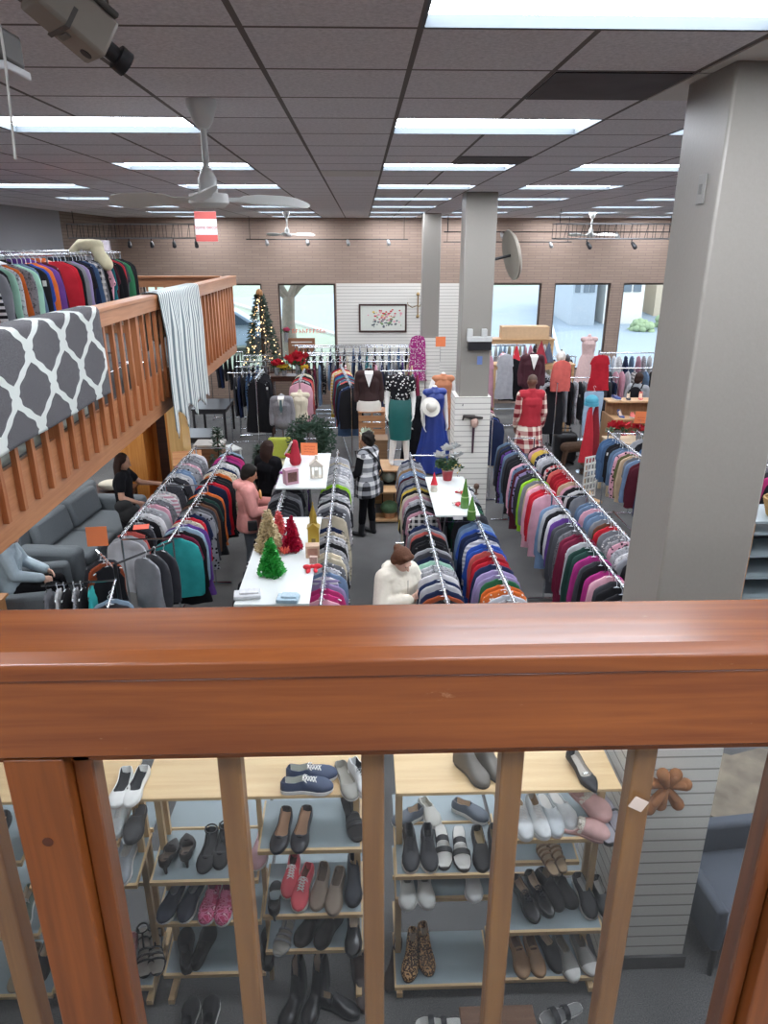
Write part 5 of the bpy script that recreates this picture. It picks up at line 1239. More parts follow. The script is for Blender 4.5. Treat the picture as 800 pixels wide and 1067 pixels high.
for x in (-.07, .07):
    for y in (-.05, .05): b.bx(x - .008, x + .008, y - .008, y + .008, 0, .16)
b.bx(-.08, .08, -.06, .06, 0, .012); b.bx(-.08, .08, -.06, .06, .15, .165)
for x in (-.025, .025): b.bx(x - .004, x + .004, -.056, -.05, .01, .15)
b.build('frame', MW, t)
MB().add([(-.095, -.07, .163), (.095, -.07, .163), (.095, .07, .163), (-.095, .07, .163), (0, -.07, .245), (0, .07, .245)], [(0, 1, 4), (2, 3, 5), (1, 2, 5, 4), (3, 0, 4, 5), (0, 3, 2, 1)]).build('roof', MW, t)
MB().bx(-.018, .018, -.018, .018, .22, .29).build('chimney', MW, t); MB().lathe([(.03, .012), (.03, .09), (.0, .095)], seg=14).build('candle', M_OFFW, t, 40)
o = MB().ell((0, 0, .02), (.09, .05, .02), 14, 8).build('purple_scarf', mat('scarf_purple', '8a2f86', .8, var=.3, scale=30), None, 60); o.location = at(298, 494, BS); tag(o, 'bright purple folded scarf behind the pink boxed ornament', 'scarf')
# orange cards
M_ORG = mat('orange_card', 'f0824e', .75, var=.03); M_INK = mat('red_ink', 'c2492c', .7)
def card(loc, w_, h_, rz, label, ink=0, tilt=0., stand=.2):
    t = thing('orange_sign_card', loc, label, 'sign', rz=rz)
    MB().box((0, 0, 0), (w_, .004, h_), rot=(tilt, 0, 0)).build('card', M_ORG, t)
    MB().tube([(0, .006, -h_ / 2 - stand), (0, .006, h_ * .1)], .004, 6).build('holder_stem', M_CHROME, t, 40)
    for i in range(ink):
        b = MB(); rr = random.Random(i + 3); x = -w_ * .3
        while x < w_ * .3:
            ln = rr.uniform(.01, .018); b.box((x + ln / 2, -.003, h_ * (.22 - .22 * i) + rr.uniform(-.003, .003)), (ln * .8, .001, .012)); x += ln + .006
        b.build('written_line', M_INK, t)
    return t
cp = aty(101, 559, 6.62); card(cp, .20, .20, .1, 'plain orange card clipped above the front four-arm rack', 0, -.08, .18)
cp = aty(322, 468, 9.70); card(cp, .235, .18, -.12, 'orange sign card with three handwritten lines on the farther white board', 3, 0, .13)
cp = aty(668, 435, 11.9); card(cp, .22, .22, -.1, 'orange sign card leaning at the right end of the gift table', 3, .2, .1)
cp = aty(147, 549, 6.9); t = tag(MB().box((0, 0, 0), (.16, .11, .003), rot=(.1, 0, .2)).build('orange_sign_card', mat('orange_red_card', 'f0654e', .7, var=.03)), 'small orange-red card lying flat on the left double rack', 'sign'); t.location = at(147, 549, BZ + .012)
cp = aty(455, 345, 17.0); card(aty(459, 356, 14.8), .2, .2, 0, 'small pale orange card high among the dresses by the far pillar', 0, 0, .3)
# centre board: poinsettia arrangement, gnome, bottle trees
M_LEAF = mat('holly_leaf', '22421f', .6, var=.4, scale=30); M_WPET = mat('white_petal', 'dfe0dc', .6, var=.04); M_SILV = mat('silver_leaf', 'b9bfc0', .35, .5, var=.2)
def flower(b, c, r_, n_, tilt, rr, mi=0):
    for k in range(n_):
        a = 2 * PI * k / n_ + rr.uniform(-.2, .2); d = V(math.cos(a), math.sin(a), .35); s = V(-math.sin(a), math.cos(a), 0) * r_ * .34
        M = Euler(tilt).to_matrix(); p0 = V(*c)
        b.add([p0, p0 + M @ (d * r_ * .55 + s), p0 + M @ (d * r_), p0 + M @ (d * r_ * .55 - s)], [(0, 1, 2, 3)], mi)
ap = at(466, 500, BS); t = thing('christmas_bouquet', ap, 'red pot with white poinsettias and silver leaves on the centre board', 'flower arrangement'); rr = random.Random(8)
MB().lathe([(.055, 0), (.075, .13), (.08, .13), (.07, .115), (.0, .11)], seg=20).build('pot', mat('pot_red', '8f1620', .3, var=.1), t, 40)
b = MB()
for _ in range(90):
    a, e, q = rr.uniform(0, 2 * PI), rr.uniform(-.1, 1.2), rr.uniform(.08, .17); c = V(q * math.cos(a) * math.cos(e), q * .8 * math.sin(a) * math.cos(e), .17 + q * .6 * math.sin(e)); flower(b, c, .05, 3, (rr.uniform(-1, 1), rr.uniform(-1, 1), 0), rr)
b.build('foliage', M_LEAF, t)
b = MB()
for c, r_ in (((-.10, -.06, .33), .10), ((.0, .02, .40), .09), ((-.04, -.05, .42), .07)): flower(b, c, r_, 6, (-.9, .1, 0), rr)
b.build('white_flowers', M_WPET, t)
b = MB()
for k in range(12):
    c = V(.03 + .13 * rr.random(), rr.uniform(-.06, .06), .25 + .22 * rr.random()); flower(b, c, .06, 4, (rr.uniform(-1, 0), rr.uniform(-.5, .5), 0), rr)
b.build('silver_leaves', M_SILV, t)
b = MB()
for k in range(30): b.ell((rr.uniform(-.08, .16), rr.uniform(-.1, .05), rr.uniform(.12, .26)), (.009, .009, .009), 6, 4)
b.build('gold_beads', mat('bead_gold', 'd8b860', .3, .5), t, 60)
def gnome(loc, s, label):
    t = thing('gnome_figurine', loc, label, 'figurine'); 
    MB().lathe([(.045 * s, 0), (.05 * s, .03 * s), (.04 * s, .10 * s), (.01, .12 * s)], seg=16).build('body', mat('gnome_cream', 'c9c4b4', .8, var=.3, scale=40), t, 60)
    MB().lathe([(.05 * s, .095 * s), (.045 * s, .11 * s), (.02 * s, .2 * s), (.002, .27 * s)], seg=16).build('hat', mat('gnome_red', 'c01e2c', .8), t, 60)
    MB().lathe([(.043 * s, .1 * s), (.03 * s, .06 * s), (.006, .03 * s)], (0, -.018 * s, 0), 12).build('beard', M_OFFW, t, 60)
gnome(at(452, 512, BS), .9, 'small gnome figurine with pointed red hat on the centre board')
for px, py, lab, h_ in ((484, 529, 'green striped bottle-shaped tree on the centre board, the taller one', .34), (491, 541, 'green striped bottle-shaped tree on the centre board, the shorter nearer one', .26)):
    t = thing('cone_tree', at(px, py, BS), lab, 'christmas tree'); pr = []
    MB().lathe([(.045, 0), (.05, .01), (.047, h_ * .35), (.03, h_ * .6), (.006, h_)], seg=20).build('cone', mat('bottle_green', '4e7a34', .25, var=.3, scale=14), t, 50)
    for f_ in (.12, .3): MB().lathe([(.0495 - .012 * f_, h_ * f_), (.049 - .014 * f_, h_ * (f_ + .12)), (.03, h_ * (f_ + .1)), (.03, h_ * f_ + .002)], seg=20).build('pale_band', mat('band_green', '8cab6c', .3), t, 50)
t = thing('wooden_bird', at(496, 515, BS) , 'small dark brown round ornament behind the bottle trees', 'ornament'); MB().ell((0, 0, .1), (.035, .03, .04), 12, 8).build('ball', mat('brown_ball', '4a3324', .6), t, 60); MB().tube([(0, 0, 0), (0, 0, .08)], .012, 8).lathe([(.03, 0), (.03, .008), (.0, .009)], seg=14).build('foot', mat('brown_ball', '4a3324'), t, 40)
for px, py, lab, sd in ((474, 526, 'red and white ribbon bundle lying on the centre board', 2), (480, 514, 'red and white candy-striped packet behind the ribbon bundle', 6)):
    b = MB(); rr = random.Random(sd)
    for k in range(5): a = rr.uniform(0, 2 * PI); b.cap((.02 * math.cos(a), .03 * math.sin(a), .018), (.06 * math.cos(a), .08 * math.sin(a), .016), .016, .012)
    t = thing('ribbon_bundle', at(px, py, BS), lab, 'ribbon'); fuse('red_ribbon', b, mat('ribbon_red', 'b8202e', .6, var=.2), t, .007, 1)
    MB().cap((-.03, -.02, .034), (.04, .03, .034), .014).build('white_ribbon', M_OFFW, t, 60)
o = MB().bx(-.05, .05, -.02, .02, 0, .055).build('white_box', mat('box_white', 'd6d9d6', .6, var=.1), None, bevel=.004); o.location = at(477, 541, BS); tag(o, 'small white box at the front edge of the centre board', 'box')

# ---------------------------------------------------------------- left side furniture
M_SOFA = mat('sofa_gray', '5f666b', .95, var=.15, scale=60, bump=.3); M_DWOOD = wood('dark_wood', '2c1812', '4a2a1e', 'X', .35, 1., .2); M_OAK = wood('orange_oak', 'b06a2a', 'd18f48', 'Z', .4, .6, .1); M_OAKX = wood('oak_top', 'a06c3e', 'c08c58', 'X', .4, .8, .1)
s = thing('sofa', (-4.02, 9.5, 0), 'dark gray fabric sofa under the left balcony', 'sofa', rz=-.12)
MB().bx(-.45, .55, -1.1, 1.1, .08, .34).build('base', M_SOFA, s, bevel=.03)
for y0, y1 in ((-.86, .0), (.0, .86)): MB().bx(-.3, .56, y0 + .01, y1 - .01, .345, .50).build('seat_cushion', M_SOFA, s, bevel=.05, seg=3)
MB().bx(-.5, -.22, -1.1, 1.1, .345, .90).build('backrest', M_SOFA, s, bevel=.07, seg=3)
for y in (-1.14, .88): MB().bx(-.5, .55, y, y + .25, .08, .68).build('arm', M_SOFA, s, bevel=.08, seg=3)
for y0, y1 in ((-.84, -.02), (.02, .84)): MB().box((-.16, (y0 + y1) / 2, .70), (.16, y1 - y0, .40), rot=(0, -.22, 0)).build('back_cushion', M_SOFA, s, bevel=.06, seg=3)
s = thing('armchair', (-3.98, 7.72, 0), 'dark gray rounded armchair where someone sits under the balcony', 'armchair', rz=-PI / 2 + .2)
MB().bx(-.355, .355, -.30, .38, .10, .40).build('seat', M_SOFA, s, bevel=.06, seg=3)
MB().bx(-.5, .5, -.50, -.37, .10, .85).build('backrest', M_SOFA, s, bevel=.07, seg=3)
for x in (-.50, .36): MB().bx(x, x + .14, -.3, .4, .10, .60).build('arm', M_SOFA, s, bevel=.065, seg=3)
# seated person
t = person((-3.98, 7.72, 0), -PI / 2 + .2, 'seated person in light denim jacket and black leggings under the left balcony')
F = Fig(1.64, pelvis=(0, -.16, .55), waist=(0, -.18, .68), chest=(0, -.16, .88), neck=(0, -.13, 1.06), head=(0, -.08, 1.21), shl=(-.165, -.15, 1.01), shr=(.165, -.15, 1.01), ell=(-.24, -.06, .76), elr=(.22, -.06, .76), wrl=(-.14, .20, .66), wrr=(.12, .2, .66),
        hil=(-.09, -.12, .52), hir=(.09, -.12, .52), knl=(-.12, .34, .53), knr=(.12, .34, .53), anl=(-.13, .42, .09), anr=(.13, .40, .09), toel=(-.14, .60, .03), toer=(.14, .58, .03))
F.body(t, M_SKIN3); F.wear(t, 'denim_jacket', M_LDENIM, g=.034, arms=.95); F.trousers(t, M_BCLOTH); F.shoes(t, M_BLK); F.hair(t, M_BRHAIR, .2)
def table(name, loc, w_, d_, h_, m, label, rz=0, thick=.035, leg=.055, apron=True, cat='table'):
    t = thing(name, loc, label, cat, rz=rz); MB().bx(-w_ / 2, w_ / 2, -d_ / 2, d_ / 2, h_ - thick, h_).build('table_top', m, t, bevel=.005)
    if apron: MB().bx(-w_ / 2 + .03, w_ / 2 - .03, -d_ / 2 + .03, -d_ / 2 + .05, h_ - thick - .09, h_ - thick).bx(-w_ / 2 + .03, w_ / 2 - .03, d_ / 2 - .05, d_ / 2 - .03, h_ - thick - .09, h_ - thick).bx(-w_ / 2 + .03, -w_ / 2 + .05, -d_ / 2 + .03, d_ / 2 - .03, h_ - thick - .09, h_ - thick).bx(w_ / 2 - .05, w_ / 2 - .03, -d_ / 2 + .03, d_ / 2 - .03, h_ - thick - .09, h_ - thick).build('apron', m, t)
    for sx in (-1, 1):
        for sy in (-1, 1): x, y = sx * (w_ / 2 - leg / 2 - .02), sy * (d_ / 2 - leg / 2 - .02); MB().bx(x - leg / 2, x + leg / 2, y - leg / 2, y + leg / 2, 0, h_ - thick).build('leg', m, t, bevel=.004)
    return t
table('coffee_table', (-4.2, 11.05, 0), .95, .6, .58, M_DWOOD, 'dark brown wooden table beyond the sofa end')
b = MB(); b.ell((0, 0, .09), (.24, .13, .09), 16, 10).ell((.12, .03, .11), (.12, .1, .08), 12, 8); o = fuse('cloth_bag', b, mat('bag_cream', 'cfc8b6', .9, var=.1, bump=.3), None, .012, 2); o.location = (-4.02, 11.0, .582); tag(o, 'cream cloth bundle lying on the dark brown table', 'bag')
t = thing('wooden_desk', at(6, 622, .74) + V(-.36, -.15, -.74), 'light wooden desk corner at the left edge behind the near railing', 'desk'); MB().bx(-.4, .34, -.4, .25, .71, .74).build('desk_top', M_OAKX, t, bevel=.004)
MB().bx(-.38, -.33, -.38, .22, 0, .71).build('side_panel', M_OAKX, t, bevel=.003); MB().bx(.28, .31, -.38, .22, 0, .71).build('side_panel', M_OAKX, t, bevel=.003); MB().bx(-.33, .28, .18, .2, .35, .71).build('back_panel', M_OAKX, t)
# orange wooden cabinet wall with an open bay
t = thing('wooden_wardrobe', (-3.62, 11.5, 0), 'tall orange wooden wardrobe with an open bay under the balcony end', 'wardrobe')
b = MB(); b.bx(-.50, -.02, 0, .5, 0, 2.0).build('closed_front', M_OAK, t, bevel=.004)
MB().bx(-.02, .02, 0, .5, 0, 2.0).bx(.40, .44, 0, .5, 0, 2.0).bx(.02, .40, .47, .5, 0, 2.0).bx(.02, .40, 0, .47, 1.72, 2.0).bx(.02, .40, 0, .47, 0, .08).build('open_bay', M_OAK, t, bevel=.003)
MB().bx(.44, .66, -.02, .5, 0, 2.05).build('side_board', wood('pale_oak', 'c89a58', 'deb679', 'Z', .4, .6, .1), t, bevel=.003)
MB().bx(.12, .30, .44, .468, .1, 1.7).build('inner_panel', M_DWOOD, t)
t = thing('slanted_lectern', (-2.83, 11.15, 0), 'small orange wooden lectern with slanted lid at the far end of the left rack', 'lectern', rz=.25)
MB().bx(-.2, .2, -.15, .15, 0, 1.0).build('body', M_OAK, t, bevel=.004); MB().box((0, 0, 1.06), (.46, .4, .025), rot=(.35, 0, 0)).build('lid', wood('lid_wood', '9a6540', 'bd8a60', 'X', .4, .8, .1), t, bevel=.003)
MB().box((-.05, -.13, 1.028), (.16, .03, .006), rot=(.35, 0, 0)).build('slot', M_BLK, t)
def greenery(name, loc, w_, d_, h_, label, seed, n=130, box=True, cone=True, cat='plant', m=None):
    t = thing(name, loc, label, cat); rr = random.Random(seed)
    if box: MB().bx(-w_ / 2, w_ / 2, -d_ / 2, d_ / 2, 0, .22).build('planter', wood('planter_wood', '6e4a30', '8f6644', 'X', .6, 1.), t, bevel=.004)
    b = MB(); z0 = .2 if box else 0
    for _ in range(n):
        q = rr.random() ** 1.3; rad = (1 - q) * w_ * .5 if cone else w_ * .45; a = rr.uniform(0, 2 * PI); c = V(rad * rr.uniform(.4, 1) * math.cos(a), rad * rr.uniform(.4, 1) * math.sin(a) * (d_ / w_ if not cone else 1), z0 + h_ * q)
        for k in range(3):
            aa = a + rr.uniform(-.8, .8); d = V(math.cos(aa), math.sin(aa), rr.uniform(-.5, .7)) * rr.uniform(.06, .12); s_ = d.cross(V(0, 0, 1)).normalized() * .018
            b.add([c - s_, c + d * .5 + s_, c + d, c + d * .5 - s_ * 1.4], [(0, 1, 2, 3)])
    b.build('foliage', m or M_PINE, t); MB().tube([(0, 0, z0 - .05), (0, 0, z0 + h_ * .9)], .014, 6).build('stem', mat('bark_dark', '3a2a20', .9), t, 40)
    return t
M_PINE = mat('pine_needles', '213a29', .8, var=.55, scale=30)
greenery('potted_evergreen', (-2.50, 12.0, .0), .5, .34, 1.15, 'green artificial evergreen in a wooden planter past the left rack', 3, 260)
greenery('potted_evergreen', (-1.86, 12.3, .0), .36, .3, .75, 'small evergreen bush at the far end of the left double rack', 4, 200)
t = thing('storage_crate', (-2.75, 12.6, 0), 'brown wooden crate with pale lid behind the tall evergreen', 'crate'); MB().bx(-.26, .22, -.2, .2, 0, .9).build('crate_body', wood('crate_wood', '6a4a36', '86634a', 'X', .6, 1.), t, bevel=.005); MB().bx(-.28, .24, -.22, .22, .902, .94).build('lid', mat('lid_gray', 'b5b0aa', .6), t, bevel=.004)
table('black_table', (-3.55, 16.9, 0), .8, 1.2, .75, mat('black_table_top', '2a2a2e', .35), 'black table under the far end of the left balcony')
table('black_table', (-3.45, 14.6, 0), .75, .8, .62, mat('black_table_top', '2a2a2e'), 'lower black table nearer than the other under the balcony end')
def side_chair(loc, rz, m, label):
    t = thing('side_chair', loc, label, 'chair', rz=rz)
    MB().bx(-.21, .21, -.21, .21, .42, .46).build('seat', m, t, bevel=.012); MB().bx(-.2, .2, .18, .21, .62, .88).build('backrest', m, t, bevel=.012)
    for sx in (-1, 1):
        MB().tube([(sx * .18, .19, 0), (sx * .19, .19, .88)], .016, 8).build('leg', m, t, 40); MB().tube([(sx * .18, -.18, 0), (sx * .18, -.18, .42)], .016, 8).build('leg', m, t, 40)
side_chair((-2.72, 14.0, 0), 2.2, mat('chair_white', 'c9ccc8', .5), 'small white chair near the black tables at the left back')

# ---------------------------------------------------------------- bench, wreath, centre stands
t = thing('bench', (-1.55, 13.05, 0), 'small pale cushioned bench below the gray suit', 'bench'); MB().bx(-.33, .33, -.22, .22, .36, .46).build('seat_pad', mat('pad_cream', 'cfc8a4', .9), t, bevel=.03, seg=3)
for sx in (-.28, .28):
    for sy in (-.17, .17): MB().bx(sx - .025, sx + .025, sy - .025, sy + .025, 0, .36).build('leg', M_DWOOD, t)
MB().box((0, 0, 0), (.46, .14, .40), rot=(-.25, 0, 0)).build('cushion', mat('cushion_lime', 'a8b040', .9, var=.1, scale=30, bump=.2), None, bevel=.06, seg=4)
o = bpy.data.objects['cushion']; o.location = (-1.58, 13.18, .67); tag(o, 'lime green cushion propped on the pale bench', 'cushion')
t = thing('wreath', (-.97, 13.0, .9), 'large dark evergreen wreath standing past the farther white board', 'wreath', rot=(.12, 0, 0)); rr = random.Random(4); b = MB()
b.tube([(.26 * math.cos(a * PI / 12), 0, .26 * math.sin(a * PI / 12)) for a in range(24)], .07, 8, closed=True)
for _ in range(1300):
    a = rr.uniform(0, 2 * PI); q = rr.uniform(.10, .43); c = V(q * math.cos(a), rr.uniform(-.16, .1), q * math.sin(a)); aa = a + rr.uniform(-1.2, 1.2)
    d = V(math.cos(aa), rr.uniform(-.9, .3), math.sin(aa)) * rr.uniform(.05, .11); s_ = d.orthogonal().normalized() * .014
    b.add([c - s_, c + d * .5 + s_, c + d, c + d * .5 - s_], [(0, 1, 2, 3)])
b.build('pine_ring', M_PINE, t); MB().tube([(-.15, .1, -.3), (-.2, .3, -.9)], .01, 6).tube([(.15, .1, -.3), (.2, .3, -.9)], .01, 6).tube([(0, -.0, -.34), (0, -.05, -.89)], .012, 6).build('easel_leg', M_BLK, t, 40)
M_SLATW = wood('slat_wood', '9a6844', 'bc8a60', 'X', .5, .9)
t = thing('slatted_crate', (.17, 13.35, 0), 'tall slatted wooden crate under the brown top and white shorts', 'crate'); b = MB()
for i in range(10): b.bx(-.25, .25, -.2, -.18, .03 + i * .128, .13 + i * .128); b.bx(-.25, -.23, -.18, .2, .03 + i * .128, .13 + i * .128); b.bx(.23, .25, -.18, .2, .03 + i * .128, .13 + i * .128)
b.build('slats', M_SLATW, t); MB().bx(-.23, -.19, -.18, -.14, 0, 1.34).bx(.19, .23, -.18, -.14, 0, 1.34).bx(-.23, -.19, .16, .2, 0, 1.34).bx(.19, .23, .16, .2, 0, 1.34).bx(-.02, .02, -.18, -.16, 0, 1.34).build('corner_post', M_SLATW, t); MB().bx(-.26, .26, -.21, .21, 1.34, 1.36).build('top_panel', M_SLATW, t)
t = thing('wooden_chest', (.19, 12.42, 0), 'brown wooden chest of plain panels below the slatted crate', 'chest'); MB().bx(-.24, .24, -.2, .2, 0, 1.03).build('chest_body', wood('chest_wood', '6b5038', '8a6c4e', 'X', .5, .9), t, bevel=.005); MB().bx(-.25, .25, -.21, .21, 1.032, 1.06).build('lid', wood('chest_wood', '6b5038', '8a6c4e'), t, bevel=.004)
t = thing('succulent_pot', (.06, 12.36, 1.06), 'pale green succulent plant in a bowl on the wooden chest', 'plant'); MB().lathe([(.07, 0), (.11, .06), (.1, .06), (.0, .05)], seg=20).build('bowl', mat('bowl_tan', 'b9a58c', .6), t, 50)
b = MB(); rr = random.Random(2)
for _ in range(120):
    a, e = rr.uniform(0, 2 * PI), rr.uniform(.1, 1.5); d = V(math.cos(a) * math.cos(e), math.sin(a) * math.cos(e), math.sin(e)) * rr.uniform(.10, .17); s_ = d.orthogonal().normalized() * .014; o_ = V(0, 0, .05); b.add([o_ + d * .4 - s_, o_ + d * .7 + s_, o_ + d, o_ + d * .7 - s_], [(0, 1, 2, 3)])
b.build('leaves', mat('succulent', 'b9c4b0', .6, var=.2), t)
t = thing('step_shelf', (.38, 11.2, 0), 'two-step pale wooden display stand under the teal skirt mannequin', 'display stand')
M_PW = wood('step_wood', 'a88058', 'c9a47a', 'X', .5, .8)
MB().bx(-.28, .28, -.32, .02, .52, .55).build('lower_top', M_PW, t, bevel=.003); MB().bx(-.22, .52, .04, .70, .775, .80).build('upper_top', M_PW, t, bevel=.003)
MB().bx(-.28, -.25, -.31, .02, 0, .52).bx(.25, .28, -.31, .02, 0, .52).bx(-.25, .25, -.31, .02, .03, .06).build('lower_side', M_PW, t); MB().bx(-.22, -.19, .05, .7, 0, .775).bx(.49, .52, .05, .7, 0, .775).bx(-.19, .49, .66, .69, 0, .775).build('upper_side', M_PW, t)
t = thing('potted_fern', (.42, 11.02, .062), 'round green plant in a basket on the lowest shelf of the wooden stand', 'plant'); MB().ell((0, 0, .17), (.15, .13, .12), 14, 10).build('foliage', mat('fern_green', '3f5a3c', .8, var=.5, scale=40), t, 60); MB().lathe([(.09, 0), (.11, .1), (.1, .1), (0, .08)], seg=18).build('basket', M_SLATW, t, 50)
t = thing('glass_globe', (.42, 11.45, .0), 'round glass and wire globe inside the upper part of the wooden stand', 'globe'); MB().bx(-.13, .13, -.15, .15, 0.5, .515).tube([(-.1, 0, 0), (-.1, 0, .5)], .01, 6).tube([(.1, 0, 0), (.1, 0, .5)], .01, 6).build('stand', M_BLK, t); MB().ell((0, 0, .64), (.12, .12, .12), 18, 12).build('globe', mat('smoky_glass', '6f7a72', .15, var=.5, scale=20), t, 60)
# mirror of the list: picture and candelabra on the back slat panel
pf = thing('framed_picture', (.58, 20.262, 2.40), 'framed flower painting on the white slatted back wall', 'picture', rz=0)
b = MB()
for q in ((-.66, .66, -.02, .0, .33, .38), (-.66, .66, -.02, 0, -.38, -.33), (-.66, -.61, -.02, 0, -.33, .33), (.61, .66, -.02, 0, -.33, .33)): b.bx(*q)
b.build('frame', mat('frame_brown', '3a1f17', .4), pf, bevel=.004); MB().bx(-.61, .61, -.008, 0, -.33, .33).build('canvas', mat('canvas_cream', 'd2d6cc', .7, var=.05), pf)
rr = random.Random(12)
for nm, cols_, n_, zr in (('gray_rocks', '5f666a', 34, (-.24, -.02)), ('red_blossom', 'c0424a', 22, (-.05, .22)), ('pink_blossom', 'd99aa4', 22, (-.15, .18)), ('green_leaves', '6d8a5a', 20, (-.2, .15)), ('yellow_blossom', 'd8b860', 10, (0, .2))):
    b = MB()
    for _ in range(n_):
        x = rr.gauss(.05, .22); z = rr.uniform(*zr); a = rr.uniform(0, 3); s_ = rr.uniform(.02, .045); x = max(-.5, min(.5, x))
        b.add([(x + s_ * math.cos(a + k), -.0095 - .0002 * rr.random(), z + s_ * .7 * math.sin(a + k)) for k in (0, 1.2, 2.5, 3.7, 5.1)], [(0, 1, 2, 3, 4)])
    b.build(nm, mat('paint_' + nm, cols_, .8, var=.2), pf)
cd = thing('wall_sconce', aty(433, 318, 20.20), 'brass two-arm candle sconce on the white slatted back wall', 'sconce'); M_BRASS = mat('old_brass', '8a7048', .35, .7)
b = MB(); b.tube([(.06, 0, .28), (.06, 0, -.3)], .018, 8).tube([(.06, 0, .0), (-.1, -.03, -.06), (-.22, -.05, .02), (-.22, -.05, .08)], .012, 6).tube([(.06, 0, .0), (.1, -.06, -.04), (.14, -.08, .06)], .012, 6).lathe([(.03, -.34), (.055, -.3), (.02, -.24)], (.06, 0, 0), 12).lathe([(.02, .24), (.055, .28), (.02, .34)], (.06, 0, 0), 12); b.build('arms', M_BRASS, cd, 50)
MB().tube([(-.22, -.05, .08), (-.22, -.05, .2)], .014, 8).build('candle', M_OFFW, cd, 40)
# lit christmas tree in the window
t = thing('christmas_tree', (-2.62, 19.2, 0), 'dark green christmas tree with warm lights in front of the left window', 'christmas tree'); rr = random.Random(9); b = MB()
for _ in range(1500):
    q = rr.random() ** .9; rad = .52 * (1 - q) + .03; a = rr.uniform(0, 2 * PI); c = V(rad * rr.uniform(.5, 1) * math.cos(a), rad * rr.uniform(.5, 1) * math.sin(a), 1.2 + 1.92 * q); d = V(math.cos(a), math.sin(a), rr.uniform(-.5, .2)) * rr.uniform(.08, .16); s_ = d.orthogonal().normalized() * .024; b.add([c - s_, c + d * .5 + s_, c + d, c + d * .5 - s_], [(0, 1, 2, 3)])
b.build('branches', mat('tree_dark', '2a3a30', .8, var=.5, scale=30), t); MB().tube([(0, 0, 0), (0, 0, 3.0)], .03, 8).build('trunk', mat('bark_dark', '3a2a20'), t, 40); MB().lathe([(.3, 0), (.3, 1.15), (.0, 1.16)], seg=20).build('stand', M_DWOOD, t, 40)
b = MB()
for _ in range(130):
    q = rr.random(); rad = .5 * (1 - q) + .04; a = rr.uniform(0, 2 * PI); b.ell((rad * math.cos(a), rad * math.sin(a), 1.22 + 1.85 * q), (.016, .016, .016), 6, 4)
b.build('lights', mat('warm_bulb', 'ffd9a0', .4, emit='ffcf90', estr=3), t, 60); MB().ell((0, -.02, 3.12), (.09, .07, .12), 10, 8).build('topper', mat('topper', '9a6a3a', .5, var=.4), t, 60)
# red cut-out lettering low in the window (seen from inside, too small to read)
b = MB(); rr = random.Random(6); x = -1.92
while x < -1.02:
    k = rr.choice((0, 1, 2)); b.bx(x, x + .018, YB - .012, YB - .006, 2.0, 2.11)
    if k != 1: b.bx(x + .018, x + .055, YB - .012, YB - .006, 2.09, 2.11)
    if k != 2: b.bx(x + .018, x + .055, YB - .012, YB - .006, 2.045, 2.06)
    if k != 0: b.bx(x + .05, x + .066, YB - .012, YB - .006, 2.0, 2.06)
    x += .095
tag(b.build('window_lettering', mat('letter_red', 'e0503c', .6)), 'row of small red letters stuck low on the left window', 'lettering')
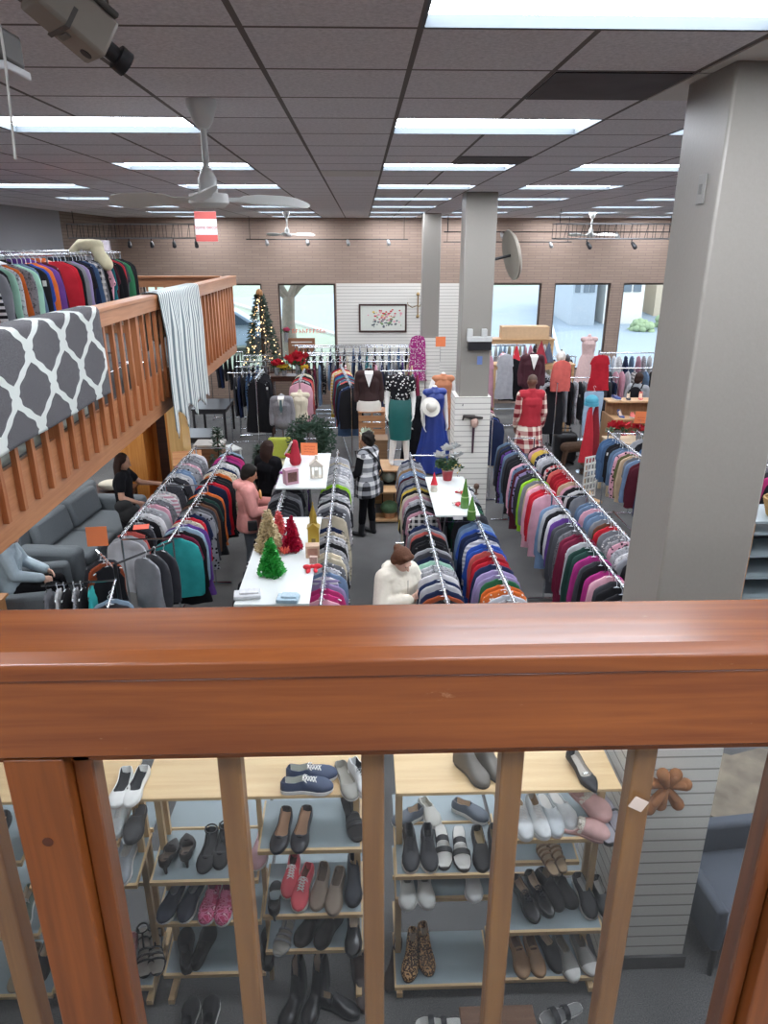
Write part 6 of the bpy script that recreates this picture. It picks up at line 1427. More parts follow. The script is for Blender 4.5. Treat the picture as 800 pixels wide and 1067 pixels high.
# ---------------------------------------------------------------- shoe shelving under the balcony
M_MAPLE = wood('maple', 'c9a878', 'ddc091', 'X', .45, .7, 0, .02); M_MAPLEZ = wood('maple_upright', 'b9986a', 'd3b485', 'Z', .5, .7, 0, .02)
M_SHELF = mat('blue_gray_shelf', '8c9a9f', .32, var=.06, scale=4); SF = 3.0; TILT = .14; SD = .33
SHELVES = {}
def shelf_z(key, y): zf = SHELVES[key][0]; return zf + (y - SHELVES[key][1]) * SHELVES[key][2]
def shoe_unit(name, x0, x1, xm, left, right, label, zt=1.545, back=True):
    t = thing('shoe_shelf', ((x0 + x1) / 2, SF + .17, 0), label, 'shoe shelf', 'maple shoe display units'); ox, oy = t.location.x, t.location.y
    def X(*a): return (a[0] - ox, a[1] - ox, a[2] - oy, a[3] - oy, a[4], a[5])
    MB().bx(*X(x0, x1, SF + .02, SF + .34, zt - .02, zt)).build('top_plank', M_MAPLE, t, bevel=.003)
    for x in (x0 + .012, x1 - .047):
        for y in (SF + .20, SF + .30): MB().bx(*X(x, x + .035, y, y + .03, 0, zt - .02)).build('upright', M_MAPLEZ, t, bevel=.002)
    MB().bx(*X(xm - .012, xm + .012, SF + .15, SF + .18, .0, zt - .02)).build('upright', M_MAPLEZ, t)
    for x in (x0 + .012, x1 - .047): MB().bx(*X(x, x + .035, SF - .02, SF + .62, .05, .085)).build('foot_rail', M_MAPLEZ, t)
    for side, zs, a, b in (('L', left, x0, xm - .005), ('R', right, xm + .005, x1)):
        for i, zf in enumerate(zs):
            dy = 0
            if isinstance(zf, tuple): zf, dy, aa, bb = zf; a_, b_ = aa, bb
            else: a_, b_ = a, b
            y0 = SF + dy; SHELVES[name + side + str(i)] = (zf, y0, TILT)
            Mx = Matrix.Translation((-ox, y0 - oy, zf)) @ Matrix.Rotation(math.atan(TILT), 4, 'X')
            bm_ = MB().bx(a_ + .006, b_ - .006, .012, SD, -.012, 0); bm_.v = [tuple(Mx @ Vector(v)) for v in bm_.v]; s = bm_.build('shelf', M_SHELF, t)
            bm_ = MB().bx(a_, b_, -.004, .012, -.026, .004).bx(a_, a_ + .010, .012, SD, -.02, .003).bx(b_ - .010, b_, .012, SD, -.02, .003); bm_.v = [tuple(Mx @ Vector(v)) for v in bm_.v]; e = bm_.build('shelf_edge', M_MAPLE, s)
    if back:
        for i, zf in enumerate((1.02, .60)):
            y0 = SF + .36
            for a, b in ((x0, xm - .005), (xm + .005, x1)):
                Mx = Matrix.Translation((-ox, y0 - oy, zf)) @ Matrix.Rotation(-math.atan(.08), 4, 'X')
                bm_ = MB().bx(a + .006, b - .006, 0, .26, -.012, 0); bm_.v = [tuple(Mx @ Vector(v)) for v in bm_.v]; s = bm_.build('shelf', M_SHELF, t)
                bm_ = MB().bx(a, b, -.012, 0, -.02, .004); bm_.v = [tuple(Mx @ Vector(v)) for v in bm_.v]; bm_.build('shelf_edge', M_MAPLE, s)
        SHELVES[name + 'B0'] = (1.02, SF + .36, -.08); SHELVES[name + 'B1'] = (.60, SF + .36, -.08)
    SHELVES[name + 'T'] = (zt, SF, 0)
    return t
shoe_unit('a', -2.46, -1.27, -1.86, [1.15, .61, .13], [(1.27, 0, -1.84, -1.33), .97, .17], 'maple shoe display unit left of the thick wooden post')
shoe_unit('b', -1.20, -.03, -.60, [.985, .675, .265], [1.19, .71, .435], 'maple shoe display unit with navy boat shoes on its top plank')
shoe_unit('c', .155, 1.37, .74, [.985, (.77, .04, .155, .735), .11], [1.225, (1.0, .06, .745, 1.20), .535, .145], 'maple shoe display unit with black sneakers and pink slippers')
SHELVES['F'] = (0, 0, 0)
def on(key, px, py, lift=.03):
    z = 1.
    for _ in range(14):
        p = at(px, py, z); z = shelf_z(key, p.y) + lift
    p = at(px, py, z); return Vector((p.x, p.y, shelf_z(key, p.y))), SHELVES[key][2]
def interp(tab, t):
    for (a, b), (c, d) in zip(tab, tab[1:]):
        if t <= c: q = (t - a) / (c - a) if c > a else 0; q = q * q * (3 - 2 * q) if False else q; return b + (d - b) * q
    return tab[-1][1]
PLAN = [(0, .30), (.04, .56), (.12, .70), (.25, .73), (.4, .70), (.55, .82), (.7, 1.0), (.82, .96), (.92, .74), (.97, .5), (1, .18)]
PLANP = [(0, .28), (.04, .52), (.12, .66), (.25, .68), (.4, .64), (.55, .78), (.7, .92), (.82, .74), (.92, .42), (.97, .24), (1, .08)]
STY = {
    'sneaker': dict(h=[(0, .045), (.05, .072), (.2, .062), (.36, .078), (.5, .068), (.7, .05), (.85, .042), (1, .02)], op=(.04, .38), rim=.66, sole=.026, out=1.06),
    'slip_on': dict(h=[(0, .04), (.05, .058), (.25, .046), (.42, .060), (.5, .056), (.7, .046), (.9, .034), (1, .016)], op=(.04, .45), rim=.76, sole=.022, out=1.06),
    'ballet_flat': dict(h=[(0, .035), (.05, .05), (.3, .030), (.6, .026), (.7, .034), (.85, .032), (1, .014)], op=(.04, .66), rim=.90, sole=.008, out=1.0),
    'loafer': dict(h=[(0, .04), (.05, .055), (.3, .042), (.45, .058), (.6, .052), (.8, .038), (1, .016)], op=(.04, .46), rim=.8, sole=.014, out=1.03),
    'ankle_boot': dict(h=[(0, .12), (.05, .15), (.3, .15), (.38, .125), (.5, .085), (.7, .056), (.9, .042), (1, .02)], op=(.05, .31), rim=.62, sole=.014, out=1.03),
    'tall_boot': dict(h=[(0, .28), (.05, .32), (.3, .32), (.36, .22), (.46, .09), (.7, .056), (.9, .042), (1, .02)], op=(.05, .31), rim=.7, sole=.016, out=1.03),
    'slipper': dict(h=[(0, .006), (.3, .010), (.40, .040), (.5, .062), (.7, .066), (.85, .054), (1, .02)], op=(-.1, .44), rim=.93, sole=.018, out=1.04),
    'clog': dict(h=[(0, .008), (.3, .014), (.42, .040), (.5, .056), (.7, .06), (.85, .05), (1, .02)], op=(-.1, .46), rim=.9, sole=.024, out=1.03),
    'pump': dict(h=[(0, .035), (.05, .05), (.3, .032), (.6, .024), (.7, .034), (.85, .030), (1, .012)], op=(.04, .64), rim=.9, sole=.006, out=1.0, heel=.075, plan=PLANP),
    'sandal': dict(h=None, sole=.014, out=1.0), 'slide': dict(h=None, sole=.024, out=1.0)}
SHOECOL = {}
def smat(h, rough=.6, var=.12, scale=40, fab=False):
    k = 'shoe_%s_%d' % (h, int(rough * 100)); return mat(k, h, rough, var=var, scale=scale)
def shoe(style, loc, rz, label, group, col, lining='c9b39a', solec='e4e2dd', L_=.262, W=.052, side=1, extra=(), rough=.6, tilt=0., upmat=None, heel=None, lacec='e8e6e2', solid_h=1., roll=0., name=None):
    L_ *= 1.07; S = STY[style]; t = thing(name or style, loc, label, 'shoe', group)
    t.rotation_euler = (Matrix.Rotation(math.atan(tilt), 4, 'X') @ Matrix.Rotation(rz, 4, 'Z') @ Matrix.Rotation(roll, 4, 'Y')).to_euler()
    plan = S.get('plan', PLAN); hh = S.get('heel', 0) if heel is None else heel
    mu = upmat or smat(col, rough); ml = smat(lining, .8); ms = smat(solec, .5)
    def sm(a, b, x): x = max(0, min(1, (x - a) / (b - a))); return x * x * (3 - 2 * x)
    lift = lambda q: hh * (1 - sm(.12, .62, q))
    cx = lambda q: side * .007 * math.sin(PI * q) - side * .004
    ts = [0, .015, .04, .08, .13, .2, .27, .31, .35, .39, .43, .46, .5, .56, .62, .66, .7, .76, .82, .88, .93, .97, 1]
    yy = lambda q: (q - .5) * L_
    so = S['sole']
    rings = []
    for q in ts:
        w_ = W * interp(plan, q) * S['out']; z = lift(q); toe = .010 * max(0, (q - .86) / .14) if style in ('sneaker', 'slip_on', 'clog') else 0
        rings.append([V(cx(q) - w_ * .94, yy(q), z + toe), V(cx(q) - w_, yy(q), z + so * .5 + toe * .6), V(cx(q) - w_ * .97, yy(q), z + so), V(cx(q) + w_ * .97, yy(q), z + so), V(cx(q) + w_, yy(q), z + so * .5 + toe * .6), V(cx(q) + w_ * .94, yy(q), z + toe)])
    MB().loft(rings).build('sole', ms if style not in ('sandal', 'slide') else ms, t, 50)
    if S['h']:
        a, b_ = S['op']; rings = []; openf = []
        for q in ts:
            w_ = W * interp(plan, q); h = interp(S['h'], q) * (solid_h if q < .4 else 1); z0 = lift(q) + so * .8; o = sm(a - .01, a + .03, q) * (1 - sm(b_ - .025, b_ + .035, q)); r_ = S['rim']
            if style in ('ankle_boot', 'tall_boot') and q < .36: w_ = max(w_, W * .62)
            op = [(-.93, 0), (-1.0, .3), (-.97 if r_ > .8 else -.9, .65), (-r_, 1), (-(r_ - .12), .985), (-(r_ - .2), .5 if h > .1 else .25), (0, .4 if h > .1 else .10)]
            cl = [(-.93, 0), (-1.0, .32), (-.93, .66), (-.72, .88), (-.48, .97), (-.25, 1.0), (0, 1.0)]
            pts = [(cx(q) + w_ * (cl[i][0] * (1 - o) + op[i][0] * o), z0 + h * (cl[i][1] * (1 - o) + op[i][1] * o)) for i in range(7)]
            rp = [(2 * cx(q) - x, z) for x, z in reversed(pts[:-1])]
            rings.append([V(x, yy(q), z) for x, z in pts + rp]); openf.append(o > .5)
        n = 13
        tp = MB().loft(rings, mf=lambda i, j: 1 if (openf[i] and openf[min(i + 1, len(ts) - 1)] and 4 <= j <= 7) else 0).build('upper', [mu, ml], t, 60)
    else: tp = t
    top = lambda q: lift(q) + so * .8 + (interp(S['h'], q) if S['h'] else 0)
    if hh > .02:
        b = MB(); z1 = hh + so * .4; y0 = yy(.07)
        b.loft([[V(cx(.1) + r_ * math.cos(k * PI / 5), y0 + dy + r_ * 1.1 * math.sin(k * PI / 5), z) for k in range(10)] for z, r_, dy in ((0, .007, .004), (z1 * .35, .008, .002), (z1 * .7, .014, .006), (z1, .026, .016))])
        b.build('heel', mu, t, 50)
    for e in extra:
        if e == 'laces':
            b = MB(); m_ = smat(lacec, .8)
            for i in range(5):
                q = .42 + i * .052; w_ = W * interp(plan, q) * .42; zt = top(q) + .003; q2 = q + .05; zt2 = top(q2) + .003
                b.tube([V(cx(q) - w_, yy(q), zt - .004), V(cx(q), yy(q + .02), zt + .003), V(cx(q2) + w_, yy(q2), zt2 - .004)], .0028, 5); b.tube([V(cx(q) + w_, yy(q), zt - .004), V(cx(q), yy(q + .02), zt + .004), V(cx(q2) - w_, yy(q2), zt2 - .004)], .0028, 5)
            for s in (-1, 1): b.tube([V(0, yy(.42), top(.42) + .004), V(s * .022, yy(.45), top(.42) + .006), V(s * .030, yy(.5), top(.48) - .002), V(s * .012, yy(.46), top(.43) + .006)], .0024, 5)
            b.build('laces', m_, tp, 60)
        if e in ('strap', 'strap2', 'straps'):
            m_ = mu; qs = {'strap': (.45,), 'strap2': (.42, .68), 'straps': (.30, .5, .62, .74)}[e]
            for q in qs:
                w_ = W * interp(plan, q) * 1.03; hz = (.052 if style in ('sandal', 'slide') else top(q) - lift(q)) ; wd = .034 if e == 'strap2' else .012; rr_ = []
                for k in range(9):
                    a = PI * k / 8; rr_.append((cx(q) - w_ * math.cos(a), lift(q) + so * .6 + (hz + .003) * math.sin(a) ** .7))
                b = MB(); b.loft([[V(x, yy(q) - wd / 2, z), V(x, yy(q) + wd / 2, z), V(x * .985, yy(q) + wd / 2, z - .004), V(x * .985, yy(q) - wd / 2, z - .004)] for x, z in rr_]); b.build('strap', m_, t, 60)
        if e == 'ankle':
            b = MB(); w_ = W * .66; b.tube([V(w_ * math.cos(k * PI / 8), yy(.16) + .032 * math.sin(k * PI / 8), lift(.1) + .075) for k in range(16)], .005, 6, closed=True); b.tube([V(-w_ * .8, yy(.1), lift(.1) + .01), V(-w_, yy(.12), lift(.1) + .075)], .006, 6).tube([V(w_ * .8, yy(.1), lift(.1) + .01), V(w_, yy(.12), lift(.1) + .075)], .006, 6).tube([V(0, yy(.28), lift(.28) + .085), V(.0, yy(.5), .06)], .006, 6); b.build('ankle_strap', mu, t, 60)
        if e == 'footbed':
            b = MB(); b.loft([[V(cx(q) - W * interp(plan, q) * .9, yy(q), lift(q) + so), V(cx(q) + W * interp(plan, q) * .9, yy(q), lift(q) + so), V(cx(q) + W * interp(plan, q) * .84, yy(q), lift(q) + so + .004), V(cx(q) - W * interp(plan, q) * .84, yy(q), lift(q) + so + .004)] for q in ts[1:-1]]); b.build('footbed', ml, t, 60)
        if e == 'bow': MB().ell((cx(.72), yy(.73), top(.72) + .002), (.018, .010, .006), 10, 6).build('bow', mu, tp, 60)
        if e == 'buckle': MB().box((cx(.58), yy(.58), top(.58) + .003), (.034, .014, .005)).build('buckle', mat('buckle_silver', 'b9b9b4', .25, .8), tp, bevel=.002)
        if e == 'toecap': 
            b = MB(); b.loft([[V(cx(q) + W * interp(plan, q) * 1.015 * c, yy(q), lift(q) + so * .8 + interp(S['h'], q) * 1.03 * s_) for c, s_ in ((-.94, .02), (-1, .33), (-.93, .67), (-.7, .9), (-.3, 1.0), (.3, 1.0), (.7, .9), (.93, .67), (1, .33), (.94, .02))] for q in (.80, .84, .88, .93, .97, 1)]); b.build('toe_cap', smat(lacec, .6), tp, 60)
        if e == 'fur':
            rr = random.Random(3); b = MB()
            for _ in range(70):
                q = rr.uniform(.3, .48); a = rr.uniform(.1, PI - .1); w_ = W * interp(plan, q); b.ell((cx(q) - w_ * math.cos(a) * .9, yy(.44) + rr.uniform(-.012, .012), so + .004 + .058 * math.sin(a)), (.009, .009, .008), 6, 4)
            b.build('fleece_cuff', ml, tp, 60)
    return t
def leopard():
    m, nt, b = _new('leopard_print'); L__ = nt.links; tc = _n(nt, 'ShaderNodeTexCoord'); v = _n(nt, 'ShaderNodeTexVoronoi', Scale=95); L__.new(tc.outputs['Object'], v.inputs['Vector'])
    cr = _n(nt, 'ShaderNodeValToRGB'); e = cr.color_ramp.elements; e[0].position = .22; e[0].color = lin('8a5a30'); e[1].position = .30; e[1].color = lin('17110d'); q = e.new(.52); q.color = lin('17110d'); q = e.new(.58); q.color = lin('c99a66')
    L__.new(v.outputs['Distance'], cr.inputs[0]); L__.new(cr.outputs[0], b.inputs['Base Color']); b.inputs['Roughness'].default_value = .8; return m
def camo():
    m, nt, b = _new('pink_camo'); L__ = nt.links; tc = _n(nt, 'ShaderNodeTexCoord'); v = _n(nt, 'ShaderNodeTexNoise', Scale=34, Detail=2); L__.new(tc.outputs['Object'], v.inputs['Vector'])
    cr = _n(nt, 'ShaderNodeValToRGB'); cr.color_ramp.interpolation = 'CONSTANT'; e = cr.color_ramp.elements; e[0].color = lin('b83a62'); e[1].position = .46; e[1].color = lin('d9749a'); q = e.new(.55); q.color = lin('8c2a48'); q = e.new(.62); q.color = lin('e8a9bc')
    L__.new(v.outputs['Fac'], cr.inputs[0]); L__.new(cr.outputs[0], b.inputs['Base Color']); b.inputs['Roughness'].default_value = .9; return m
M_LEO = leopard(); M_CAMO = camo()
def pair(style, key, pxs, what, where, col, rz=PI, spread=.0, **kw):
    """two shoes of one pair; what / where make the label"""
    grp = '%s pair' % what
    for i, (px, py) in enumerate(pxs):
        p, tl = on(key, px, py)
        ang = rz + (spread if i else -spread)
        nm = 'left' if (i == 0) else 'right'
        if len(pxs) == 1: lab = '%s, %s' % (what, where)
        else:
            lab = '%s, %s one, %s' % (what, ('left', 'right')[i], where)
        shoe(style, p + V(0, 0, .004), ang, lab, grp, col, side=-1 if i == 0 else 1, tilt=tl, **kw)
BLK = '1b1b1e'
# unit a (left)
pair('ballet_flat', 'aT', [(127, 819), (142, 818)], 'white flat shoe with black insole', 'on the plank beside the post', 'd9dad6', lining=BLK, solec='c9c6c0', spread=-.06)
pair('sneaker', 'aR0', [(117, 852), (127, 851)], 'white lace shoe', 'on the narrow shelf beside the post', 'cfd6d6', extra=('laces',), L_=.23, W=.040)
pair('slipper', 'aR0', [(142, 856)], 'dark gray slide shoe', 'next to the white lace shoes by the post', '4a4a4c', solec='3a3a3c', L_=.23)
pair('slip_on', 'aR1', [(117, 898), (131, 898)], 'silver gray slip-on shoe', 'on the shelf right of the thick post', '9aa0a6', lining='b5b2ac')
pair('slip_on', 'aR2', [(134, 997)], 'pale pink shoe', 'half hidden by the thick post on the lowest shelf', 'd9a0a4')
pair('sandal', 'aR2', [(151, 992), (163, 990)], 'black strappy heeled sandal', 'lowest shelf right of the thick post', BLK, lining='c9c4ba', solec=BLK, heel=.05, extra=('straps', 'footbed', 'ankle'), rz=PI + .25)
pair('loafer', 'aL0', [(-3, 868)], 'black shoe cut by the left edge of the photo', 'on the upper shelf', BLK, solec=BLK)
pair('slip_on', 'aL1', [(6, 948), (27, 946)], 'green and white sneaker', 'left of the thick post', '6e8278', solec='e4e4e0', extra=('laces', 'toecap'), spread=.1)
pair('ballet_flat', 'aL2', [(27, 1006)], 'beige flat shoe', 'on the lowest shelf left of the thick post', 'a8967c', lining='8c7c66', solec='7c6c58', rz=PI - .25, L_=.27)
pair('loafer', 'aL2', [(46, 1000)], 'black shoe beside the beige flat', 'half hidden by the thick post', BLK, solec=BLK)
# unit b
pair('slip_on', 'bT', [(320, 819), (325, 806)], 'navy boat shoe with white laces', 'lying sideways on the plank', '2c3a56', lining='b5b8ae', rz=-PI / 2, extra=('laces',))
pair('ballet_flat', 'bT', [(361, 812)], 'gray flat shoe', 'on the plank near the third baluster', '8a8880', lining='9a968c', rz=PI + .3)
pair('sneaker', 'bT', [(377, 813)], 'white and black shoe', 'on the plank tucked against the third baluster', 'd4d6d4', lining=BLK, extra=('laces',), lacec=BLK, rz=PI + .4)
pair('pump', 'bL0', [(177, 890), (195, 884)], 'black pump with heel toward the camera', 'left end of upper shelf', '221e1e', lining='5a4c42', solec='1b1818', rz=.1, spread=.12, L_=.22, extra=('bow',))
pair('ballet_flat', 'bL0', [(217, 884), (232, 880)], 'black suede flat with ankle strap', 'beside the black pumps', BLK, solec=BLK, lining='2a2a2c', extra=('ankle', 'bow'), rz=PI - .05)
pair('slip_on', 'bL0', [(272, 882)], 'pale pink slip-on shoe', 'right end of the upper shelf behind a baluster', 'cfa6ae', rz=PI - .1)
pair('slip_on', 'bL1', [(180, 937), (200, 936)], 'navy canvas slip-on with white sole', 'on the middle shelf', '1f2638', lining='8a8c90', rz=PI - .25)
pair('sneaker', 'bL1', [(220, 938), (236, 939)], 'pink camouflage sneaker', 'on the middle shelf', 'c0587c', upmat=M_CAMO, lining='8c3a58', rz=PI - .1, extra=('laces',), lacec='d87a9a')
pair('pump', 'bL1', [(287, 935)], 'black high-heeled pump', 'alone behind the second baluster', BLK, solec=BLK, lining=BLK, rz=.05)
pair('loafer', 'bL2', [(194, 988), (212, 984)], 'black plain flat shoe', 'on the lowest shelf, splayed toes up', BLK, solec=BLK, lining='2c2a2a', rz=0., spread=-.22)
pair('loafer', 'bL2', [(280, 984)], 'black narrow flat shoe', 'alone at the right end of the lowest shelf', BLK, solec=BLK, lining='202022', rz=.02)
pair('ballet_flat', 'bR0', [(294, 863), (315, 862)], 'black leather ballet flat with tan lining', 'below the navy boat shoes', '222228', lining='b08a6c', solec=BLK, rz=PI - .14, L_=.27, rough=.35, extra=('bow',))
pair('sandal', 'bR0', [(367, 852)], 'black strappy sandal with beads', 'on the upper shelf by the third baluster', BLK, lining='2c2a2a', solec=BLK, heel=.06, extra=('straps', 'ankle', 'footbed'), rz=PI + .3)
pair('sneaker', 'bR1', [(304, 912), (316, 925)], 'bright coral sneaker with white laces', 'on the middle shelf', 'e05560', lining='6a3a2c', extra=('laces',), rz=PI - .15, spread=-.06)
pair('loafer', 'bR1', [(334, 922), (350, 927)], 'taupe suede flat shoe', 'beside the coral sneakers', '8c7c6c', lining='5c4c40', solec='9a8c7c', rz=PI - .15, L_=.27)
pair('ankle_boot', 'bR1', [(368, 920)], 'dark slate ankle shoe', 'right end of the middle shelf by the third baluster', '2c3038', solec='26282c', rz=PI, L_=.25)
pair('sandal', 'bR2', [(297, 970)], 'gray strappy sandal', 'left end of the lower right shelf', '8a8c90', solec='8a8c90', lining='8c8880', extra=('straps', 'ankle', 'footbed'), rz=PI - .2)
pair('ankle_boot', 'bR2', [(322, 966), (342, 968)], 'black soft ankle boot slumped', 'on the lower right shelf', '201c1e', solec=BLK, rz=PI - .6, L_=.22, solid_h=.6)
pair('loafer', 'bR2', [(368, 970)], 'black shiny shoe', 'at the right end of the lower right shelf', BLK, solec=BLK, rough=.25, rz=PI)
# unit c
pair('ankle_boot', 'cT', [(492, 803), (512, 799)], 'gray suede ankle boot', 'on the plank above the black sneakers', '6a655e', solec='3c3a36', rz=PI + .55, L_=.24)
pair('pump', 'cT', [(607, 804)], 'black pump with silver buckle', 'alone on the plank above the pink slippers', BLK, lining='b5aea4', solec=BLK, heel=.03, extra=('buckle',), rz=PI + .28)
pair('sneaker', 'cL0', [(427, 884), (446, 884)], 'black knit running sneaker with white sole', 'right unit upper shelf', '2a2b30', lining='1c1c20', extra=('laces',), lacec='3a3a40', L_=.27)
pair('slide', 'cL0', [(461, 880), (480, 882)], 'black two-strap slide with pale footbed', 'right unit upper shelf', BLK, lining='d9d8d2', solec='26262a', extra=('strap2', 'footbed'), L_=.27)
pair('loafer', 'cL0', [(500, 883), (517, 881)], 'black plain loafer with tan insole', 'right of the two-strap slides', BLK, lining='8c7c5c', solec=BLK, L_=.26)
pair('slip_on', 'cB0', [(447, 848)], 'white slip-on shoe', 'on the back shelf behind the black sneakers', 'c9c8c0', lining='a8a498', rz=PI + .3, L_=.22)
pair('slip_on', 'cB0', [(425, 852)], 'gray-blue shoe', 'at the left of the back shelf behind the black sneakers', '5c6470', rz=PI - 1.0, L_=.2)
pair('slip_on', 'cB0', [(490, 846)], 'slate gray shoe', 'on the back shelf behind the black loafers', '5f6874', rz=PI + .9, L_=.23)
pair('slip_on', 'cL1', [(424, 925), (443, 924)], 'white canvas shoe with dark marks', 'below the black running sneakers', 'c4c6c2', lining='8c8c88', L_=.24)
pair('slip_on', 'cL1', [(492, 919)], 'white shoe toe', 'under the black loafers', 'c9cac8', L_=.22)
pair('ankle_boot', 'cL2', [(428, 996), (443, 990)], 'leopard print pointed ankle boot', 'on the lowest shelf of the right unit', '8a5a30', upmat=M_LEO, solec='2a201a', rz=PI - .05, spread=.12, L_=.27, solid_h=.75)
pair('sneaker', 'cR0', [(542, 852), (559, 851)], 'white lace-up sneaker', 'at the left of the upper right shelf', 'd6dbdc', extra=('laces',), rz=PI + .12)
pair('clog', 'cR0', [(573, 848)], 'white slip-on clog', 'leaning upright between white sneakers and pink slippers', 'ccd4d8', lining='c0c8cc', rz=PI + .1, L_=.27)
pair('clog', 'cR0', [(586, 843)], 'white clog toe', 'behind the pink slippers', 'd2d8da', lining='c4cacc', rz=PI + .2, L_=.24)
pair('slipper', 'cR0', [(608, 862)], 'fluffy pink slipper', 'lying crosswise on the upper right shelf', 'c9a09c', lining='d9d2c6', solec='b8928e', rz=PI + 1.25, extra=('fur',), W=.062, rough=.95)
p_, tl_ = on('cR0', 613, 838, .07); shoe('slipper', p_ + V(0, .0, .075), PI + .65, 'fluffy pink slipper resting on top of the other shoes, the upper one', 'fluffy pink slipper pair', 'c9a09c', lining='d9d2c6', solec='b8928e', extra=('fur',), W=.062, rough=.95, tilt=.3)
pair('slide', 'cR0', [(625, 856), (640, 850)], 'black slide with gray insole', 'right of the pink slippers', BLK, lining='9a98a0', solec=BLK, extra=('footbed', 'strap'), rz=PI + .22, L_=.26)
pair('sandal', 'cR1', [(570, 892), (580, 889)], 'bronze strappy sandal', 'on the glassy shelf below the white clogs', '8a6c4c', lining='9a8468', solec='6a5440', extra=('straps', 'footbed'), rz=.2, L_=.2, W=.04)
pair('loafer', 'cR2', [(547, 935), (561, 930)], 'black shiny lace-up shoe', 'at the left of the lower right shelf', '19191c', solec=BLK, rough=.22, extra=('laces',), lacec='2c2c30', rz=PI + .3, L_=.28, name='oxford_shoe')
pair('ankle_boot', 'cR2', [(573, 928), (586, 926)], 'black crumpled suede bootie', 'between shiny lace-ups and black slip-ons', '1c1a1c', solec=BLK, rz=PI + .4, L_=.23, solid_h=.7)
pair('slip_on', 'cR2', [(609, 933), (627, 936)], 'black canvas slip-on with thick white sole', 'beside the black bootie', '1d1d20', lining='c9c9c4', rz=PI + .1)
pair('loafer', 'cR3', [(540, 994), (556, 993)], 'tan leather loafer', 'on the lowest shelf', 'a07c58', lining='6a4c34', solec='6a5038', extra=('strap',), rz=PI + .12, L_=.25)
pair('loafer', 'cR3', [(572, 988)], 'black loafer', 'between the tan loafers and gray espadrilles', BLK, solec=BLK, rz=PI + .3)
pair('slip_on', 'cR3', [(589, 997), (607, 991)], 'gray espadrille with white toe', 'on the lowest shelf', '8a8884', lining='8c8478', solec='b5aea0', extra=('toecap',), lacec='d6d6d2', rz=PI + .2, L_=.27)
# on the floor
def floor_pair(style, pxs, what, where, col, **kw): pair(style, 'F', pxs, what, where, col, **kw)
floor_pair('slip_on', [(197, 1064), (218, 1061)], 'black canvas slip-on with white edge', 'on the carpet below the middle unit', BLK, lining='2a2a2e', rz=.05, L_=.27)
floor_pair('tall_boot', [(305, 1050), (328, 1046)], 'black leather tall boot', 'on the carpet under the middle unit', '1c1c20', solec=BLK, rz=PI - .4, rough=.35)
floor_pair('ankle_boot', [(352, 1048)], 'black leather shoe', 'on the carpet right of the tall black boots', '1c1c20', solec=BLK, rz=PI + 1.2, rough=.35, solid_h=.5)
floor_pair('tall_boot', [(376, 1030)], 'dark brown suede boot', 'on the carpet against the third baluster', '3a2a26', solec=BLK, rz=PI + .2)
floor_pair('ankle_boot', [(411, 1010)], 'brown ankle boot', 'on the carpet between the two units', '3c3029', solec=BLK, rz=PI - .3)
floor_pair('sandal', [(458, 1066)], 'black and white strapped sandal', 'on the carpet before the leopard boots', '222226', lining='d6d6d2', extra=('strap2', 'footbed'), rz=PI / 2)
floor_pair('sandal', [(585, 1055)], 'dark sandal with silver trim', 'on the carpet below the tan loafers', '2c2c30', lining='8c8c8c', extra=('strap2', 'footbed', 'buckle') if False else ('strap2', 'footbed'), rz=PI / 2 + .3)
t = table('low_bench', at(520, 1068, .22) + V(0, -.02, -.22), .42, .26, .22, wood('bench_brown', '6a4c3c', '86654f', 'X', .5, 1.), 'low brown wooden bench at the bottom edge below the right unit', cat='bench', leg=.04)
# moccasin bundle on the near pillar slats
t = thing('hanging_moccasins', aty(692, 818, 3.10), 'bunch of brown suede moccasins hanging on the white pillar slats', 'moccasins'); M_SUE = mat('tan_suede', '96623c', .9, var=.2, scale=50)
for i, (a, ln) in enumerate(((.15, .09), (1.15, .08), (1.9, .09), (-.95, .12), (-1.75, .09), (-2.2, .13), (2.8, .08))):
    b = MB(); d = V(math.cos(a), -.15, math.sin(a)); b.cap(d * .02, d * (.02 + ln), .022, .036, 12).cap(d * .03 + V(0, -.02, .01), d * (.04 + ln * .5) + V(0, -.022, .012), .018, .022); o_ = b; o_ = b.build('moccasin', M_SUE, t, 60); o_.location = (0, -.01 * (i % 3), 0)
MB().tube([(0, .05, .02), (0, -.02, .02), (0, -.03, .05)], .005, 6).build('hook', M_CHROME, t, 40)
# gray armchair right of the pillar and the hide mat behind
M_ARM = mat('chair_gray', '474d57', .9, var=.12, scale=50, bump=.2)
t = thing('armchair', (2.42, 3.42, 0), 'blue-gray upholstered armchair beside the white slatted pillar', 'armchair', rz=PI + .1)
MB().bx(-.29, .29, -.28, .30, .24, .40).build('seat', M_ARM, t, bevel=.03, seg=3)
MB().bx(-.36, .36, -.38, -.28, .22, .60).build('backrest', M_ARM, t, bevel=.03, seg=3)
for x in (-.36, .29): MB().bx(x, x + .075, -.28, .31, .22, .55).build('arm', M_ARM, t, bevel=.025, seg=3)
for sx in (-.31, .31):
    for sy in (-.31, .27): MB().tube([(sx, sy, .25), (sx * 1.04, sy * 1.04, 0)], [.026, .018], 10).build('leg', mat('chair_leg', '1f1d1e', .5), t, 40)
b = MB(); pts = []
for k in range(28):
    a = 2 * PI * k / 28; r_ = .62 + .12 * math.sin(3 * a + .4) + .07 * math.sin(7 * a); pts.append((r_ * 1.2 * math.cos(a), r_ * .8 * math.sin(a)))
b.prism(pts, 0, .012); o = b.build('cowhide_mat', None or mat('cowhide', '7d7263', .9, var=.95, scale=4.), None); o.location = (3.25, 4.75, .001); tag(o, 'beige hide mat with dark patches on the carpet right of the pillar', 'mat')
b = MB(); rr = random.Random(3)
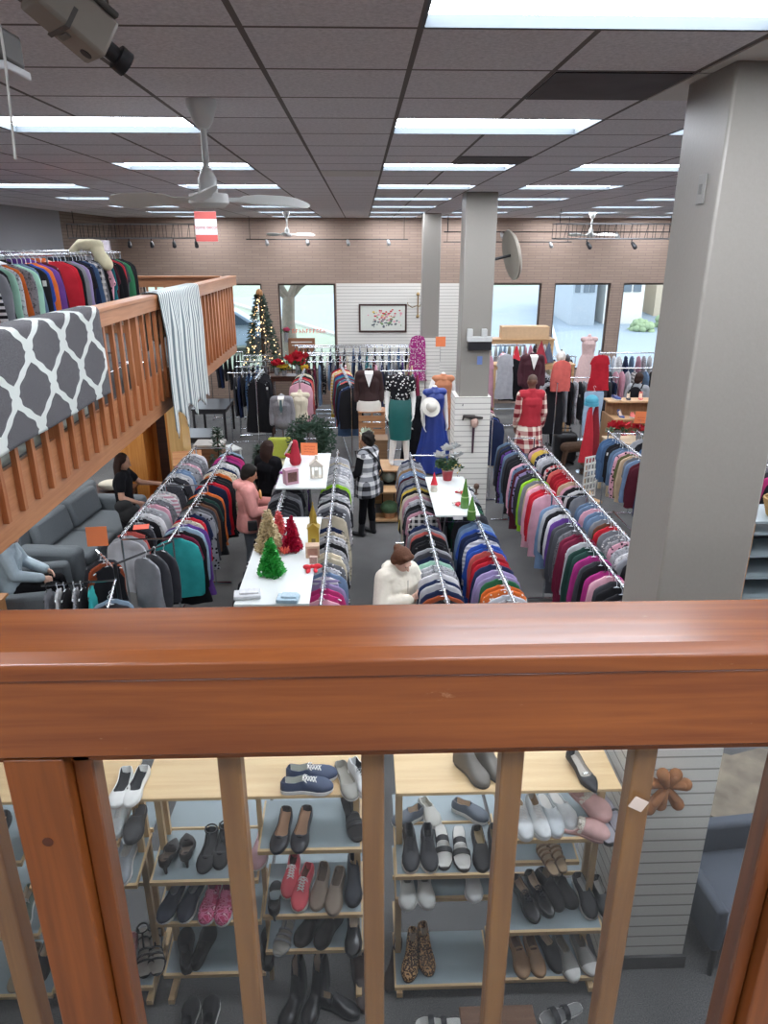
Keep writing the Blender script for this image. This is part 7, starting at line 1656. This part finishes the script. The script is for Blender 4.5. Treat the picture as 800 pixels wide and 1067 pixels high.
for _ in range(9): b.ell((rr.uniform(-.16, .16), rr.uniform(-.12, .12), rr.uniform(.05, .16)), (rr.uniform(.08, .14), rr.uniform(.06, .11), rr.uniform(.05, .08)), 10, 6, rot=(rr.random(), rr.random(), rr.random()))
o = fuse('folded_jeans', b, mat('dark_denim', '27334a', .9, var=.4, scale=18, bump=.5), None, .014, 2); o.location = (2.42, 4.45, .002); tag(o, 'crumpled dark blue denim pile on the carpet behind the pillar', 'jeans')
# ---------------------------------------------------------------- back racks
dk = ['black', 'charcoal', 'navy', 'black', 'denim blue', 'black', 'dark gray', 'black']
mixd = ['maroon', 'burgundy', 'black', 'steel blue', 'gray', 'red', 'cream', 'navy', 'teal', 'pink', 'charcoal', 'light gray', 'purple', 'beige']
def xrack(x0, x1, y, z, label, n, cols, rname, grp, kinds, seed, sxw=.9, tagp=.1):
    rack(None, [(x0, y, x1, y)], z, label)
    row((x0 + .04, y, z), (x1 - .04, y, z), n, cols, rname, grp, kinds, seed, 1.0, tagp, sxw=sxw)
xrack(-3.0, -2.15, 16.0, 1.62, 'chrome rack of dark trousers under the far end of the left balcony', 9, dk, 'front dark rack at left back', 'dark trousers at the left back, front rack', [TR, TR, JK], 81)
xrack(-3.0, -2.1, 17.25, 1.68, 'second chrome rack of dark trousers at the left back', 8, dk, 'second dark rack at left back', 'dark trousers at the left back, second rack', [TR], 82)
xrack(-3.9, -3.05, 18.5, 1.74, 'last chrome trouser rack in front of the left windows', 7, dk, 'last rack before left windows', 'trousers before the left windows', [TR], 83)
xrack(-1.5, 1.3, 17.3, 1.66, 'front chrome rack below the framed picture', 22, mixd, 'front rack below framed picture', 'garments below the framed picture, front rack', [SH, JK, DR], 84)
xrack(-1.7, 1.3, 18.35, 1.72, 'middle chrome rack below the framed picture', 17, mixd, 'middle rack below framed picture', 'garments below the framed picture, middle rack', [SH, TP], 85)
xrack(-1.8, 1.3, 19.35, 1.78, 'rearmost chrome rack against the white slatted back wall', 15, dk, 'rearmost rack below framed picture', 'garments below the framed picture, rear rack', [SH, TR], 86)
rack(None, [(-.22, 13.95, -.50, 16.7)], 1.70, 'chrome rack of long coloured garments left of the brown top mannequin')
row((-.22, 14.0, 1.70), (-.50, 16.65, 1.70), 20, ['black', 'navy', 'denim blue', 'black', 'maroon', 'coral', 'teal', 'steel blue', 'burgundy', 'turquoise', 'blue', 'steel blue', 'red', 'cream', 'yellow', 'red', 'maroon'], 'rack left of brown-top mannequin', 'long garments left of the brown top', [JK, DR, JK], 87)
xrack(.38, 1.36, 15.2, 1.78, 'chrome rack of dark red garments behind the teal skirt mannequin', 9, ['black', 'maroon', 'burgundy', 'cream', 'burgundy', 'maroon', 'teal', 'burgundy', 'gray'], 'rack behind teal-skirt mannequin', 'dark red garments behind the teal skirt', [DR, JK], 88)
rack(None, [(-2.12, 14.95, -2.12, 16.4)] if False else [(-2.13, 14.3, -2.13, 15.5)], 1.78, 'tall chrome rack of long black skirts at the left back')
row((-2.13, 14.32, 1.78), (-2.13, 15.45, 1.78), 10, ['black'], 'tall black-skirt rack', 'long black garments at the left back', [DR, JK], 89, 1.0, fab='plain')
rack(None, [(-1.30, 14.75, -1.30, 16.3)], 1.66, 'chrome rack of mixed garments behind the cream dress form')
row((-1.30, 14.8, 1.66), (-1.30, 16.25, 1.66), 12, ['pink', 'black', 'white', 'coral', 'red', 'black', 'cream', 'charcoal'], 'rack behind cream dress form', 'garments behind the cream dress form', [SH, JK], 90)
# dress on the far pillar slats
garment(DR, (1.33, 17.30, 2.35), 'magenta', .1, 'far pillar slats', 'dresses hung on slats', 0, fab='print', tagp=0)
# flowers on a stand at the left back
M_PRED = mat('poinsettia_red', 'c0162c', .7, var=.15); M_PYEL = mat('flower_yellow', 'd8b02c', .7, var=.15)
def bunch(name, p, r_, m, label, seed, stem=.3):
    t = thing(name, p, label, 'flowers'); rr = random.Random(seed); b = MB()
    for _ in range(16): flower(b, (rr.gauss(0, r_ * .45), rr.gauss(0, r_ * .3), rr.uniform(-.02, r_ * .5)), r_ * .5, 6, (rr.uniform(-1.2, -.2), rr.uniform(-.6, .6), 0), rr)
    b.build('petals', m, t)
    b = MB()
    for _ in range(14): flower(b, (rr.gauss(0, r_ * .45), rr.gauss(0, r_ * .3), rr.uniform(-.08, .02)), r_ * .4, 4, (rr.uniform(-1, 1), rr.uniform(-1, 1), 0), rr)
    b.build('leaves', M_LEAF, t); MB().lathe([(.05, -stem), (.06, -.05), (.0, -.04)], seg=12).build('vase', M_PLINTH, t, 40)
table('flower_stand', (-1.72, 17.75 - 1.0, 0), .9, .4, 1.45, M_DWOOD, 'dark stand of red and yellow flowers at the left back', leg=.04)
bunch('poinsettia', (-1.50, 16.75, 1.76), .26, M_PRED, 'large red poinsettia bunch at the left back', 1); bunch('poinsettia', (-1.98, 16.68, 1.68), .18, M_PRED, 'smaller red poinsettia bunch left of the large one', 2, .22)
bunch('yellow_flowers', (-1.80, 16.62, 1.62), .14, M_PYEL, 'yellow flower bunch between the red poinsettias', 3, .16); bunch('yellow_flowers', (-1.36, 16.62, 1.60), .12, M_PYEL, 'yellow flower bunch under the large red poinsettia', 4, .14)
o = MB().bx(-.36, .36, -.015, .015, 0, .5).build('brown_notice_board', mat('board_brown', '8a5c40', .7)); o.location = (-1.62, 19.6, 1.45); tag(o, 'brown board with pale writing in front of the left window', 'board')
MB().bx(-.28, .28, -.018, -.016, .38, .41).bx(-.26, .1, -.018, -.016, .30, .325).build('pale_marks', M_OFFW, o)
MB().bx(-.3, -.27, -.01, .01, -1.45, 0).bx(.27, .3, -.01, .01, -1.45, 0).build('leg', M_DWOOD, o)
bunch('pink_garland', (-2.02, 19.5, 2.15), .12, mat('garland_pink', 'c84a70', .7), 'pink hanging blossom garland beside the left window', 7, .3)
# ---------------------------------------------------------------- right side beyond the middle pillar
rack(None, [(2.22, 11.9, 2.30, 13.9)], 1.5, 'chrome rack of colourful garments just right of the middle pillar')
row((2.22, 11.95, 1.5), (2.30, 13.85, 1.5), 15, ['yellow', 'navy', 'blue', 'black', 'cream', 'pink', 'burgundy', 'light gray', 'maroon', 'magenta', 'white'], 'rack right of middle pillar', 'garments just right of the middle pillar', [JK, DR, SH], 91, .95)
garment(DR, (2.82, 14.1, 2.34), 'light gray', .05, 'the rail by the right window', 'dresses hung before the right windows', 0, fab='plain', tagp=0, sc=.82)
garment(DR, (2.50, 14.5, 2.28), 'pink', .4, 'the rail by the right window', 'dresses hung before the right windows', 1, fab='plain', tagp=0)
garment(JK, (3.02, 14.4, 2.22), 'black', -.2, 'the rail by the right window', 'dresses hung before the right windows', 2, fab='plain', tagp=0)
xrack(2.4, 3.3, 14.3 + .3, 2.38, 'tall chrome rail of hanging dresses right of the middle pillar', 0, ['black'], '', '', [SH], 1)
rack(None, [(3.64, 13.2, 3.72, 15.4)], 1.86, 'chrome rack with a coral jacket in front, right of the maroon sweater')
row((3.64, 13.22, 1.86), (3.72, 15.35, 1.86), 14, ['black', 'light gray', 'black', 'gray', 'white', 'charcoal'], 'rack right of maroon sweater', 'garments right of the maroon sweater', [JK, DR], 92, .95)
garment(JK, aty(586, 372, 13.4), 'coral', .15, 'the end of the rack right of the maroon sweater', 'coral jackets', 0, fab='plain', tagp=0, variant=0, sc=.8)
xrack(3.9, 5.3, 14.6, 1.72, 'chrome rack of dark trousers before the right windows', 13, ['black', 'gray', 'black', 'light gray', 'charcoal', 'navy'], 'dark rack before right windows', 'trousers before the right windows', [TR, JK], 93)
xrack(5.8, 8.4, 17.6, 1.8, 'chrome rack of pale blue garments under the far right window', 17, ['light blue', 'white', 'steel blue', 'light gray', 'pink', 'denim blue', 'white'], 'rack under far right window', 'garments under the far right window', [SH, TP, DR], 94)
xrack(6.4, 7.6, 14.6, 1.5, 'chrome rack of dark trousers beside the big near pillar', 10, ['charcoal', 'black', 'dark gray'], 'dark rack beside near pillar', 'trousers beside the big near pillar', [TR], 95)
xrack(3.2, 5.2, 17.4, 1.75, 'chrome rack of pale garments under the middle right windows', 14, ['white', 'pink', 'light gray', 'lilac', 'cream', 'navy', 'charcoal'], 'pale rack under right windows', 'garments under the middle right windows', [SH, TP], 96)
t = table('wooden_shelf_table', (4.05, 18.6, 0), 1.7, .5, 2.05, M_PALEWOOD, 'tall pale wooden stand holding boxes by the right windows', leg=.06); 
carton((4.15, 18.6, 2.052), (1.2, .4, .30), 'long pale cardboard box on the tall wooden stand', mat('pale_card', 'c9a882', .8))
def cone(p, h, r_, label, m):
    t = thing('cone_tree', p, label, 'christmas tree'); MB().lathe([(r_, 0), (r_ * .95, .02), (.006, h)], seg=18).build('cone', m, t, 50); MB().lathe([(r_ * .4, -.02), (r_ * .4, 0), (.0, .001)], seg=12).build('foot', M_BOARDE, t)
M_HAT = mat('santa_red', 'bb1a2c', .8, var=.15)
table('gift_shelf', (3.95, 16.6, 0), 1.9, .45, 1.72, M_PALEWOOD, 'long pale wooden gift shelf with red ornaments before the right windows', leg=.05)
cone((3.55, 16.55, 1.742), .42, .12, 'red cone tree on the long gift shelf', M_HAT); cone((4.1, 16.5, 1.742), .5, .17, 'larger dark red cone ornament on the long gift shelf', mat('dark_red_felt', '8c1526', .8)); cone((4.3, 16.6, 1.742), .46, .14, 'navy gray cone ornament on the long gift shelf', mat('slate_felt', '4a5264', .8))
for x, c, s, lab in ((3.25, 'd9a0a8', .12, 'pink round ornament on the long gift shelf'), (3.8, 'cf4a54', .10, 'coral round ornament on the long gift shelf'), (4.6, 'd8d4cc', .14, 'pale round ornament on the long gift shelf'), (4.75, '3a3a40', .09, 'dark round ornament on the long gift shelf')):
    t = thing('round_ornament', (x, 16.58, 1.722), lab, 'ornament'); MB().ell((0, 0, s), (s * .8, s * .8, s), 14, 10).build('ball', mat('orn_' + c, c, .5, var=.3, scale=25), t, 60); MB().tube([(0, 0, 1.9 * s), (0, 0, 2.2 * s)], .02, 8).build('cap', M_BRASS, t, 40)
# rose gown form, hung red dress, jeans
t, F = mannequin((5.1, 16.2, .95), PI, 'pale rose gown on a half mannequin before the right windows', 1.66, legs=False, arms=False, m=mat('rose_lace', 'c4a8a4', .8, var=.3, scale=40)); MB().tube([(0, 0, -.95), (0, 0, .9)], .02, 8).lathe([(.2, -.95), (.2, -.93), (.0, -.92)], seg=24).build('stand', M_CHROME, t, 40)
skirt([(1.0, .15), (.9, .19), (.5, .24), (.2, .28)], 40, .02).build('gown_skirt', mat('rose_lace', 'c4a8a4'), t, 60)
t = thing('garment_stand', (4.48, 13.55, 0), 'tall chrome stand holding the bright red dress', 'stand'); MB().tube([(0, 0, 0), (0, 0, 2.42)], .016, 8).tube([(0, 0, 2.42), (0, -.14, 2.42)], .010, 8).lathe([(.22, 0), (.22, .02), (.0, .03)], seg=24).build('post_and_base', M_CHROME, t, 40)
garment(DR, (4.48, 13.42, 2.40), 'red', .1, 'the tall chrome stand at right', 'red dresses', 0, fab='plain', tagp=0, sc=.62, variant=1, sxw=1.5)
garment(TR, (4.40, 13.36, 1.76), 'light blue', .1, 'the tall chrome stand at right, below the red dress', 'light jeans', 0, fab='plain', tagp=0, variant=0)
# shoe steps of pale wood
t = thing('shoe_shelf', (5.38, 13.3, 0), 'pale wooden step shelves of shoes and bags near the right pillar', 'shoe shelf')
for i, (z, y, w_) in enumerate(((1.45, .25, 1.35), (1.16, .0, 1.2), (.86, -.25, 1.3))): MB().bx(-w_ / 2, w_ / 2, y - .18, y + .18, z, z + .03).build('shelf', M_PW, t, bevel=.003)
TP = wood('tan_panel', '9a7350', 'b98f68', 'Z', .5, .8); MB().bx(.62, .66, -.3, .5, 0, 1.48).build('side_panel', TP, t); MB().bx(-.64, -.6, -.3, .5, 0, 1.2).build('side_panel', TP, t); MB().bx(-.6, .62, .44, .47, 0, 1.45).build('back_panel', TP, t)
rr = random.Random(17); k = 0
for z, y, w_ in ((1.48, .25, 1.2), (1.19, .0, 1.1), (.89, -.25, 1.1)):
    for i in range(5):
        x = -w_ / 2 + w_ * (i + .5) / 5; c = rr.choice(['8a2030', 'd9d4cc', '2a2a30', '6a4a34', '2c3f7a', 'c9655c', '8c8c8c']); 
        cn = {'8a2030': 'dark red', 'd9d4cc': 'off-white', '2a2a30': 'black', '6a4a34': 'brown', '2c3f7a': 'blue', 'c9655c': 'coral', '8c8c8c': 'gray'}[c]
        shoe(rr.choice(['loafer', 'sneaker', 'pump', 'slip_on']), (5.38 + x, 13.3 + y, z + .004), PI + rr.uniform(-.4, .4), '%s shoe, %s along the %s pale wooden step at the right' % (cn, ('leftmost', 'second', 'middle', 'fourth', 'rightmost')[i], ('upper', 'middle', 'lower')[k]), 'shoes on the pale wooden steps', c, L_=.26)
    k += 1
# gift table, green tree, poinsettias, chair, bin
table('gift_table', (4.95, 12.35, 0), 1.15, .55, 1.0, mat('table_cream', 'bda88a', .7), 'gift table with red flowers and small green tree by the right pillar', leg=.05)
o = MB().bx(-.58, .58, -.002, .002, -.26, 0).build('hanging_lace_runner', mat('lace', 'b9a8a0', .9, var=.5, scale=50)); o.location = (4.95, 12.06, .98); tag(o, 'patterned lace cloth hanging at the front of the gift table', 'cloth')
greenery('tabletop_tree', (5.22, 12.35, 1.002), .34, .34, .42, 'small dark green tree on the gift table', 6, 190, box=False)
bunch('poinsettia', (4.55, 12.3, 1.22), .18, M_PRED, 'red poinsettia at the left end of the gift table', 11, .215); bunch('poinsettia', (4.98, 12.4, 1.20), .14, M_PRED, 'red poinsettia left of the small tree on the gift table', 12, .195); bunch('poinsettia', (5.48, 12.3, 1.16), .15, M_PRED, 'red poinsettia at the right end of the gift table', 13, .155)
side_chair((5.85, 13.25 - .0, 0.0) if False else (6.35, 12.7, 0), .3, mat('chair_cream', 'cfc6a4', .6), 'cream chair behind the gift table by the right pillar')
t = thing('plastic_bin', (5.05, 11.55, 0), 'gray clear plastic bin beside the rack behind the pillar', 'bin'); b = MB(); b.loft([[V(-.2, -.16, 0), V(.2, -.16, 0), V(.2, .16, 0), V(-.2, .16, 0)], [V(-.25, -.2, .95), V(.25, -.2, .95), V(.25, .2, .95), V(-.25, .2, .95)]]); b.build('tub', mat('bin_gray', '6f767c', .3), t, bevel=.015); MB().bx(-.27, .27, -.22, .22, .952, .985).build('lid', mat('bin_lid', 'b5babd', .3), t, bevel=.01)
t = thing('suitcase', aty(590, 446, 14.2) , 'rounded black suitcase on the carpet beyond the right rack', 'suitcase'); t.location.z = 0
MB().bx(-.24, .24, -.15, .15, .04, .68).build('shell', mat('case_black', '1a1a1d', .35), t, bevel=.1, seg=4); MB().tube([(-.1, 0, .68), (-.1, 0, .76), (.1, 0, .76), (.1, 0, .68)], .014, 8).build('handle', M_BLK, t, 40)
for sx in (-.17, .17): MB().tube([(sx, -.1, .03), (sx, .1, .03)], .03, 10).build('wheel', M_BLK, t, 40)
t = thing('rocking_horse', (4.3, 13.95, 0), 'brown carved wooden figure standing beyond the black suitcase', 'ornament'); b = MB(); b.cap((-.18, 0, .42), (.18, 0, .44), .11).cap((.18, 0, .46), (.3, 0, .68), .07, .05).cap((.3, 0, .68), (.4, 0, .62), .05, .035)
for sx in (-.16, .16):
    for sy in (-.06, .06): b.cap((sx, sy, .4), (sx * 1.3, sy * 1.3, .04), .04, .03)
fuse('body', b, mat('carved_brown', '5c4432', .7, var=.4, scale=20), t, .014, 2)
t = thing('folding_screen', (3.95, 11.75, 0), 'white lattice panel on a wooden foot at the end of the rack behind the pillar', 'screen', rz=.5); b = MB()
for i in range(7): b.bx(-.16, .16, -.008, .008, .12 + i * .12, .15 + i * .12)
for i in range(5): b.bx(-.16 + i * .075, -.14 + i * .075, -.01, .01, .12, .87)
b.build('lattice', mat('lattice_white', 'd2d0ca', .7), t); MB().bx(-.22, .22, -.14, .14, 0, .05).bx(-.03, .03, -.03, .03, .05, .13).build('foot', M_PALEWOOD, t, bevel=.005)
t = thing('garment_stand', (4.05, 12.35, 0), 'wooden stand draped with red scarves near the gift table', 'stand'); MB().tube([(0, 0, 0), (0, 0, 1.62)], .02, 8).lathe([(.18, 0), (.18, .02), (.0, .03)], seg=20).build('post_and_base', M_PALEWOOD, t, 40)
for i, (dx, c, lab) in enumerate(((-.04, 'b01c2a', 'long red scarf on the wooden stand, the front one'), (.10, '7d1622', 'dark red scarf on the wooden stand, behind the front one'))):
    b = MB(); b.loft([[V(w_ * math.cos(a * PI / 6) + .01 * math.sin(z * 9), .03 * math.sin(a * PI / 6), z) for a in range(12)] for z, w_ in ((0, .03), (-.1, .05), (-.5, .09), (-1.0, .13))]); o = b.build('hanging_scarf', mat('scarf_%d' % i, c, .9, var=.2, bump=.2, scale=18), None, 60); o.location = (4.05 + dx, 12.28 + .09 * i, 1.6); tag(o, lab, 'scarf')
t = thing('blue_hat', (4.04, 12.35, 1.625), 'turquoise knitted hat on top of the wooden stand', 'hat'); MB().ell((0, 0, .09), (.12, .12, .1), 14, 10).build('crown', mat('hat_turq', '4a9ab0', .9, var=.3), t, 60); MB().lathe([(.125, 0), (.13, .05), (.115, .05)], seg=20).build('cuff', mat('hat_turq', '4a9ab0'), t, 50)
# wire shelf of pale goods at far right
t = thing('wire_shelf', (7.35, 16.2, 0), 'silver wire shelf crowded with pale goods beside the big near pillar', 'shelf')
for z in (.3, .8, 1.3, 1.8, 2.2): 
    b = MB()
    for i in range(9): b.tube([(-.6 + i * .15, -.22, z), (-.6 + i * .15, .22, z)], .006, 5)
    b.tube([(-.62, -.22, z), (.62, -.22, z), (.62, .22, z), (-.62, .22, z)], .009, 6, closed=True); b.build('wire_tier', M_CHROME, t, 40)
for sx in (-.6, .6):
    for sy in (-.2, .2): MB().tube([(sx, sy, 0), (sx, sy, 2.3)], .014, 8).build('post', M_CHROME, t, 40)
rr = random.Random(23)
for z in (.81, 1.31, 1.81):
    for i in range(4):
        c = rr.choice([('d9d9dc', 'white'), ('a9b8c4', 'pale blue'), ('c88a98', 'pink'), ('6a7078', 'gray'), ('c8b49a', 'tan')]); r_ = rr.uniform(.09, .13)
        t = thing('handbag', (7.35 - .45 + .3 * i, 16.15, z + .002), '%s bag, %s on the %s tier of the silver wire shelf' % (c[1], ('leftmost', 'second', 'third', 'rightmost')[i], {.81: 'lower', 1.31: 'middle', 1.81: 'upper'}[z]), 'bag', 'bags on the silver wire shelf')
        MB().ell((0, 0, r_), (r_, r_ * .7, r_), 12, 8).build('pouch', mat('bag_' + c[0], c[0], .7, var=.2), t, 60); MB().tube([(-r_ * .5, 0, r_ * 1.8), (-r_ * .4, 0, r_ * 2.5), (r_ * .4, 0, r_ * 2.5), (r_ * .5, 0, r_ * 1.8)], .008, 6).build('handle', mat('bag_' + c[0], c[0]), t, 40)
t = thing('straw_hat', (7.3, 16.2, 2.215), 'straw hat on top of the silver wire shelf', 'hat'); MB().lathe([(.28, 0), (.28, .012), (.13, .02), (.11, .13), (.0, .14)], seg=24).build('crown_and_brim', mat('straw', 'b58a5c', .8, var=.3, scale=40), t, 50); MB().lathe([(.133, .02), (.128, .05), (.12, .05), (.12, .02)], seg=24).build('band', M_DWOOD, t, 50)
# ---------------------------------------------------------------- display unit with a basket right of the near pillar
t = thing('display_shelf', (4.72, 7.15, 0), 'maple display unit with blue-gray shelves and a basket on top, far right', 'shelf')
for x in (-.58, .545): MB().bx(x, x + .035, -.2, .3, 0, 1.5).build('side_panel', wood('maple_orange', 'b07a48', 'cc9a66', 'Z', .5, .7), t, bevel=.003)
for z in (.06, .32, .58, .84, 1.10, 1.36): MB().bx(-.545, .545, -.2, .3, z, z + .022).build('shelf', M_SHELF, t)
MB().bx(-.545, .545, .28, .3, .08, 1.36).build('back_panel', mat('slate_back', '4c565e', .6), t); MB().bx(-.6, .6, -.22, .32, 1.502, 1.525).build('top_panel', M_SHELF, t)
bt = thing('wicker_basket', (4.62, 7.1, 1.527), 'open gold wicker basket on the far right display unit', 'basket'); b = MB()
for i in range(9): z = .012 + i * .022; b.tube([(.24 * (1 + i * .03) * math.cos(k * PI / 12), .17 * (1 + i * .03) * math.sin(k * PI / 12), z) for k in range(24)], .014, 6, closed=True)
b.lathe([(.23, 0), (.23, .01), (0, .012)], seg=24, sy=.7); b.build('woven_bowl', mat('wicker_gold', '9c7a44', .7, var=.4, scale=60, bump=.5), bt, 60); MB().tube([(-.28, 0, .2), (-.2, 0, .38), (0, 0, .44), (.2, 0, .38), (.28, 0, .2)], .014, 8).build('handle', mat('wicker_gold', '9c7a44'), bt, 50)
rack(None, [(5.55, 8.3, 5.55, 10.4)], BZ, 'chrome rack of red and pink garments behind the far right display unit')
row((5.55, 8.35, BZ), (5.55, 10.35, BZ), 14, ['red', 'white', 'maroon', 'gray', 'pink', 'hot pink', 'white'], 'rack behind basket display unit', 'garments behind the far right display unit', [SH, JK], 97, 1.0)
# ---------------------------------------------------------------- rack on the left balcony
MZ = 2.66
t1 = rack(None, [(-3.30, 5.6, -3.30, 10.5)], 1.52, 'chrome clothes rack on the left balcony behind the long railing'); t1.location.z = MZ
row((-3.30, 5.65, MZ + 1.52), (-3.30, 10.45, MZ + 1.52), 44, ['green', 'orange', 'black', 'orange', 'white', 'black', 'rust', 'black', 'black', 'gray', 'black', 'mint', 'white', 'turquoise', 'light gray', 'green', 'steel blue', 'denim blue', 'blue', 'light blue', 'purple', 'maroon', 'gray', 'black', 'charcoal', 'red', 'red', 'black', 'gray', 'lilac', 'black', 'blue', 'denim blue', 'black', 'gray', 'lilac', 'pink', 'teal', 'maroon', 'burgundy', 'black', 'coral', 'red', 'charcoal', 'green', 'black', 'black'],
    'balcony rack, front', 'garments on the balcony rack, front bar', [SH, JK, SW], 98, 1.0)
t1 = rack(None, [(-4.05, 6.0, -4.05, 11.5)], 1.54, 'second chrome clothes rack farther in on the left balcony'); t1.location.z = MZ
row((-4.05, 6.05, MZ + 1.54), (-4.05, 11.4, MZ + 1.54), 26, ['red', 'blue', 'maroon', 'white', 'purple', 'orange', 'black', 'gray'], 'balcony rack, rear', 'garments on the second balcony rack', [SH, JK], 99, 1.0)
b = MB(); b.ell((0, 0, .0), (.17, .10, .07), 14, 8).cap((.05, 0, .0), (.2, -.05, -.22), .07, .08).cap((.1, .05, .0), (.1, .02, -.2), .06, .07).cap((-.1, 0, .02), (-.2, 0, -.07), .05, .05); o = fuse('cream_jacket', b, mat('fleece_cream', 'cfc8a6', .95, var=.12, bump=.4, scale=20), None, .014, 2); o.location = (-3.30, 9.35, MZ + 1.62); tag(o, 'cream fleece jacket thrown over the top of the balcony rack', 'jacket')
carton((-3.45, 10.25, MZ + 1.545), (.2, .15, .13), 'small pink and white printed box on top of the balcony rack', mat('pinkwhite_box', 'c9c0c8', .6, var=.35, scale=18), .2)
# more racks crowding the right back, and rows of bare hangers on the back rails
rack(None, [(2.62, 15.3, 2.70, 18.6)], 1.72, 'chrome rack of dark mixed garments behind the tall dress rail')
row((2.62, 15.4, 1.72), (2.70, 18.5, 1.72), 18, ['black', 'maroon', 'charcoal', 'lilac', 'black', 'cream', 'red', 'navy'], 'rack behind tall dress rail', 'garments behind the tall dress rail', [JK, SH, DR], 101, .95)
xrack(5.3, 6.9, 15.9, 1.7, 'chrome rack of gray and pink garments behind the far shopper', 11, ['charcoal', 'pink', 'light gray', 'black', 'steel blue', 'white'], 'rack behind far shopper', 'garments behind the far shopper', [SH, JK], 102)
xrack(3.2, 5.0, 19.3, 1.85, 'rearmost chrome rack below the middle right window', 13, ['white', 'light blue', 'cream', 'pink', 'charcoal'], 'rearmost rack, right windows', 'garments on the rearmost right rack', [SH, DR], 103)
def bare(x0, x1, y, z, n, where, dx=.045):
    for i in range(n):
        o = bpy.data.objects.new('clothes_hanger', HANGER['clear']); C.objects.link(o); o.location = (x0 + (x1 - x0) * (i + .5) / n + dx * .2, y, z); o.rotation_euler = (0, 0, -PI / 2 + .5 * math.sin(i * 2.3))
        tag(o, 'bare clear hanger, %s of %d from left, %s' % (ordn0(i), n, where), 'hanger', 'bare hangers on the back rails')
def ordn0(k): return ['first', 'second', 'third', 'fourth', 'fifth', 'sixth', 'seventh', 'eighth', 'ninth', 'tenth', 'eleventh', 'twelfth', 'thirteenth', 'fourteenth', 'fifteenth', 'sixteenth', 'seventeenth', 'eighteenth', 'nineteenth', 'twentieth'][k]
for y, z, w_, nm in ((16.6, 1.66, (-2.85, -2.2), 'front bare rail, left back'), (17.85, 1.74, (-2.85, -2.3), 'rear bare rail, left back'), (17.85, 1.74, (-1.5, 1.2), 'front bare rail below framed picture'), (18.85, 1.80, (-1.6, 1.2), 'rear bare rail below framed picture')):
    n = int((w_[1] - w_[0]) / .14); n = min(n, 20)
    rack(None, [(w_[0] - .06, y, w_[1] + .06, y)], z, 'chrome rail with bare hangers, %s' % nm.replace('bare ', ''))
    bare(w_[0], w_[1], y, z, n, nm)
garmlist = GARM
# ---------------------------------------------------------------- labels of the garments: neighbours tell them apart
from collections import defaultdict
byrow = defaultdict(list)
for g in GARM: byrow[g[1]].append(g)
ORD = ['first', 'second', 'third', 'fourth', 'fifth', 'sixth', 'seventh', 'eighth', 'ninth', 'tenth', 'eleventh', 'twelfth', 'thirteenth', 'fourteenth', 'fifteenth', 'sixteenth', 'seventeenth', 'eighteenth', 'nineteenth', 'twentieth']
def ordn(k):
    if k < 20: return ORD[k]
    T = {2: 'twenty', 3: 'thirty', 4: 'forty', 5: 'fifty'}; a, b = divmod(k + 1, 10)
    return T[a] + '-' + ORD[b - 1] if b else T[a][:-1] + 'ieth'
for rn, gs in byrow.items():
    if len(gs) < 4 and rn in ('far pillar slats', 'the rail by the right window', 'the end of the rack right of the maroon sweater', 'the tall chrome stand at right', 'the tall chrome stand at right, below the red dress'):
        for g in gs: g[0]['label'] = '%s %s hanging on %s' % (g[4], g[5], rn)
        continue
    seen = defaultdict(list)
    end = 'left end' if abs(gs[0][0].rotation_euler.z) > 1 else 'near end'
    if 'four-arm' in rn: end = 'outer end'
    for i, g in enumerate(gs):
        if i == 0: lab = '%s %s, %s, %s' % (g[4], g[5], end.replace('end', 'most') if False else 'first from ' + end, rn)
        else: lab = '%s %s, %s from %s, %s' % (g[4], g[5], ordn(i), end, rn)
        g[0]['label'] = lab
